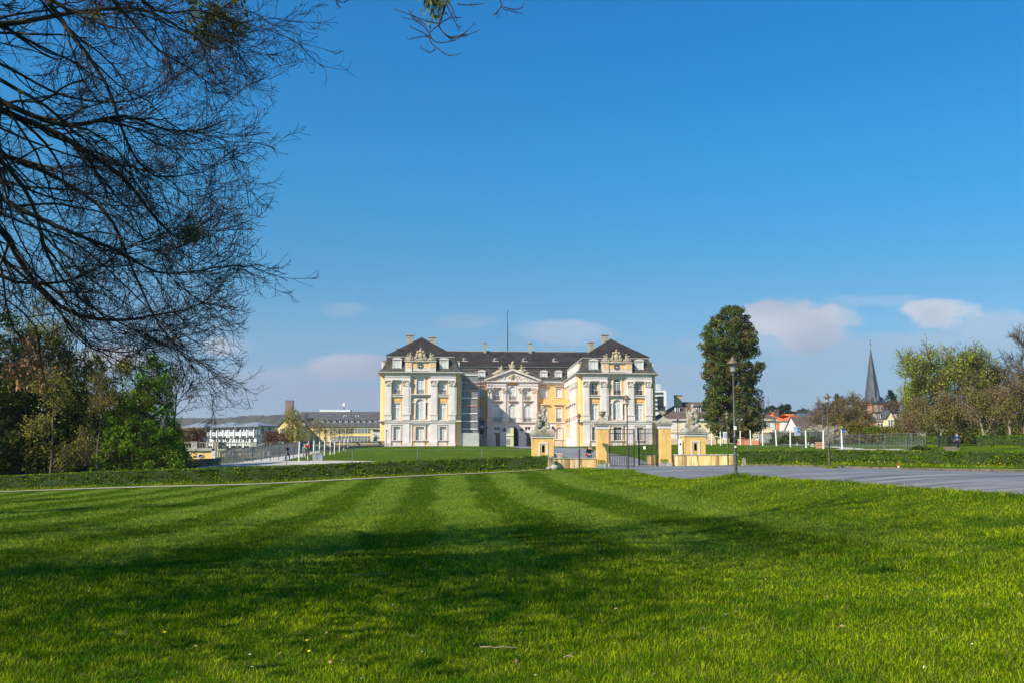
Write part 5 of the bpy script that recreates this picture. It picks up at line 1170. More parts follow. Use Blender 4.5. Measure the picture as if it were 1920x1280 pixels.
# twigs lying on the lawn and a few dandelions near the viewer
M_twig = mat('dry_twig', (0.20, 0.13, 0.08), (0.34, 0.24, 0.16), scale=20)
def ground_at(px, py):
    lo, hi = 4.0, 70.0
    for _ in range(40):
        m = (lo + hi) / 2; p = Wp(px, py, m)
        if p[2] > Tz(p[0], p[1]): lo = m
        else: hi = m
    return Wp(px, py, lo)
def twig(px, py, L_, ang, label, r_=.006):
    p = ground_at(px, py); s = MB(); r2 = np.random.RandomState(int(px)); n = 6
    P = np.array([(L_ * (k / (n - 1) - .5) * math.cos(ang) + r2.normal(0, .006), L_ * (k / (n - 1) - .5) * math.sin(ang) + r2.normal(0, .008), .035 + r2.normal(0, .004)) for k in range(n)]); s.tubes(P, np.linspace(r_, r_ * .5, n), 6, M_twig)
    s.bar(P[3], P[3] + [.05, .04, .02], r_ * .5, M_twig); tag(s.build('twig', None, p), label, 'twig')
twig(935, 1221, .33, .05, 'longest dry twig lying in the grass at the bottom centre', .008); twig(1066, 1237, .09, -.6, 'short pale dry twig in the grass right of the long one', .009); twig(220, 1195, .2, -.3, 'thin brown twig in the grass at the bottom left', .007); twig(700, 1080, .7, .3, 'thin fallen twig in the shaded middle of the lawn', .006)
pos = []; r2 = np.random.RandomState(12); M_stalk = M_blade
t_lab = ['dandelion flower left of the long dry twig, nearest the viewer', 'dandelion flower farther left in the lawn', 'dandelion flower just behind the nearest one', 'small dandelion flower in the grass at centre']
for k, (px, py) in enumerate(((580, 1233), (309, 1196), (576, 1212), (650, 1204))):
    p = ground_at(px, py); t = thing('dandelion', t_lab[k], 'flower', p, 0, 'dandelions in the lawn'); s = MB(); s.bar((0, 0, 0), (0, 0, .055), .0025, M_blade); s.build('stalk', t); s = MB(); s.blob((0, 0, .06), (.018, .018, .009), M_dand, r2, .1, 12, 6); s.build('flower_head', t)
# ================================================================ PEOPLE
M_skin = mat('skin', (0.52, 0.30, 0.21), rough=.6, spec=.2)
def skin_body(name, parent, V, E, R_, m, lvl=2):
    me = bpy.data.meshes.new(name); me.from_pydata(V, E, []); me.materials.append(m)
    o = bpy.data.objects.new(name, me); C.objects.link(o); o.parent = parent
    md = o.modifiers.new('skin', 'SKIN'); md.use_smooth_shade = True
    for k, v in enumerate(me.skin_vertices[0].data): v.radius = (R_[k][0], R_[k][1]) if isinstance(R_[k], tuple) else (R_[k], R_[k]); v.use_root = (k == 0)
    o.modifiers.new('sub', 'SUBSURF').levels = lvl; o.modifiers['sub'].render_levels = lvl
    return o
def person(x, y, z, rz, label, top, trou, hair, pose='walk', h=1.72, carry=None):
    t = thing('person', label, 'person', (x, y, z), rz); t.scale = (h / 1.72,) * 3
    st = .22 if pose == 'walk' else .04; bend = .12 if pose == 'bike' else 0
    hl = [(0, 0, .95), (0, -bend * .4, 1.2), (0, -bend, 1.42), (0, -bend * 1.1, 1.5), (0, -bend * 1.1 - .01, 1.6), (0, -bend * 1.1 - .01, 1.68)]
    R_ = [(.15, .11), (.14, .10), (.15, .10), .055, (.075, .09), (.06, .07)]
    V = list(hl); E = [(0, 1), (1, 2), (2, 3), (3, 4), (4, 5)]
    def chain(root, pts, rr):
        k = root
        for p, r_ in zip(pts, rr): V.append(p); R_.append(r_); E.append((k, len(V) - 1)); k = len(V) - 1
    for s_ in (-1, 1):
        fw = s_ * st
        chain(0, [(s_ * .09, -fw * .2, .86), (s_ * .10, -fw * .7 - .03, .48), (s_ * .10, -fw, .09), (s_ * .10, -fw - .12, .035)], [.085, .06, .042, .03])
        if pose == 'phone' and s_ > 0: ap = [(.18, -bend, 1.38), (.28, -.05, 1.14), (.19, -.24, 1.32), (.13, -.12, 1.5)]
        elif pose == 'bike': ap = [(s_ * .18, -bend, 1.38), (s_ * .22, -.25, 1.18), (s_ * .22, -.48, 1.08), (s_ * .22, -.56, 1.06)]
        else: ap = [(s_ * .18, 0, 1.38), (s_ * .23, fw * .3 + .02, 1.12), (s_ * .23, fw * .8 - .06, .88), (s_ * .22, fw * .9 - .09, .78)]
        chain(2, ap, [.055, .042, .032, .035])
    skin_body('body', t, V, E, R_, M_skin)
    jv = hl[:3]; jr = [(.19, .15), (.17, .13), (.175, .125)]; V2 = list(jv); R2 = list(jr); E2 = [(0, 1), (1, 2)]
    V2.append((0, -bend * 1.1, 1.5)); R2.append(.075); E2.append((2, 3))
    if top[1]: V2.append((0, 0, top[1])); R2.append((.19, .15)); E2.append((0, 4))
    base_ = len(V2)
    for s_ in (-1, 1):
        k0 = 6 + (0 if s_ < 0 else 8) + 4; pts = V[k0:k0 + 3]
        k = 2
        for p, r_ in zip(pts, (.07, .056, .046)): V2.append(p); R2.append(r_); E2.append((k, len(V2) - 1)); k = len(V2) - 1
    skin_body('jacket', t, V2, E2, R2, top[0])
    V3 = [(0, 0, .98)]; R3 = [(.16, .125)]; E3 = []
    for s_ in (-1, 1):
        k0 = 6 + (0 if s_ < 0 else 8); k = 0
        for p, r_ in zip(V[k0:k0 + 3], (.105, .078, .06)): V3.append(p); R3.append(r_); E3.append((k, len(V3) - 1)); k = len(V3) - 1
    skin_body('trousers', t, V3, E3, R3, trou)
    s = MB(); s.blob((0, -bend * 1.1 + .02, 1.655), (.092, .108, .10), hair, seg=12, rings=8)
    if carry == 'long': s.blob((0, -bend + .08, 1.52), (.09, .05, .14), hair)
    s.build('hair', t)
    for s_ in (-1, 1):
        fp_ = V[6 + (0 if s_ < 0 else 8) + 3]; s = MB(); s.blob((fp_[0], fp_[1] + .03, .045), (.05, .13, .05), M_iron); s.build('shoe', t)
    return t
def cloth(n, c): return mat(n, c, tuple(v * 1.25 for v in c), rough=.9, scale=8, spec=.1)
navy, jean, red_, black_, teal, grey_, white_ = cloth('navy_cloth', (.015, .018, .035)), cloth('denim', (.05, .09, .19)), cloth('coral_cloth', (.60, .06, .08)), cloth('black_cloth', (.012, .012, .015)), cloth('teal_cloth', (.16, .28, .30)), cloth('grey_cloth', (.30, .28, .26)), cloth('pale_cloth', (.5, .47, .45))
h_br, h_gr, h_bk = cloth('auburn_hair', (.14, .06, .03)), cloth('grey_hair', (.42, .40, .38)), cloth('black_hair', (.02, .015, .012))
x = Xp(538.5, 106); person(x, 106, Tz(x, 106) + .02, 1.4, 'woman in a long dark coat and jeans walking on the pale gravel walk', (navy, .62), jean, h_br, 'walk', 1.74, 'long')
x = Xp(576, 112); person(x, 112, Tz(x, 112) + .35, .2, 'cyclist in a coral red jacket beside the nearest whitewashed trees', (red_, None), black_, h_bk, 'bike', 1.72)
xb = x
x = Xp(570.5, 114); person(x, 114, Tz(x, 114) + .1, .4, 'person in a teal jacket walking beside the red jacketed cyclist', (teal, None), grey_, h_gr, 'walk', 1.7)
# bicycle
def bicycle(x, y, z, rz, label):
    t = thing('bicycle', label, 'bicycle', (x, y, z), rz)
    for q in (-.52, .52):
        a = np.linspace(0, 2 * math.pi, 25); s = MB(); s.tubes(np.stack([0 * a, q + .34 * np.cos(a), .34 + .34 * np.sin(a)], 1), np.full(25, .022), 5, M_iron)
        for k in range(8): b = k * math.pi / 4; s.bar((0, q, .34), (0, q + .33 * math.cos(b), .34 + .33 * math.sin(b)), .003, M_tube)
        s.build('wheel', t)
    s = MB()
    for a, b in [((0, .52, .34), (0, .12, .3)), ((0, .12, .3), (0, .2, .85)), ((0, .12, .3), (0, -.38, .8)), ((0, .2, .78), (0, -.38, .85)), ((0, .52, .34), (0, .2, .8)), ((0, -.52, .34), (0, -.36, .98))]: s.bar(a, b, .02, M_blue, 6)
    s.build('frame', t); s = MB(); s.bar((-.27, -.38, 1.0), (.27, -.38, 1.0), .014, M_iron, 6); s.build('handlebar', t); s = MB(); s.blob((0, .2, .9), (.07, .13, .04), M_iron); s.build('saddle', t)
bicycle(xb, 111.9, Tz(xb, 112), .2, 'bicycle ridden by the red jacketed cyclist')
x = Xp(1105.5, 86); person(x, 86, Zp(851, 86) - .95, 0.0, 'grey haired man in a black jacket on the phone behind the left low wall', (black_, None), jean, h_gr, 'phone', 1.74)
s = MB(); s.box(-.07, .07, -.04, .04, 0, .2, red_, .015); s.tubes([(-.05, 0, .2), (0, 0, .3), (.05, 0, .2)], [.01] * 3, 5, red_); tag(s.build('handbag', None, (x - .32, 85.85, Zp(851, 86) - .95 + .78)), 'small red bag held by the grey haired man', 'bag')
x = Xp(431.5, 150); person(x, 150, Tz(x, 150), .9, 'small figure in a pale top behind the ramp railing', (white_, None), black_, h_br, 'walk', 1.7)
x = Xp(440, 149); person(x, 149, Tz(x, 149), 1.2, 'stout figure in a navy jacket behind the ramp railing', (navy, None), navy, h_bk, 'walk', 1.65)
x = Xp(341, 140); person(x, 140, Zp(862, 140) , 1.8, 'dark clothed person at the edge of the trees before the cream wall', (black_, None), black_, h_bk, 'stand', 1.7)
x = Xp(1797, 106); person(x, 106, Tz(x, 106), -1.0, 'person in blue walking on the earth path by the park gate', (cloth('blue_cloth', (.03, .06, .17)), None), navy, h_bk, 'walk', 1.72)
# ================================================================ TREES
def leafmat(n, c1, c2, isl=.8, tr=.3): return mat(n, c1, c2, rough=.65, scale=.5, island=isl, trans=tr, spec=.06)
def nrm(v): return v / (np.linalg.norm(v, axis=-1, keepdims=True) + 1e-9)
def grow(P, R_, m, L_, ang, rs, up=0.0, jit=.12, n=5, tmin=.2, rmin=.004, rr=.55, taper=.35, pw=1.0):
    """m side shoots along every branch of P (T,k,3); returns their polylines and radii"""
    T_, k, _ = P.shape; t = (tmin + (1 - tmin) * rs.uniform(0, 1, (T_, m)) ** pw) * (k - 1); i = np.minimum(t.astype(int), k - 2); fr_ = (t - i)[..., None]
    ti = np.arange(T_)[:, None]; a = P[ti, i]; b = P[ti, i + 1]; pos = a + (b - a) * fr_; tan = nrm(b - a)
    r0 = (R_[ti, i] * (1 - fr_[..., 0]) + R_[ti, i + 1] * fr_[..., 0]) * rr
    rnd_ = nrm(rs.normal(size=tan.shape)); perp = nrm(rnd_ - (rnd_ * tan).sum(-1, keepdims=True) * tan)
    an = rs.normal(ang, ang * .25, (T_, m, 1)); d = nrm(np.cos(an) * tan + np.sin(an) * perp)
    ln = L_ * (1 - .45 * t / (k - 1)) * rs.uniform(.55, 1.2, (T_, m)); step = (ln / (n - 1))[..., None]
    pts = [pos]; u = np.array([0, 0, 1.])
    for q in range(n - 1):
        d = nrm(d + rs.normal(0, jit, d.shape) + u * up); pts.append(pts[-1] + d * step)
    Q = np.stack(pts, 2).reshape(T_ * m, n, 3)
    rad = np.maximum(r0.reshape(-1, 1) * np.linspace(1, taper, n)[None], rmin)
    return Q, rad
def smooth_line(pts, n):
    P = np.array(pts, float); k = len(P); t = np.linspace(0, k - 1, n); out = []
    for q in t:
        i = min(int(q), k - 2); f = q - i; p0, p1, p2, p3 = P[max(i - 1, 0)], P[i], P[i + 1], P[min(i + 2, k - 1)]
        out.append(.5 * ((2 * p1) + (-p0 + p2) * f + (2 * p0 - 5 * p1 + 4 * p2 - p3) * f * f + (-p0 + 3 * p1 - 3 * p2 + p3) * f ** 3))
    return np.array(out)
M_lbark = mat('dark_mossy_bark', (0.022, 0.018, 0.013), (0.052, 0.040, 0.027), scale=5, bump=.5, stain=((0.075, 0.08, 0.012), 2.2, .55, .7))
M_twigb = mat('purple_brown_twigs', (0.030, 0.021, 0.020), (0.060, 0.042, 0.036), scale=3, rough=.7)
# ---- the big tree whose limbs hang into the picture from the upper left
rs = np.random.RandomState(77)
TX, TY = -13.5, 11.5; TZ0 = Tz(TX, TY)
big = thing('overhanging_tree', 'large bare spring tree whose dark limbs sweep in from the upper left', 'tree', (0, 0, 0))
tr = smooth_line([(TX, TY, TZ0 - .3), (TX + .1, TY, TZ0 + 2.5), (TX - .1, TY + .2, TZ0 + 6), (TX + .3, TY + .5, TZ0 + 11), (TX + .8, TY + 1, TZ0 + 17)], 16)
s = MB(); s.tubes(tr, np.linspace(.48, .14, 16), 12, M_lbark); s.build('trunk', big)
def hang(pts, zs):        # limb: list of (px,py,d), starts on the trunk at height zs
    pts = [(p[0] if p[0] < 220 else 220 + (p[0] - 220) * .66, p[1], p[2]) for p in pts]
    st_ = np.array([TX, TY + .2, TZ0 + zs]); Q = [st_] + [np.array(Wp(*p)) for p in pts]
    return smooth_line(Q, 22)
LIMBS = [
 ([(-120, 120, 12.5), (0, 205, 13), (110, 252, 13.4), (230, 330, 13.8), (330, 410, 14.2), (400, 448, 14.6), (455, 425, 15)], 6.2, .10),
 ([(-150, 20, 13), (0, 45, 13.5), (150, 22, 14), (290, 18, 14.5), (420, 60, 15), (530, 72, 15.4)], 7.6, .09),
 ([(-150, 120, 12), (0, 190, 12), (120, 235, 12.2), (240, 218, 12.5), (350, 242, 12.8), (450, 245, 13), (530, 225, 13.2)], 6.6, .075),
 ([(-140, 330, 13), (0, 430, 14), (50, 510, 14.4), (130, 585, 14.8), (230, 600, 15.2), (330, 590, 15.6), (420, 580, 16), (480, 560, 16.4)], 5.0, .085),
 ([(-140, 220, 14), (0, 290, 15), (100, 330, 15.5), (200, 400, 16), (260, 500, 16.5), (330, 600, 17), (400, 660, 17.4), (448, 700, 17.6)], 5.4, .075),
 ([(-160, -60, 12), (40, -40, 12), (130, 60, 12), (200, 160, 12.2), (250, 270, 12.4), (330, 330, 12.7), (470, 322, 13)], 8.5, .07),
 ([(-160, -80, 15), (100, -60, 15.5), (200, -10, 16), (330, 90, 16.5), (430, 130, 17), (500, 170, 17.3)], 9.0, .07),
 ([(-140, 260, 11), (0, 370, 11.2), (120, 430, 11.5), (220, 470, 11.8), (330, 510, 12), (430, 510, 12.4), (500, 500, 12.6)], 5.6, .06),
 ([(-140, 360, 16), (0, 480, 16.6), (90, 560, 17), (160, 640, 17.4), (230, 660, 17.8), (330, 650, 18.2)], 4.8, .06),
 ([(-160, 60, 16), (0, 120, 17), (120, 180, 17.6), (250, 190, 18), (370, 150, 18.4), (470, 110, 18.8)], 7.2, .06),
 ([(-160, -140, 11), (60, -120, 11), (200, -60, 11.4), (330, 20, 11.8), (450, 20, 12.2), (560, 45, 12.6)], 9.6, .06),
 ([(-140, 300, 17.5), (0, 400, 18), (140, 455, 18.5), (280, 560, 19), (370, 620, 19.4), (440, 600, 19.6)], 5.2, .05),
 ([(-120, 200, 12), (0, 300, 12.2), (60, 380, 12.5), (90, 480, 12.8), (150, 560, 13.1), (240, 610, 13.5), (330, 640, 14)], 6.0, .06),
 ([(-120, 500, 13), (40, 530, 13.4), (150, 520, 13.8), (260, 460, 14.2), (350, 440, 14.6)], 4.6, .05),
 ([(-140, 240, 19), (0, 340, 20), (160, 360, 20.5), (280, 400, 21), (400, 470, 21.5), (490, 470, 22)], 5.6, .05),
 ([(-140, 150, 18), (0, 240, 19), (160, 300, 19.5), (300, 320, 20), (430, 370, 20.5), (520, 350, 20.8)], 6.4, .05),
]
LP_ = []; LR = []
for pts, zs, r_ in LIMBS: LP_.append(hang(pts, zs)); LR.append(np.interp(np.linspace(0, 1, 22), [0, .15, .4, .75, 1], [r_ * 1.1, r_ * .66, r_ * .42, r_ * .2, .007]))
# unseen crown above the frame, which shades the lawn
for k in range(14):
    a = rs.uniform(0, 6.28); zz = rs.uniform(7, 15); L_ = rs.uniform(5, 8.5); p0 = np.array([TX, TY + .3, TZ0 + zz]); dv = np.array([math.cos(a), math.sin(a), .35])
    LP_.append(smooth_line([p0, p0 + dv * L_ * .4 + [0, 0, .6], p0 + dv * L_ * .75 + [0, 0, .9], p0 + dv * L_ + [0, 0, .5]], 22)); LR.append(np.linspace(.13, .02, 22))
nvis = len(LIMBS)
L0, R0 = np.array(LP_), np.array(LR)
for k in range(nvis): s = MB(); s.tubes(L0[k:k + 1], R0[k:k + 1], 8, M_lbark); s.build('limb', big)
s = MB(); s.tubes(L0[nvis:], R0[nvis:], 6, M_lbark); s.build('upper_limbs', big)
V0, W0 = L0[:nvis], R0[:nvis]
a1, b1 = grow(V0, W0, 13, 2.3, .55, rs, up=-.012, jit=.17, n=10, tmin=.12, rmin=.0055, rr=.5, pw=1.25)
a2, b2 = grow(V0, W0, 9, .9, .65, rs, up=.02, jit=.16, n=10, tmin=.4, rmin=.006, rr=.4)
a1 = np.concatenate([a1, a2]); b1 = np.concatenate([b1, b2])
c1, d1 = grow(a1, b1, 7, .75, .65, rs, up=.03, jit=.17, n=7, tmin=.12, rmin=.0036, rr=.55)
e1, f1 = grow(c1, d1, 4, .38, .65, rs, up=.05, jit=.16, n=5, tmin=.2, rmin=.0029, rr=.6, taper=.6)
g1, h1b = grow(e1[::2], f1[::2], 2, .20, .6, rs, up=.05, jit=.1, n=3, tmin=.3, rmin=.003, rr=.7, taper=.8)
s = MB(); s.tubes(a1, b1, 5, M_lbark); s.build('branches', big)
s = MB(); s.tubes(c1, d1, 4, M_twigb); s.tubes(e1, f1, 3, M_twigb); s.tubes(g1, h1b, 3, M_twigb)
tips = np.concatenate([e1[:, -1], g1[:, -1]]); s.leaves(tips, .011, M_twigb, rs, aspect=.5); s.build('twigs', big)
V0, W0 = L0[nvis:], R0[nvis:]
a1, b1 = grow(V0, W0, 9, 2.6, .7, rs, up=.02, jit=.12, n=5, tmin=.2, rmin=.02, rr=.5); c1, d1 = grow(a1, b1, 6, 1.3, .65, rs, up=.03, n=4, rmin=.013, rr=.6); e1, f1 = grow(c1, d1, 4, .7, .6, rs, n=3, rmin=.011)
s = MB(); s.tubes(a1, b1, 4, M_lbark); s.tubes(c1, d1, 3, M_twigb); s.tubes(e1, f1, 3, M_twigb); s.build('upper_twigs', big)
nb = 34000; ci = rs.randint(0, 120, nb); cc = nrm(rs.normal(size=(120, 3))) * np.cbrt(rs.uniform(.05, 1, (120, 1))) * [8.8, 8.8, 6.4] + [TX + .5, TY - 1.6, TZ0 + 9.6]; pos = cc[ci] + rs.normal(0, .8, (nb, 3)); pos = pos[(pos[:, 2] > 9.0 + .30 * np.maximum(pos[:, 1] - 12, 0)) | (pos[:, 0] < -.53 * pos[:, 1] - 2.0)]; s = MB(); s.leaves(pos, .10, leafmat('shade_bud_leaf', (.13, .13, .02), (.22, .2, .03)), rs); s.build('unseen_shade_clusters', big)  # unseen leaf quads added out of frame to thicken the crown's shade
# mistletoe and withered leaves hanging on the twigs
M_mist = mat('mistletoe_leaf', (0.085, 0.10, 0.018), (0.17, 0.17, 0.03), scale=8, island=.8, trans=.25)
def mistletoe(px, py, d, r_, n, label, size=.04):
    c = np.array(Wp(px, py, d)); t = thing('mistletoe', label, 'mistletoe', tuple(c), 0); s = MB(); r2 = np.random.RandomState(int(px))
    D = nrm(r2.normal(size=(n // 6, 3)) * [1, 1, .8] + [0, 0, -.35]); P = np.stack([0 * D, D * r_ * .5 + r2.normal(0, .02, D.shape), D * r_ * r2.uniform(.8, 1.1, (len(D), 1))], 1); s.tubes(P, np.tile([.006, .005, .004], (len(P), 1)), 3, M_mist); s.build('stems', t)
    i_ = r2.randint(0, len(P), n); w_ = r2.uniform(.1, 1, (n, 1)); pos = P[i_, 1] * (1 - w_) + P[i_, 2] * w_ + r2.normal(0, .03, (n, 3))
    a = nrm(r2.normal(size=(n, 3)) * [.5, .5, .25] + [0, 0, -.9]); b = nrm(np.cross(a, r2.normal(size=(n, 3)))); sz = size * r2.uniform(.6, 1.3, (n, 1)); V = np.stack([pos, pos + a * sz + b * sz * .33, pos + a * sz * 2, pos + a * sz - b * sz * .33], 1)
    s = MB(); s.add(V.reshape(-1, 3), np.arange(n * 4).reshape(-1, 4), M_mist); s.build('leaf_tufts', t)
mistletoe(405, 22, 13.0, .5, 520, 'larger leafy mistletoe clump on the top limb at upper left', .045); mistletoe(352, 430, 14.3, .24, 300, 'small round mistletoe ball on the limb at mid left', .03); mistletoe(175, 30, 14, .22, 120, 'sparse mistletoe tuft near the top left corner', .03)
s = MB(); r2 = np.random.RandomState(6); M_wither = mat('withered_leaf', (0.34, 0.16, 0.08), (0.50, 0.28, 0.16), scale=6, island=.7, trans=.2)
c = np.array(Wp(30, 690, 14)); n = 420; cc = r2.normal(size=(9, 3)) * [.33, .25, .14]; pos = c + cc[r2.randint(0, 9, n)] + r2.normal(size=(n, 3)) * [.09, .09, .12]; a = nrm(r2.normal(size=(n, 3)) * [.5, .5, .3] + [0, 0, -.8]); b = nrm(np.cross(a, r2.normal(size=(n, 3)))); sz = r2.uniform(.025, .055, (n, 1)); V = np.stack([pos, pos + a * sz + b * sz * .6, pos + a * sz * 2, pos + a * sz - b * sz * .6], 1)
s.add(V.reshape(-1, 3), np.arange(n * 4).reshape(-1, 4), M_wither); s.build('withered_leaves', big)
# ---- spray of twigs hanging in at the top centre, from a tree above the frame
sp = thing('hanging_branch', 'bare twig spray with mistletoe leaves hanging in at the top centre', 'branch', (0, 0, 0)); D_ = 9.0
q = lambda px, py, d=D_: np.array(Wp(px, py, d))
main = [smooth_line([q(950, -400, 9.4), q(870, -120), q(838, 0), q(822, 48)], 12)]
sub = [[(822, 48), (805, 62), (808, 80), (822, 92), (840, 105), (866, 100)], [(822, 48), (832, 62), (848, 70), (870, 63), (890, 42)], [(832, 62), (845, 72), (870, 68), (900, 57)], [(806, 66), (815, 78), (835, 80), (862, 72)], [(822, 44), (800, 40), (775, 30), (740, 18)], [(806, 64), (795, 50), (775, 35), (765, 18)],
       [(806, 70), (790, 60), (768, 50)], [(808, 72), (795, 68), (768, 74)], [(816, 92), (806, 98), (788, 90)], [(800, 50), (788, 40), (752, 33)], [(848, 70), (866, 67), (876, 65)], [(838, 0), (850, 20), (856, 40)], [(858, 8), (880, 10), (908, 7)], [(822, 48), (840, 36), (865, 33)], [(838, 10), (846, 28), (862, 58)]]
main += [smooth_line([q(x_, y_, D_ + .02 * k) for x_, y_ in l], 12) for k, l in enumerate(sub)]
main += [smooth_line([q(930, -60), q(940, 10), q(955, 20), q(981, 26)], 12), smooth_line([q(940, 12), q(932, 22), q(924, 30)], 12), smooth_line([q(945, 14), q(965, 18), q(980, 15)], 12), smooth_line([q(600, -60), q(628, -5), q(645, 5), q(655, -5)], 12), smooth_line([q(628, -6), q(632, 6), q(637, 15)], 12)]
M0 = np.array(main); MR = np.array([np.linspace(.016, .010, 12)] + [np.linspace(.0065, .0035, 12)] * (len(main) - 1)); s = MB(); s.tubes(M0, MR, 5, M_twigb); s.build('bough', sp)
rs2 = np.random.RandomState(3); a1, b1 = grow(M0[1:], MR[1:], 4, .075, .7, rs2, up=.05, n=4, tmin=.3, rmin=.0022, rr=.7); s = MB(); s.tubes(a1, b1, 3, M_twigb); s.leaves(np.concatenate([a1[:, -1], M0[1:, -1]]), .008, M_twigb, rs2, aspect=.5); s.build('twigs', sp)
mistletoe(812, 2, 9.0, .13, 120, 'mistletoe tuft on the twig spray at the top centre', .032)

# ---- generic trees
def leafmat_(n, c1, c2, isl=.8, tr=.3): return mat(n, c1, c2, rough=.65, scale=.5, island=isl, trans=tr, spec=.2)
LM = dict(fresh=leafmat('fresh_leaf', (.20, .235, .012), (.34, .37, .03)), bright=leafmat('bright_hornbeam_leaf', (.07, .17, .006), (.18, .29, .012)), dark=leafmat('dark_leaf', (.024, .045, .008), (.06, .085, .016)),
          olive=leafmat('olive_leaf', (.13, .12, .02), (.23, .20, .035)), brown=leafmat('brown_bud', (.16, .105, .05), (.25, .17, .085)), red=leafmat('reddish_bud', (.14, .07, .05), (.22, .11, .075)), blossom=leafmat('blossom', (.50, .47, .36), (.68, .65, .52)),
          spruce=leafmat('spruce_needle', (.012, .028, .018), (.03, .05, .03)), rust=leafmat('rust_leaf', (.24, .13, .026), (.36, .21, .055)), ever=leafmat('evergreen_leaf', (.065, .092, .022), (.135, .165, .036)), yel=leafmat('yellow_bud', (.26, .24, .03), (.36, .33, .05)))
M_pbark = mat('pale_bark', (0.20, 0.17, 0.12), (0.32, 0.28, 0.20), scale=3)
M_bbark = mat('brown_bark', (0.075, 0.055, 0.040), (0.13, 0.10, 0.075), scale=3)
def skeleton(h, w_, rs, trunk_r, nl=9, fork=.28, spread=.6, lev=3, up=.06, n1=6, n2=5, tw=.02, ntr=1, L3=None):
    P = []; R_ = []
    for q in range(ntr):
        a = rs.uniform(0, 6.28); off = .12 * w_ * (ntr > 1)
        tp = [(0 + off * .2 * math.cos(a), off * .2 * math.sin(a), -.3), (off * math.cos(a) + rs.normal(0, .1), off * math.sin(a), h * .35), (off * 2 * math.cos(a) + rs.normal(0, .02 * h), off * 2 * math.sin(a), h * .7), (off * 2.4 * math.cos(a), off * 2.4 * math.sin(a), h * .97)]
        P.append(smooth_line(tp, 14)); R_.append(np.interp(np.linspace(0, 1, 14), [0, .1, .6, 1], [trunk_r * 1.3, trunk_r, trunk_r * .55, trunk_r * .12]))
    P = np.array(P); R_ = np.array(R_)
    out = [(P, R_, 8)]
    a, b = grow(P, R_, nl, w_ * .62, spread, rs, up=up, jit=.09, n=7, tmin=fork, rmin=tw * 1.5, rr=.5); out.append((a, b, 5))
    c, d = grow(a, b, n1, w_ * .28, .6, rs, up=up * .7, jit=.12, n=5, tmin=.25, rmin=tw, rr=.55); out.append((c, d, 3))
    if lev > 2: e, f = grow(c, d, n2, L3 or w_ * .14, .6, rs, up=up, jit=.14, n=4, tmin=.2, rmin=tw * .75, rr=.7); out.append((e, f, 3))
    return out
def tree(px, d, top_py, w_, label, cat='tree', leaf=None, nleaf=0, lsize=.2, seed=1, bark=None, base=None, name='tree', leaf2=None, frac2=.3, group=None, x=None, base_py=None, droop=0, xy=None, h=None, spreadleaf=.35, **kw):
    X_ = Xp(px, d) if x is None else x
    z = (Tz(X_, d) if base_py is None else Zp(base_py, d)); H_ = h or (Zp(top_py, d) - z) * (.74 if px > 1700 and d > 140 else .8)
    rs = np.random.RandomState(seed); bark = bark or M_bbark
    t = thing(name, label, cat, (X_, d, z), 0, group)
    sk = skeleton(H_, w_, rs, kw.pop('tr', H_ * .018), **kw)
    s = MB(); s.tubes(sk[0][0], sk[0][1], 8, bark); s.build('trunk', t)
    s = MB()
    for P, R_, k in sk[1:]: s.tubes(P, R_, k, bark)
    s.build('branches', t)
    if leaf:
        src = sk[-1][0]; i_ = rs.randint(0, len(src), nleaf); q = rs.uniform(0, 1, (nleaf, 1)) * (src.shape[1] - 1.001); k = q.astype(int)[:, 0]; f = q - k[:, None]
        pos = src[i_, k] * (1 - f) + src[i_, k + 1] * f + rs.normal(0, spreadleaf, (nleaf, 3)); pos = pos[pos[:, 2] > .3]; s = MB()
        if leaf2: m_ = (np.sin(pos[:, 0] * 1.1 + pos[:, 2] * .9) * .5 + .5 + rs.normal(0, .25, len(pos))) < frac2; s.leaves(pos[~m_], lsize, LM[leaf], rs); s.leaves(pos[m_], lsize, LM[leaf2], rs)
        else: s.leaves(pos, lsize, LM[leaf], rs)
        s.build('crown', t)
    return t
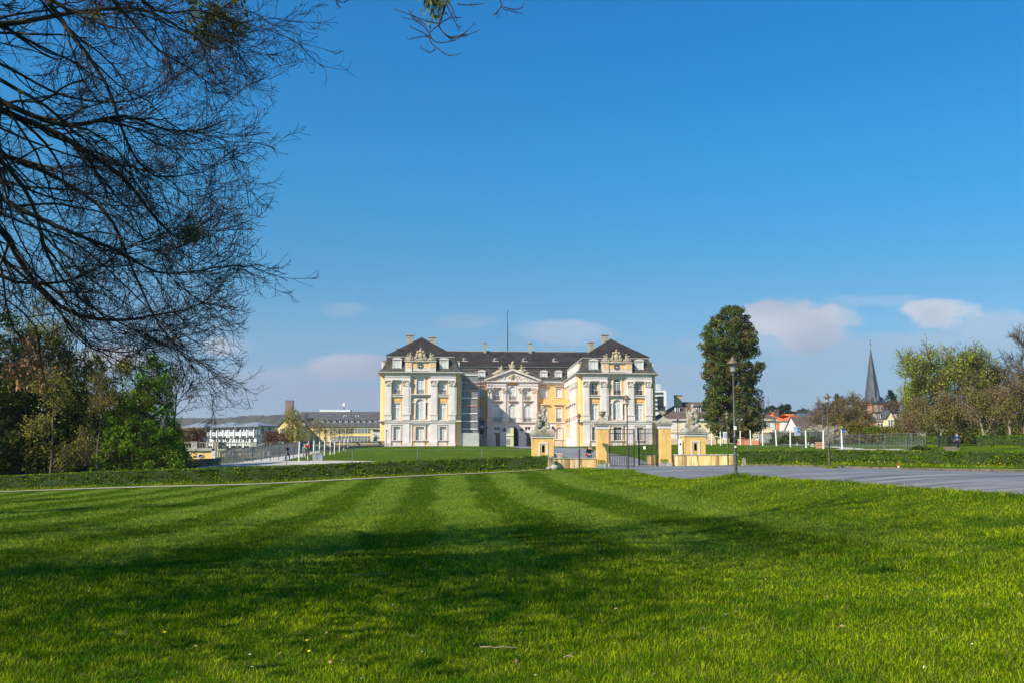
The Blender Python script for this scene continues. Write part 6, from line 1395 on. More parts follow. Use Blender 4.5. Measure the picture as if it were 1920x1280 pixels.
def clump_tree(px, d, base_py, prof, label, leaf, leaf2, frac2, ncl, clr, per, lsize, seed=1, name='tree', cat='tree', bark=None, tr=.4, ground=None, trunk_h=None, sky=1.0, inner=.35, x=None):
    """crown from a profile of (height, radius, x shift): clumps of leaves through the volume"""
    X_ = Xp(px, d) if x is None else x; z = Zp(base_py, d) if base_py else Tz(X_, d); rs = np.random.RandomState(seed); P = np.array(prof, float)
    t = thing(name, label, cat, (X_, d, z)); Ht = P[-1, 0]
    s = MB(); s.tubes([(0, 0, -.5), (0, 0, Ht * .4), (P[-1, 2] * .8, 0, Ht * .9)], [tr * 1.2, tr, tr * .2], 10, bark or M_bbark)
    zz = rs.uniform(P[0, 0], Ht, ncl * 3); rr = np.interp(zz, P[:, 0], P[:, 1]); keep = rs.uniform(0, rr.max(), len(zz)) < rr; zz, rr = zz[keep][:ncl], rr[keep][:ncl]
    a = rs.uniform(0, 2 * math.pi, len(zz)); q = np.sqrt(rs.uniform(inner ** 2, 1, len(zz))); cx = np.interp(zz, P[:, 0], P[:, 2]) + rr * q * np.cos(a); cy = rr * q * np.sin(a)
    cen = np.stack([cx, cy, zz], 1) ; br = np.stack([np.stack([np.interp(zz * .85, P[:, 0], P[:, 2]) * .5, 0 * zz, np.maximum(zz * .8 - .6, .2)], 1), cen * [.6, .6, 1] - [0, 0, .5], cen], 1)
    s.tubes(br[::2], np.tile([tr * .2, tr * .1, .03], (len(br[::2]), 1)), 3, bark or M_bbark); s.build('trunk', t)
    n = len(zz) * per; ci = np.repeat(np.arange(len(zz)), per); dirn = nrm(rs.normal(size=(n, 3))); rad = clr * rs.uniform(.6, 1.35, len(zz))[ci][:, None] * rs.uniform(.35, 1, (n, 1)) ** .6
    pos = cen[ci] + dirn * rad * [1, 1, .8]; m_ = (rs.uniform(0, 1, len(zz)) < frac2)[ci] & (rs.uniform(0, 1, n) < (.35 if leaf == 'ever' else .7)); s = MB()
    s.leaves(pos[~m_], lsize, LM[leaf], rs); s.leaves(pos[m_], lsize, LM[leaf2], rs); s.build('crown', t)
    return t
# big evergreen beside the palace
dE = 165; sc = 1880 / dE
prof = [(.6, 3.4, .3), (2.5, 4.6, .4), (4.5, 4.9, .1), (7, 4.5, 0), (9.5, 4.5, -.2), (12.0, 4.8, .4), (13.2, 4.3, .1), (15.5, 4.9, -.5), (17.3, 4.7, -.5), (18.6, 3.9, -.1), (20.2, 2.9, .2), (21.4, 1.9, .3), (22, .8, .3)]
clump_tree(1376, dE, 824, prof, 'big dark evergreen tree with rusty shoots standing right of the palace', 'ever', 'rust', .30, 760, .72, 80, .16, 3, 'evergreen_tree', tr=.55, inner=.45)
# left thicket
clump_tree(265, 89, None, [(.2, 3.9, .2), (1.5, 4.4, 0), (3.2, 3.9, 0), (5.0, 3.2, -.1), (6.8, 2.5, .2), (8.2, 2.0, .8), (9.6, 1.2, .9), (10.6, .5, .8)], 'bushy hornbeam with fresh bright green leaves behind the left hedge', 'bright', 'dark', .3, 420, .55, 64, .10, 5, 'hornbeam_tree', tr=.2, inner=.3)
tree(325, 100, 676, 7.5, 'bare wide forked tree behind the bright hornbeam', leaf='brown', nleaf=900, lsize=.07, seed=8, bark=M_lbark, nl=11, n1=8, n2=6, tw=.02, fork=.25, up=.08, spread=.75, tr=.17, spreadleaf=.1)
tree(222, 96, 672, 6.5, 'slender tree with sparse yellow green leaves left of the hornbeam', leaf='yel', nleaf=6500, lsize=.09, seed=9, bark=M_lbark, nl=10, n1=7, tw=.02, tr=.16)
clump_tree(150, 94, None, [(.3, 3.6, 0), (3, 4.2, 0), (6, 4.0, 0), (9, 3.2, 0), (11.5, 1.8, 0)], 'dark olive tree in the left thicket beside the slender yellow green one', 'olive', 'dark', .55, 300, .75, 62, .12, 12, 'thicket_tree', bark=M_lbark, tr=.22, inner=.1)
clump_tree(60, 91, None, [(.3, 4.0, 0), (3, 4.6, 0), (7, 4.4, 0), (10, 3.6, 0), (13.5, 2.0, 0)], 'tall dark green tree in the middle of the left thicket', 'dark', 'olive', .4, 380, .8, 62, .12, 13, 'thicket_tree', bark=M_lbark, tr=.25, inner=.1)
clump_tree(-40, 89, None, [(.3, 4.0, 0), (4, 4.8, 0), (8, 4.4, 0), (12, 3.4, 0), (15.5, 2.0, 0)], 'tall dark tree at the left picture edge', 'dark', 'bright', .3, 380, .8, 60, .12, 14, 'thicket_tree', bark=M_lbark, tr=.25, inner=.1)
tree(120, 104, 585, 9, 'tall twiggy bare tree rising above the left thicket', leaf='olive', nleaf=6500, lsize=.09, seed=15, bark=M_lbark, nl=13, n1=8, n2=6, tw=.022, tr=.2)
tree(20, 108, 540, 10, 'tall leafing tree with greenish haze at the far left edge', leaf='yel', nleaf=8000, lsize=.09, seed=16, bark=M_lbark, nl=13, n1=8, n2=6, tw=.022, tr=.22)
tree(185, 87, 700, 6, 'tangled brown bare tree at the front of the left thicket', leaf='olive', nleaf=4500, lsize=.08, seed=17, bark=M_bbark, nl=13, n1=8, n2=6, tw=.018, tr=.14, fork=.1, spread=.9)
tree(95, 86, 690, 6.5, 'low tangled tree with yellowish buds in front of the dark thicket', leaf='yel', nleaf=4500, lsize=.08, seed=18, bark=M_bbark, nl=13, n1=8, n2=6, tw=.018, tr=.14, fork=.1, spread=.9)
for k, (px, d, w_, h_) in enumerate(((20, 112, 9, 9), (130, 116, 9, 8), (235, 112, 7, 6.5), (-90, 105, 10, 12), (300, 108, 5, 3.2))):
    clump_tree(px, d, None, [(.0, w_ * .45, 0), (h_ * .4, w_ * .5, 0), (h_ * .8, w_ * .4, 0), (h_, w_ * .15, 0)], ['dark undergrowth shrub deep in the far left thicket', 'dark undergrowth shrub behind the olive tree', 'dark undergrowth shrub behind the hornbeam', 'dark undergrowth shrub beyond the left picture edge', 'low dark shrub right behind the hornbeam foot'][k], 'dark', 'olive', .25, 220, 1.0, 48, .2, 60 + k, 'shrub', 'shrub', bark=M_lbark, tr=.15, inner=.0)
# trees out of the picture on the left; they throw the long shadows over the lawn
for k, (x_, y_, h_, w_) in enumerate(((-24, 21, 16, 12), (-32, 10, 18, 14), (-31, 35, 15, 12), (-41, 50, 16, 13), (-24, 3, 15, 11))):
    clump_tree(0, y_, None, [(4, w_ * .3, 0), (7, w_ * .48, 0), (h_ * .7, w_ * .48, 0), (h_, w_ * .15, 0)], ['park tree just beyond the overhanging tree outside the left frame edge', 'park tree farthest out to the left of the overhanging tree', 'park tree beyond the left frame edge halfway to the hedge', 'second park tree from the left hedge end outside the frame', 'smaller park tree left of the viewer'][k], 'olive', 'yel', .4, 75, 1.25, 32, .17, 80 + k, 'park_tree', bark=M_lbark, tr=.35, inner=.0, x=x_)
# right side park trees
tree(1772, 150, 659, 13, 'broad tree with fresh yellow green crown at the right', leaf='fresh', nleaf=12500, lsize=.14, seed=21, bark=M_bbark, nl=14, n1=8, n2=6, tw=.03, ntr=3, fork=.3, tr=.28, spreadleaf=.35, base_py=836)
tree(1728, 158, 705, 9, 'smaller yellow green leafing tree left of the broad one', leaf='fresh', nleaf=8000, lsize=.135, seed=22, bark=M_bbark, nl=11, n1=7, n2=5, tw=.03, ntr=2, base_py=836, tr=.18)
tree(1826, 146, 690, 7, 'slim bare tree between the broad green one and the bare pair', leaf='olive', nleaf=1200, lsize=.12, seed=23, nl=13, n1=8, n2=6, tw=.028, base_py=837, tr=.2)
tree(1850, 152, 668, 8, 'left one of two purple grey bare trees at the right', leaf='brown', nleaf=700, lsize=.09, seed=24, nl=14, n1=9, n2=7, tw=.03, base_py=837, ntr=2, tr=.2)
tree(1888, 150, 664, 8.5, 'right one of two purple grey bare trees at the right', leaf='brown', nleaf=700, lsize=.09, seed=25, nl=14, n1=9, n2=7, tw=.03, base_py=837, ntr=2, tr=.2)
tree(1942, 120, 610, 10, 'tall bare tree reaching in from the right picture edge', leaf='brown', nleaf=900, lsize=.09, seed=26, nl=14, n1=9, n2=7, tw=.026, tr=.24)
lab = ['with pale straight trunk nearest the dark park gate', 'with forked grey trunk under the broad green crown', 'with stout knotted trunk right of the forked one', 'with thin dark trunk before the bare pair', 'with leaning pale trunk near the right edge', 'with short trunk at the right picture edge', 'with slim pale trunk left of the park gate', 'with reddish trunk beside the yellow house', 'with bushy stem right of the church houses']
for k, (px, d, tp, w_, lf) in enumerate(((1765, 118, 758, 5, 'olive'), (1800, 116, 755, 5.5, 'olive'), (1845, 112, 762, 5.5, 'brown'), (1872, 118, 752, 5, 'olive'), (1897, 113, 748, 6, 'olive'), (1925, 110, 738, 6.5, 'olive'), (1735, 122, 768, 4.2, 'olive'), (1728, 135, 778, 4.5, 'red'), (1708, 160, 778, 5, 'brown'))):
    tree(px, d, tp - 13, w_, 'brown budding park tree ' + lab[k], leaf=lf, nleaf=2600, lsize=.10, seed=30 + k, bark=M_pbark if k % 2 == 0 else M_bbark, nl=12, n1=7, n2=5, tw=.018, fork=.22, tr=.17, leaf2='brown' if lf == 'olive' else 'olive', frac2=.45, base_py=838 if d < 130 else 836, group='park trees above the right hedge')
for k, (px, d, w_, h_, lf, l2) in enumerate(((1750, 170, 14, 7, 'olive', 'brown'), (1820, 165, 14, 8, 'brown', 'olive'), (1890, 160, 14, 8, 'olive', 'brown'), (1960, 150, 14, 9, 'olive', 'dark'), (1790, 135, 8, 2.2, 'dark', 'olive'), (1860, 132, 10, 2.4, 'dark', 'olive'), (1925, 130, 10, 2.6, 'dark', 'olive'))):
    clump_tree(px, d, 837, [(.0, w_ * .45, 0), (h_ * .5, w_ * .5, 0), (h_ * .85, w_ * .4, 0), (h_, w_ * .15, 0)], ['brown olive thicket behind the park gate', 'brown thicket behind the stout knotted trunk', 'olive thicket behind the leaning trunk', 'olive thicket at the right picture edge', 'low dark shrub right of the park gate', 'low dark shrub below the stout trunk', 'low dark shrub below the right edge trees'][k], lf, l2, .45, 190, 1.0, 42, .15, 140 + k, 'shrub', 'shrub', tr=.1, inner=.0)
# brown trees in the middle distance between barn and church houses
mid = [(1553, 215, 778, 7, 'brown', 'low brown bare tree in front of the barn roof'), (1578, 195, 775, 7, 'brown', 'low brown bare tree behind the blue sign'), (1618, 200, 772, 7, 'brown', 'bushy brown tree left of the brick house'), (1538, 240, 762, 7, 'brown', 'dull brown bare tree right of the blue glass building'), (1562, 225, 765, 7, 'brown', 'brown bare tree left of the park lamp'), (1588, 205, 756, 8, 'brown', 'olive brown tree right behind the round blue sign'), (1604, 215, 752, 7, 'olive', 'taller olive tree just left of the church tower'), (1646, 300, 790, 6, 'brown', 'bare tree in front of the church tower foot'),
       (1672, 290, 764, 7, 'red', 'reddish bare tree right of the church tower'), (1690, 270, 752, 8, 'brown', 'brown bare tree behind the yellow house'), (1705, 240, 760, 7, 'brown', 'bare tree with pale stem next to the yellow house'), (1625, 190, 800, 5, 'olive', 'low olive tree in front of the brick house'), (1598, 180, 788, 7, 'olive', 'spreading olive bush tree right of the lamp pole')]
for k, (px, d, tp, w_, lf, lb) in enumerate(mid):
    tree(px, d, tp - 14, w_, lb, leaf=lf, nleaf=1500, lsize=.14, seed=50 + k, nl=12, n1=7, n2=5, tw=.035, fork=.15, base_py=830, leaf2='brown', frac2=.4, tr=.16)
shr = [(1600, 165, 6, 3.4, 'olive', 'brown', 'olive brown thicket left of the bright bush'), (1640, 168, 6.5, 2.6, 'bright', 'olive', 'bright green bush in front of the brick house'), (1660, 170, 5, 2.6, 'olive', 'brown', 'olive bush right of the bright green bush'), (1618, 172, 7, 3.6, 'brown', 'olive', 'brown thicket behind the bright green bush'), (1685, 165, 8, 2.5, 'olive', 'brown', 'olive thicket below the yellow house'), (1575, 175, 6, 4.0, 'brown', 'olive', 'brown thicket around the round blue sign')]
for k, (px, d, w_, h_, a, b, lb) in enumerate(shr): clump_tree(px, d, 830, [(.0, w_ * .45, 0), (h_ * .5, w_ * .5, 0), (h_, w_ * .2, 0)], lb, a, b, .4, 110, .6, 40, .13, 160 + k, 'shrub', 'shrub', tr=.08, inner=0)
for k, (px, w_, h_, lb) in enumerate(((1462, 3.6, 1.9, 'small blossoming bush in front of the white house'), (1478, 3.4, 1.7, 'pale blossoming bush behind the information board'), (1530, 6.0, 2.6, 'larger white blossoming bush before the barn'), (1566, 5.6, 2.6, 'white blossoming bush right behind the park lamp pole'))):
    clump_tree(px, 165, 828, [(.0, w_ * .45, 0), (h_ * .5, w_ * .5, 0), (h_, w_ * .2, 0)], lb, 'blossom', 'olive', .15, 90, .45, 50, .08, 180 + k, 'blossoming_bush', 'bush', tr=.06, inner=0)
clump_tree(1728, 91, None, [(.0, 1.0, 0), (.5, 1.15, 0), (.85, .6, 0)], 'small dark round bush behind the right hedge', 'dark', 'bright', .2, 60, .25, 50, .06, 190, 'bush', 'bush', tr=.05, inner=0); clump_tree(1748, 92, None, [(.0, .7, 0), (.3, .8, 0), (.55, .4, 0)], 'lower dark bush beside the small round bush', 'dark', 'bright', .2, 40, .2, 50, .06, 191, 'bush', 'bush', tr=.05, inner=0)
clump_tree(1495, 150, 829, [(.0, 3.6, 0), (.6, 3.6, 0), (.95, 3, 0)], 'low clipped dark hedge behind the benches', 'dark', 'bright', .3, 110, .35, 40, .08, 192, 'low_hedge', 'hedge', tr=.05, inner=0)
# dark spruces on the skyline
for k, (px, d, tp, w_, bp) in enumerate(((1448, 330, 762, 8, 775), (1471, 340, 758, 7, 790), (1480, 345, 759, 5, 790), (1512, 380, 766, 8, 780), (1575, 300, 740, 6, 775), (1676, 330, 730, 6, 765), (1717, 330, 745, 6, 770))):
    h_ = Zp(tp, d) - Zp(830, d); rnd_sh = px in (1448, 1512)
    clump_tree(px, d, 830, [(h_ * .55, w_ * .3, 0), (h_ * .75, w_ * (.5 if rnd_sh else .35), 0), (h_ * .9, w_ * (.42 if rnd_sh else .18), 0), (h_, .3, 0)], ['round dark tree above the red roof', 'left dark spruce right of the red roof', 'right dark spruce of the pair above the white house', 'round dark tree above the blue glass building', 'dark spruce right of the park lamp hat', 'dark spruce right of the church spire', 'far dark spruce above the yellow green trees'][k], 'spruce', 'dark', .3, 80, .9, 30, .3, 200 + k, 'spruce_tree', tr=.2, inner=0)
# left middle distance
clump_tree(547, 205, 832, [(.5, 2.0, .1), (2.5, 2.6, 0), (5, 2.2, 0), (6.5, 1.5, 0), (7.6, .7, .1)], 'yellow green leafing tree in front of the yellow gable', 'yel', 'olive', .45, 150, .55, 45, .10, 210, 'leafing_tree', tr=.16, inner=.1)
for k, (px, d, w_, h_, a, b, lb) in enumerate(((345, 175, 5, 3.2, 'red', 'brown', 'dense reddish brown hedge tree left of the white flats'), (368, 175, 4, 3.2, 'red', 'brown', 'clipped reddish brown shrub next to the white flats'), (508, 205, 4, 3.2, 'red', 'brown', 'reddish shrub before the grey side wall of the flats'), (524, 205, 4.6, 3.0, 'red', 'brown', 'reddish shrub before the yellow gable'), (325, 180, 5, 3.4, 'brown', 'olive', 'brown shrub half behind the bright hornbeam'))):
    clump_tree(px, d, 838, [(.0, w_ * .45, 0), (h_ * .6, w_ * .5, 0), (h_, w_ * .35, 0)], lb, a, b, .4, 110, .5, 40, .12, 220 + k, 'shrub', 'shrub', tr=.08, inner=0)
# ================================================================ BACKGROUND BUILDINGS
M_wh = mat('white_render', (0.66, 0.66, 0.66), (0.74, 0.74, 0.73), scale=.5); M_whg = mat('grey_render', (0.44, 0.46, 0.50), (0.50, 0.52, 0.56), scale=.5); M_zinc = mat('zinc_roof', (0.17, 0.20, 0.24), (0.22, 0.25, 0.29), scale=.6, rough=.5)
M_glb = mat('balcony_glass', (0.46, 0.52, 0.52), rough=.15, spec=.7); M_red = mat('red_roof_tile', (0.50, 0.13, 0.04), (0.62, 0.20, 0.07), scale=1.2, detail=6); M_brn = mat('brown_roof_tile', (0.085, 0.060, 0.052), (0.13, 0.095, 0.08), scale=1.2, detail=6, bump=.2)
M_yel = mat('yellow_render', (0.78, 0.56, 0.20), (0.84, 0.64, 0.28), scale=.4); M_ylp = mat('pale_yellow_render', (0.70, 0.56, 0.32), (0.76, 0.63, 0.40), scale=.5); M_rbr = mat('red_brick', (0.38, 0.15, 0.09), (0.48, 0.21, 0.13), scale=4, detail=6); M_grf = mat('grey_slate_roof', (0.06, 0.06, 0.068), (0.10, 0.10, 0.11), scale=1.5)
M_spire = mat('spire_slate', (0.042, 0.047, 0.060), (0.085, 0.092, 0.11), scale=1.0, stretch=(1, 1, .3), rough=.5); M_tower = mat('hazed_red_tower', (0.22, 0.12, 0.12), (0.27, 0.15, 0.15), scale=.3); M_chy = mat('yellow_brick_chimney', (0.42, 0.32, 0.18), (0.50, 0.39, 0.24), scale=3)  # office tower red is greyed, with distance haze mixed into its colour
def building(name, label, cat, px0, px1, d, base, eave, ridge, depth, wall, roof, kind='gable', rows=(), rz=0, over=.3, chims=(), win=None, hip=None, group=None, nx=4, ny=4, dark=True, attic=None):
    """front between px0 and px1 at d metres; base/eave/ridge are photo rows measured at that distance"""
    x0, x1 = Xp(px0, d), Xp(px1, d); w_ = x1 - x0; z0, ze, zr_ = Zp(base, d), Zp(eave, d) - Zp(base, d), Zp(ridge, d) - Zp(base, d)
    t = thing(name, label, cat, ((x0 + x1) / 2, d, z0), rz, group); hw = w_ / 2
    s = MB(); s.box(-hw, hw, 0, depth, -3, ze, wall)
    if kind == 'front':                     # gable faces the viewer
        s.prism([(-hw, ze), (hw, ze), (0, zr_)], 0, depth, wall)
    elif kind == 'gable': 
        for q in (-hw, hw): s.add([(q, 0, ze), (q, depth, ze), (q, depth / 2, zr_)], [(0, 1, 2)], wall)
    s.build('wall', t); s = MB(); o = over
    if kind == 'gable': s.add([(-hw - o, -o, ze - o * .3), (hw + o, -o, ze - o * .3), (hw + o, depth / 2, zr_ + .1), (-hw - o, depth / 2, zr_ + .1), (hw + o, depth + o, ze - o * .3), (-hw - o, depth + o, ze - o * .3)], [(0, 1, 2, 3), (3, 2, 4, 5)], roof)
    elif kind == 'front': s.add([(-hw - o, -o, ze - o * .3), (0, -o, zr_ + .12), (0, depth, zr_ + .12), (-hw - o, depth, ze - o * .3), (hw + o, -o, ze - o * .3), (hw + o, depth, ze - o * .3)], [(3, 0, 1, 2), (2, 1, 4, 5)], roof)
    elif kind == 'hip':
        h = hip or min(depth / 2, hw * .8); v = [(-hw - o, -o, ze), (hw + o, -o, ze), (hw + o, depth + o, ze), (-hw - o, depth + o, ze), (-hw + h, depth / 2, zr_), (hw - h, depth / 2, zr_)]
        s.add(v, [(0, 1, 5, 4), (2, 3, 4, 5)], roof); s.add(v, [(1, 2, 5), (3, 0, 4)], roof); s.box(-hw - o, hw + o, -o, depth + o, ze - .25, ze - .02, M_lead)
    elif kind == 'flat': s.box(-hw - o, hw + o, -o, depth + o, ze, zr_, roof)
    s.build('roof', t)
    for (xs, rb, rt, ww) in rows:
        b, tt = Zp(rb, d) - z0, Zp(rt, d) - z0
        for px in xs:
            put_window(t, Xp(px, d) - (x0 + x1) / 2, -.02, b, 0, ww, tt - b, False, nx, ny, dark, 0)
    for (px, pt, cw, dy) in chims:
        c = MB(); x = Xp(px, d) - (x0 + x1) / 2; zt_ = Zp(pt, d + dy) - z0; zl = ze + (zr_ - ze) * min(1, dy / (depth / 2)) - 1.0
        c.box(x - cw / 2, x + cw / 2, dy - cw / 2, dy + cw / 2, zl, zt_, M_chy); c.box(x - cw / 2 - .1, x + cw / 2 + .1, dy - cw / 2 - .1, dy + cw / 2 + .1, zt_ + .003, zt_ + .2, M_brn); c.build('chimney', t)
    return t
def roof_dormer(t, x, y, z, w_, h_, dep, wm=None, rm=None):
    s = MB(); s.box(-w_ / 2, w_ / 2, 0, dep, 0, h_, wm or M_frame); s.box(-w_ / 2 - .12, w_ / 2 + .12, -.15, dep, h_ + .003, h_ + .22, rm or M_slate); s.box(-w_ * .33, w_ * .33, -.03, -.003, .15, h_ - .12, M_glassd); s.box(-.04, .04, -.05, -.031, .15, h_ - .12, M_frame)
    return s.build('dormer', t, (x, y, z))
# service range right of the palace
t = building('service_range', 'long pale yellow service building with brown tiled roof right of the palace', 'building', 1229, 1457, 231.5, 834, 784, 750.5, 11, M_ylp, M_brn, 'hip', [((1300, 1346, 1391, 1440), 801, 791, 1.45), ((1272, 1322,), 824, 812, 1.5)], hip=7, chims=((1246, 744, 1.3, 4.5), (1279.5, 742, 1.6, 4.5), (1405, 744, 1.3, 4.5)), nx=4, ny=2)
w0 = (Xp(1229, 231.5) + Xp(1457, 231.5)) / 2; zb_ = Zp(834, 231.5); ze = Zp(784, 231.5) - zb_
s = MB(); s.box(-14.4, 14.4, -.5, .1, ze - .45, ze - .26, M_white); s.box(-14.25, 14.25, -.16, -.003, Zp(810.5, 231.5) - zb_, Zp(808.5, 231.5) - zb_, M_cream)
for px in (1266, 1285, 1310, 1334, 1357, 1380, 1425, 1452): x = Xp(px, 231.5) - w0; s.box(x - .68, x + .68, -.06, -.002, Zp(805, 231.5) - zb_, Zp(789, 231.5) - zb_, M_white)
for px in (1268, 1425): x = Xp(px, 231.5) - w0; s.box(x - 1.0, x + 1.0, -.06, -.002, Zp(828, 231.5) - zb_, Zp(814, 231.5) - zb_, M_white)
s.build('white_panels', t)
put_window(t, Xp(1441, 231.5) - w0, -.03, Zp(828, 231.5) - zb_, 0, 1.9, 1.9, True, 4, 2, False, 0)
for px in (1247.5, 1274.5, 1315, 1350): roof_dormer(t, Xp(px, 231.5) - w0, 2.0, ze + 1.4, 1.1, 1.35, 2.5)
building('grey_gable_house', 'dark slate house with grey gable peeping out above the brown tiled roof', 'house', 1404, 1434, 300, 830, 768, 748, 9, M_whg, M_grf, 'gable', rz=-.25)
s = MB(); p = Wp(1441, 775, 300); s.box(-.05, .05, -.05, .05, -2, 5.5, M_iron); s.box(-.9, .9, -.03, .03, 3.4, 3.48, M_iron); s.box(-.6, .6, -.03, .03, 2.2, 2.28, M_iron); tag(s.build('antenna', None, p), 'thin roof antenna above the red roofs', 'antenna')
# brick garden wall and gate piers in front of it
wall_seg([(Xp(1258, 215), 215, Zp(832, 215)), (Xp(1345, 205), 205, Zp(832, 205))], 1.2, .4, mat('pale_brick', (.34, .25, .18), (.44, .34, .25), scale=3), 'garden_wall', 'pale brick garden wall behind the right pedestal', base=-.6)
wall_seg([(Xp(1378, 185), 185, Zp(832, 185)), (Xp(1425, 182), 182, Zp(832, 182))], .7, .4, M_rbr, 'garden_wall', 'low red brick wall under the big evergreen', base=-.6)
for k, px in enumerate((1395, 1405.5)):
    s = MB(); s.box(-.42, .42, -.4, .4, -.5, 3.0, M_rbr); s.box(-.52, .52, -.5, .5, 3.0, 3.16, M_coping); tag(s.build('brick_pier', None, (Xp(px, 184), 184, Zp(832, 184))), ('left' if k == 0 else 'right') + ' tall red brick pier beside the evergreen', 'pier')
# houses of the town, right
t = building('red_roof_house', 'house with red tiled hip roof and red tiled upper wall left of the white one', 'house', 1444, 1476, 290, 830, 788, 770, 11, M_wh, M_red, 'hip', [((1461,), 799, 793, 1.2)], hip=3, over=.4)
s = MB(); s.box(-2.3, 2.45, -.25, -.02, Zp(806, 290) - Zp(830, 290), Zp(788.5, 290) - Zp(830, 290), M_red); s.build('tiled_front', t); s = MB(); s.box(.1, 1.1, 2.2, 3.4, 7.2, 9.9, M_brn); s.build('chimney', t)
building('white_house', 'white house with small red hip roof right of the red tiled front', 'house', 1472, 1506, 285, 830, 787.5, 774, 9, M_wh, M_red, 'hip', [((1485.5, 1490, 1494.5, 1498.5), 799, 792, .5)], hip=4.4, nx=2, ny=2)
building('barn', 'low white barn with wide brown tiled roof behind the blossoming bushes', 'barn', 1500, 1600, 270, 830, 805, 779, 14, M_wh, M_brn, 'gable')
t = building('glass_building', 'blue glass fronted building above the barn roof', 'building', 1492, 1526, 345, 830, 772.5, 771, 9, mat('blue_curtain_wall', (.06, .15, .24), (.14, .26, .36), scale=2.5, rough=.3), M_grf, 'flat')
s = MB()
for k in range(9): x = -3.1 + k * .78; s.box(x - .04, x + .04, -.08, -.002, 0, 10, M_tube)
for z in (4, 6, 8): s.box(-3.1, 3.1, -.1, -.085, z, z + .08, M_tube)
s.build('mullions', t)
for a in [('grey_mansard_house', 'grey roofed house left of the park lamp hat', 1527, 1562, 275, 778, 762, M_whg), ('grey_mansard_house', 'long low grey roof behind the brown bare trees', 1556, 1612, 285, 786, 772, M_whg)]:
    building(a[0], a[1], 'house', a[2], a[3], a[4], 830, a[5], a[6], 9, a[7], M_grf, 'hip', [([a[2] + 8, a[3] - 8], a[5] + 8, a[5] + 1, 1.0)])
t = building('brick_house', 'red brick house with white window and grey mansard roof', 'house', 1639, 1666, 225, 832, 787, 772, 9, M_rbr, M_grf, 'hip', [((1653,), 803, 792, 1.5)], nx=2, ny=2)
roof_dormer(t, 0, .8, Zp(785, 225) - Zp(832, 225), 1.1, 1.4, 2)
t = building('yellow_gable_house', 'narrow pale yellow gabled house between the brick house and the orange one', 'house', 1665.5, 1680, 223, 832, 783, 769, 10, M_ylp, M_grf, 'front', [((1672.5,), 806, 786, 1.1)], nx=2, ny=4)
t = building('orange_house', 'orange house with bay window and grey mansard roof right of the narrow gable', 'house', 1680.5, 1712, 225, 832, 788, 773, 9, M_pier, M_grf, 'hip', [((1690.5, 1694.5), 808, 792, .7)], nx=2, ny=3); roof_dormer(t, -.4, .8, Zp(786, 225) - Zp(832, 225), 1.2, 1.4, 2)
building('town_house', 'small pale house with brown roof glimpsed between the park trunks', 'house', 1735, 1762, 190, 834, 812, 800, 8, M_ylp, M_brn, 'gable', [((1745,), 822, 816, 1.0)])
building('town_house', 'brick house with steep roof just behind the church foot trees', 'house', 1632, 1648, 260, 830, 785, 774, 9, M_rbr, mat('orange_roof_tile', (.36, .15, .07), (.44, .2, .1), scale=1.5), 'front')
# church
ch = thing('church', 'church with tall dark slate spire and red brick tower', 'church', (Xp(1641, 420), 420, Zp(830, 420)), .35)
zc = lambda py: Zp(py, 420) - Zp(830, 420); hw = 3.7; s = MB(); s.box(-hw, hw, -hw, hw, -2, zc(755), M_rbr)
s.build('tower', ch)
for q in (-1.5, 1.5): put_window(ch, q, -hw - .02, zc(775), 0, 1.3, zc(760) - zc(775), True, 2, 2, True, 0)
for q in (-1.5, 1.5): put_window(ch, -hw - .02, q, zc(775), -math.pi / 2, 1.3, zc(760) - zc(775), True, 2, 2, True, 0)
s = MB(); e = hw + .35; ang8 = [(math.cos(a), math.sin(a)) for a in np.arange(8) * math.pi / 4 + math.pi / 8]
rings = [(e * 1.08, zc(755)), (e * .98, zc(750)), (3.2, zc(743)), (2.6, zc(725)), (1.7, zc(700)), (.75, zc(672)), (.04, zc(651.5))]
V = [(r_ * c, r_ * q, z) for r_, z in rings for c, q in ang8]; s.add(V, [(i * 8 + j, i * 8 + (j + 1) % 8, (i + 1) * 8 + (j + 1) % 8, (i + 1) * 8 + j) for i in range(len(rings) - 1) for j in range(8)], M_spire)
s.add([(-e, -e, zc(755) - .1), (e, -e, zc(755) - .1), (e, e, zc(755) - .1), (-e, e, zc(755) - .1), (-2.6, -2.6, zc(744)), (2.6, -2.6, zc(744)), (2.6, 2.6, zc(744)), (-2.6, 2.6, zc(744))], [(0, 1, 5, 4), (1, 2, 6, 5), (2, 3, 7, 6), (3, 0, 4, 7)], M_spire); s.build('spire', ch)
s = MB(); s.lathe([(.8, zc(752)), (.55, zc(742)), (.1, zc(731))], M_spire, cx=0, cy=-hw + .2, k=6, smooth=False); s.build('turret', ch)
s = MB(); s.blob((0, 0, zc(651)), (.35, .35, .35), M_gilt); s.box(-.06, .06, -.06, .06, zc(651), zc(639), M_iron); s.box(-.8, .8, -.05, .05, zc(645.5), zc(645), M_iron); s.blob((0, 0, zc(638)), (.4, .1, .3), M_gilt); s.build('cross', ch)
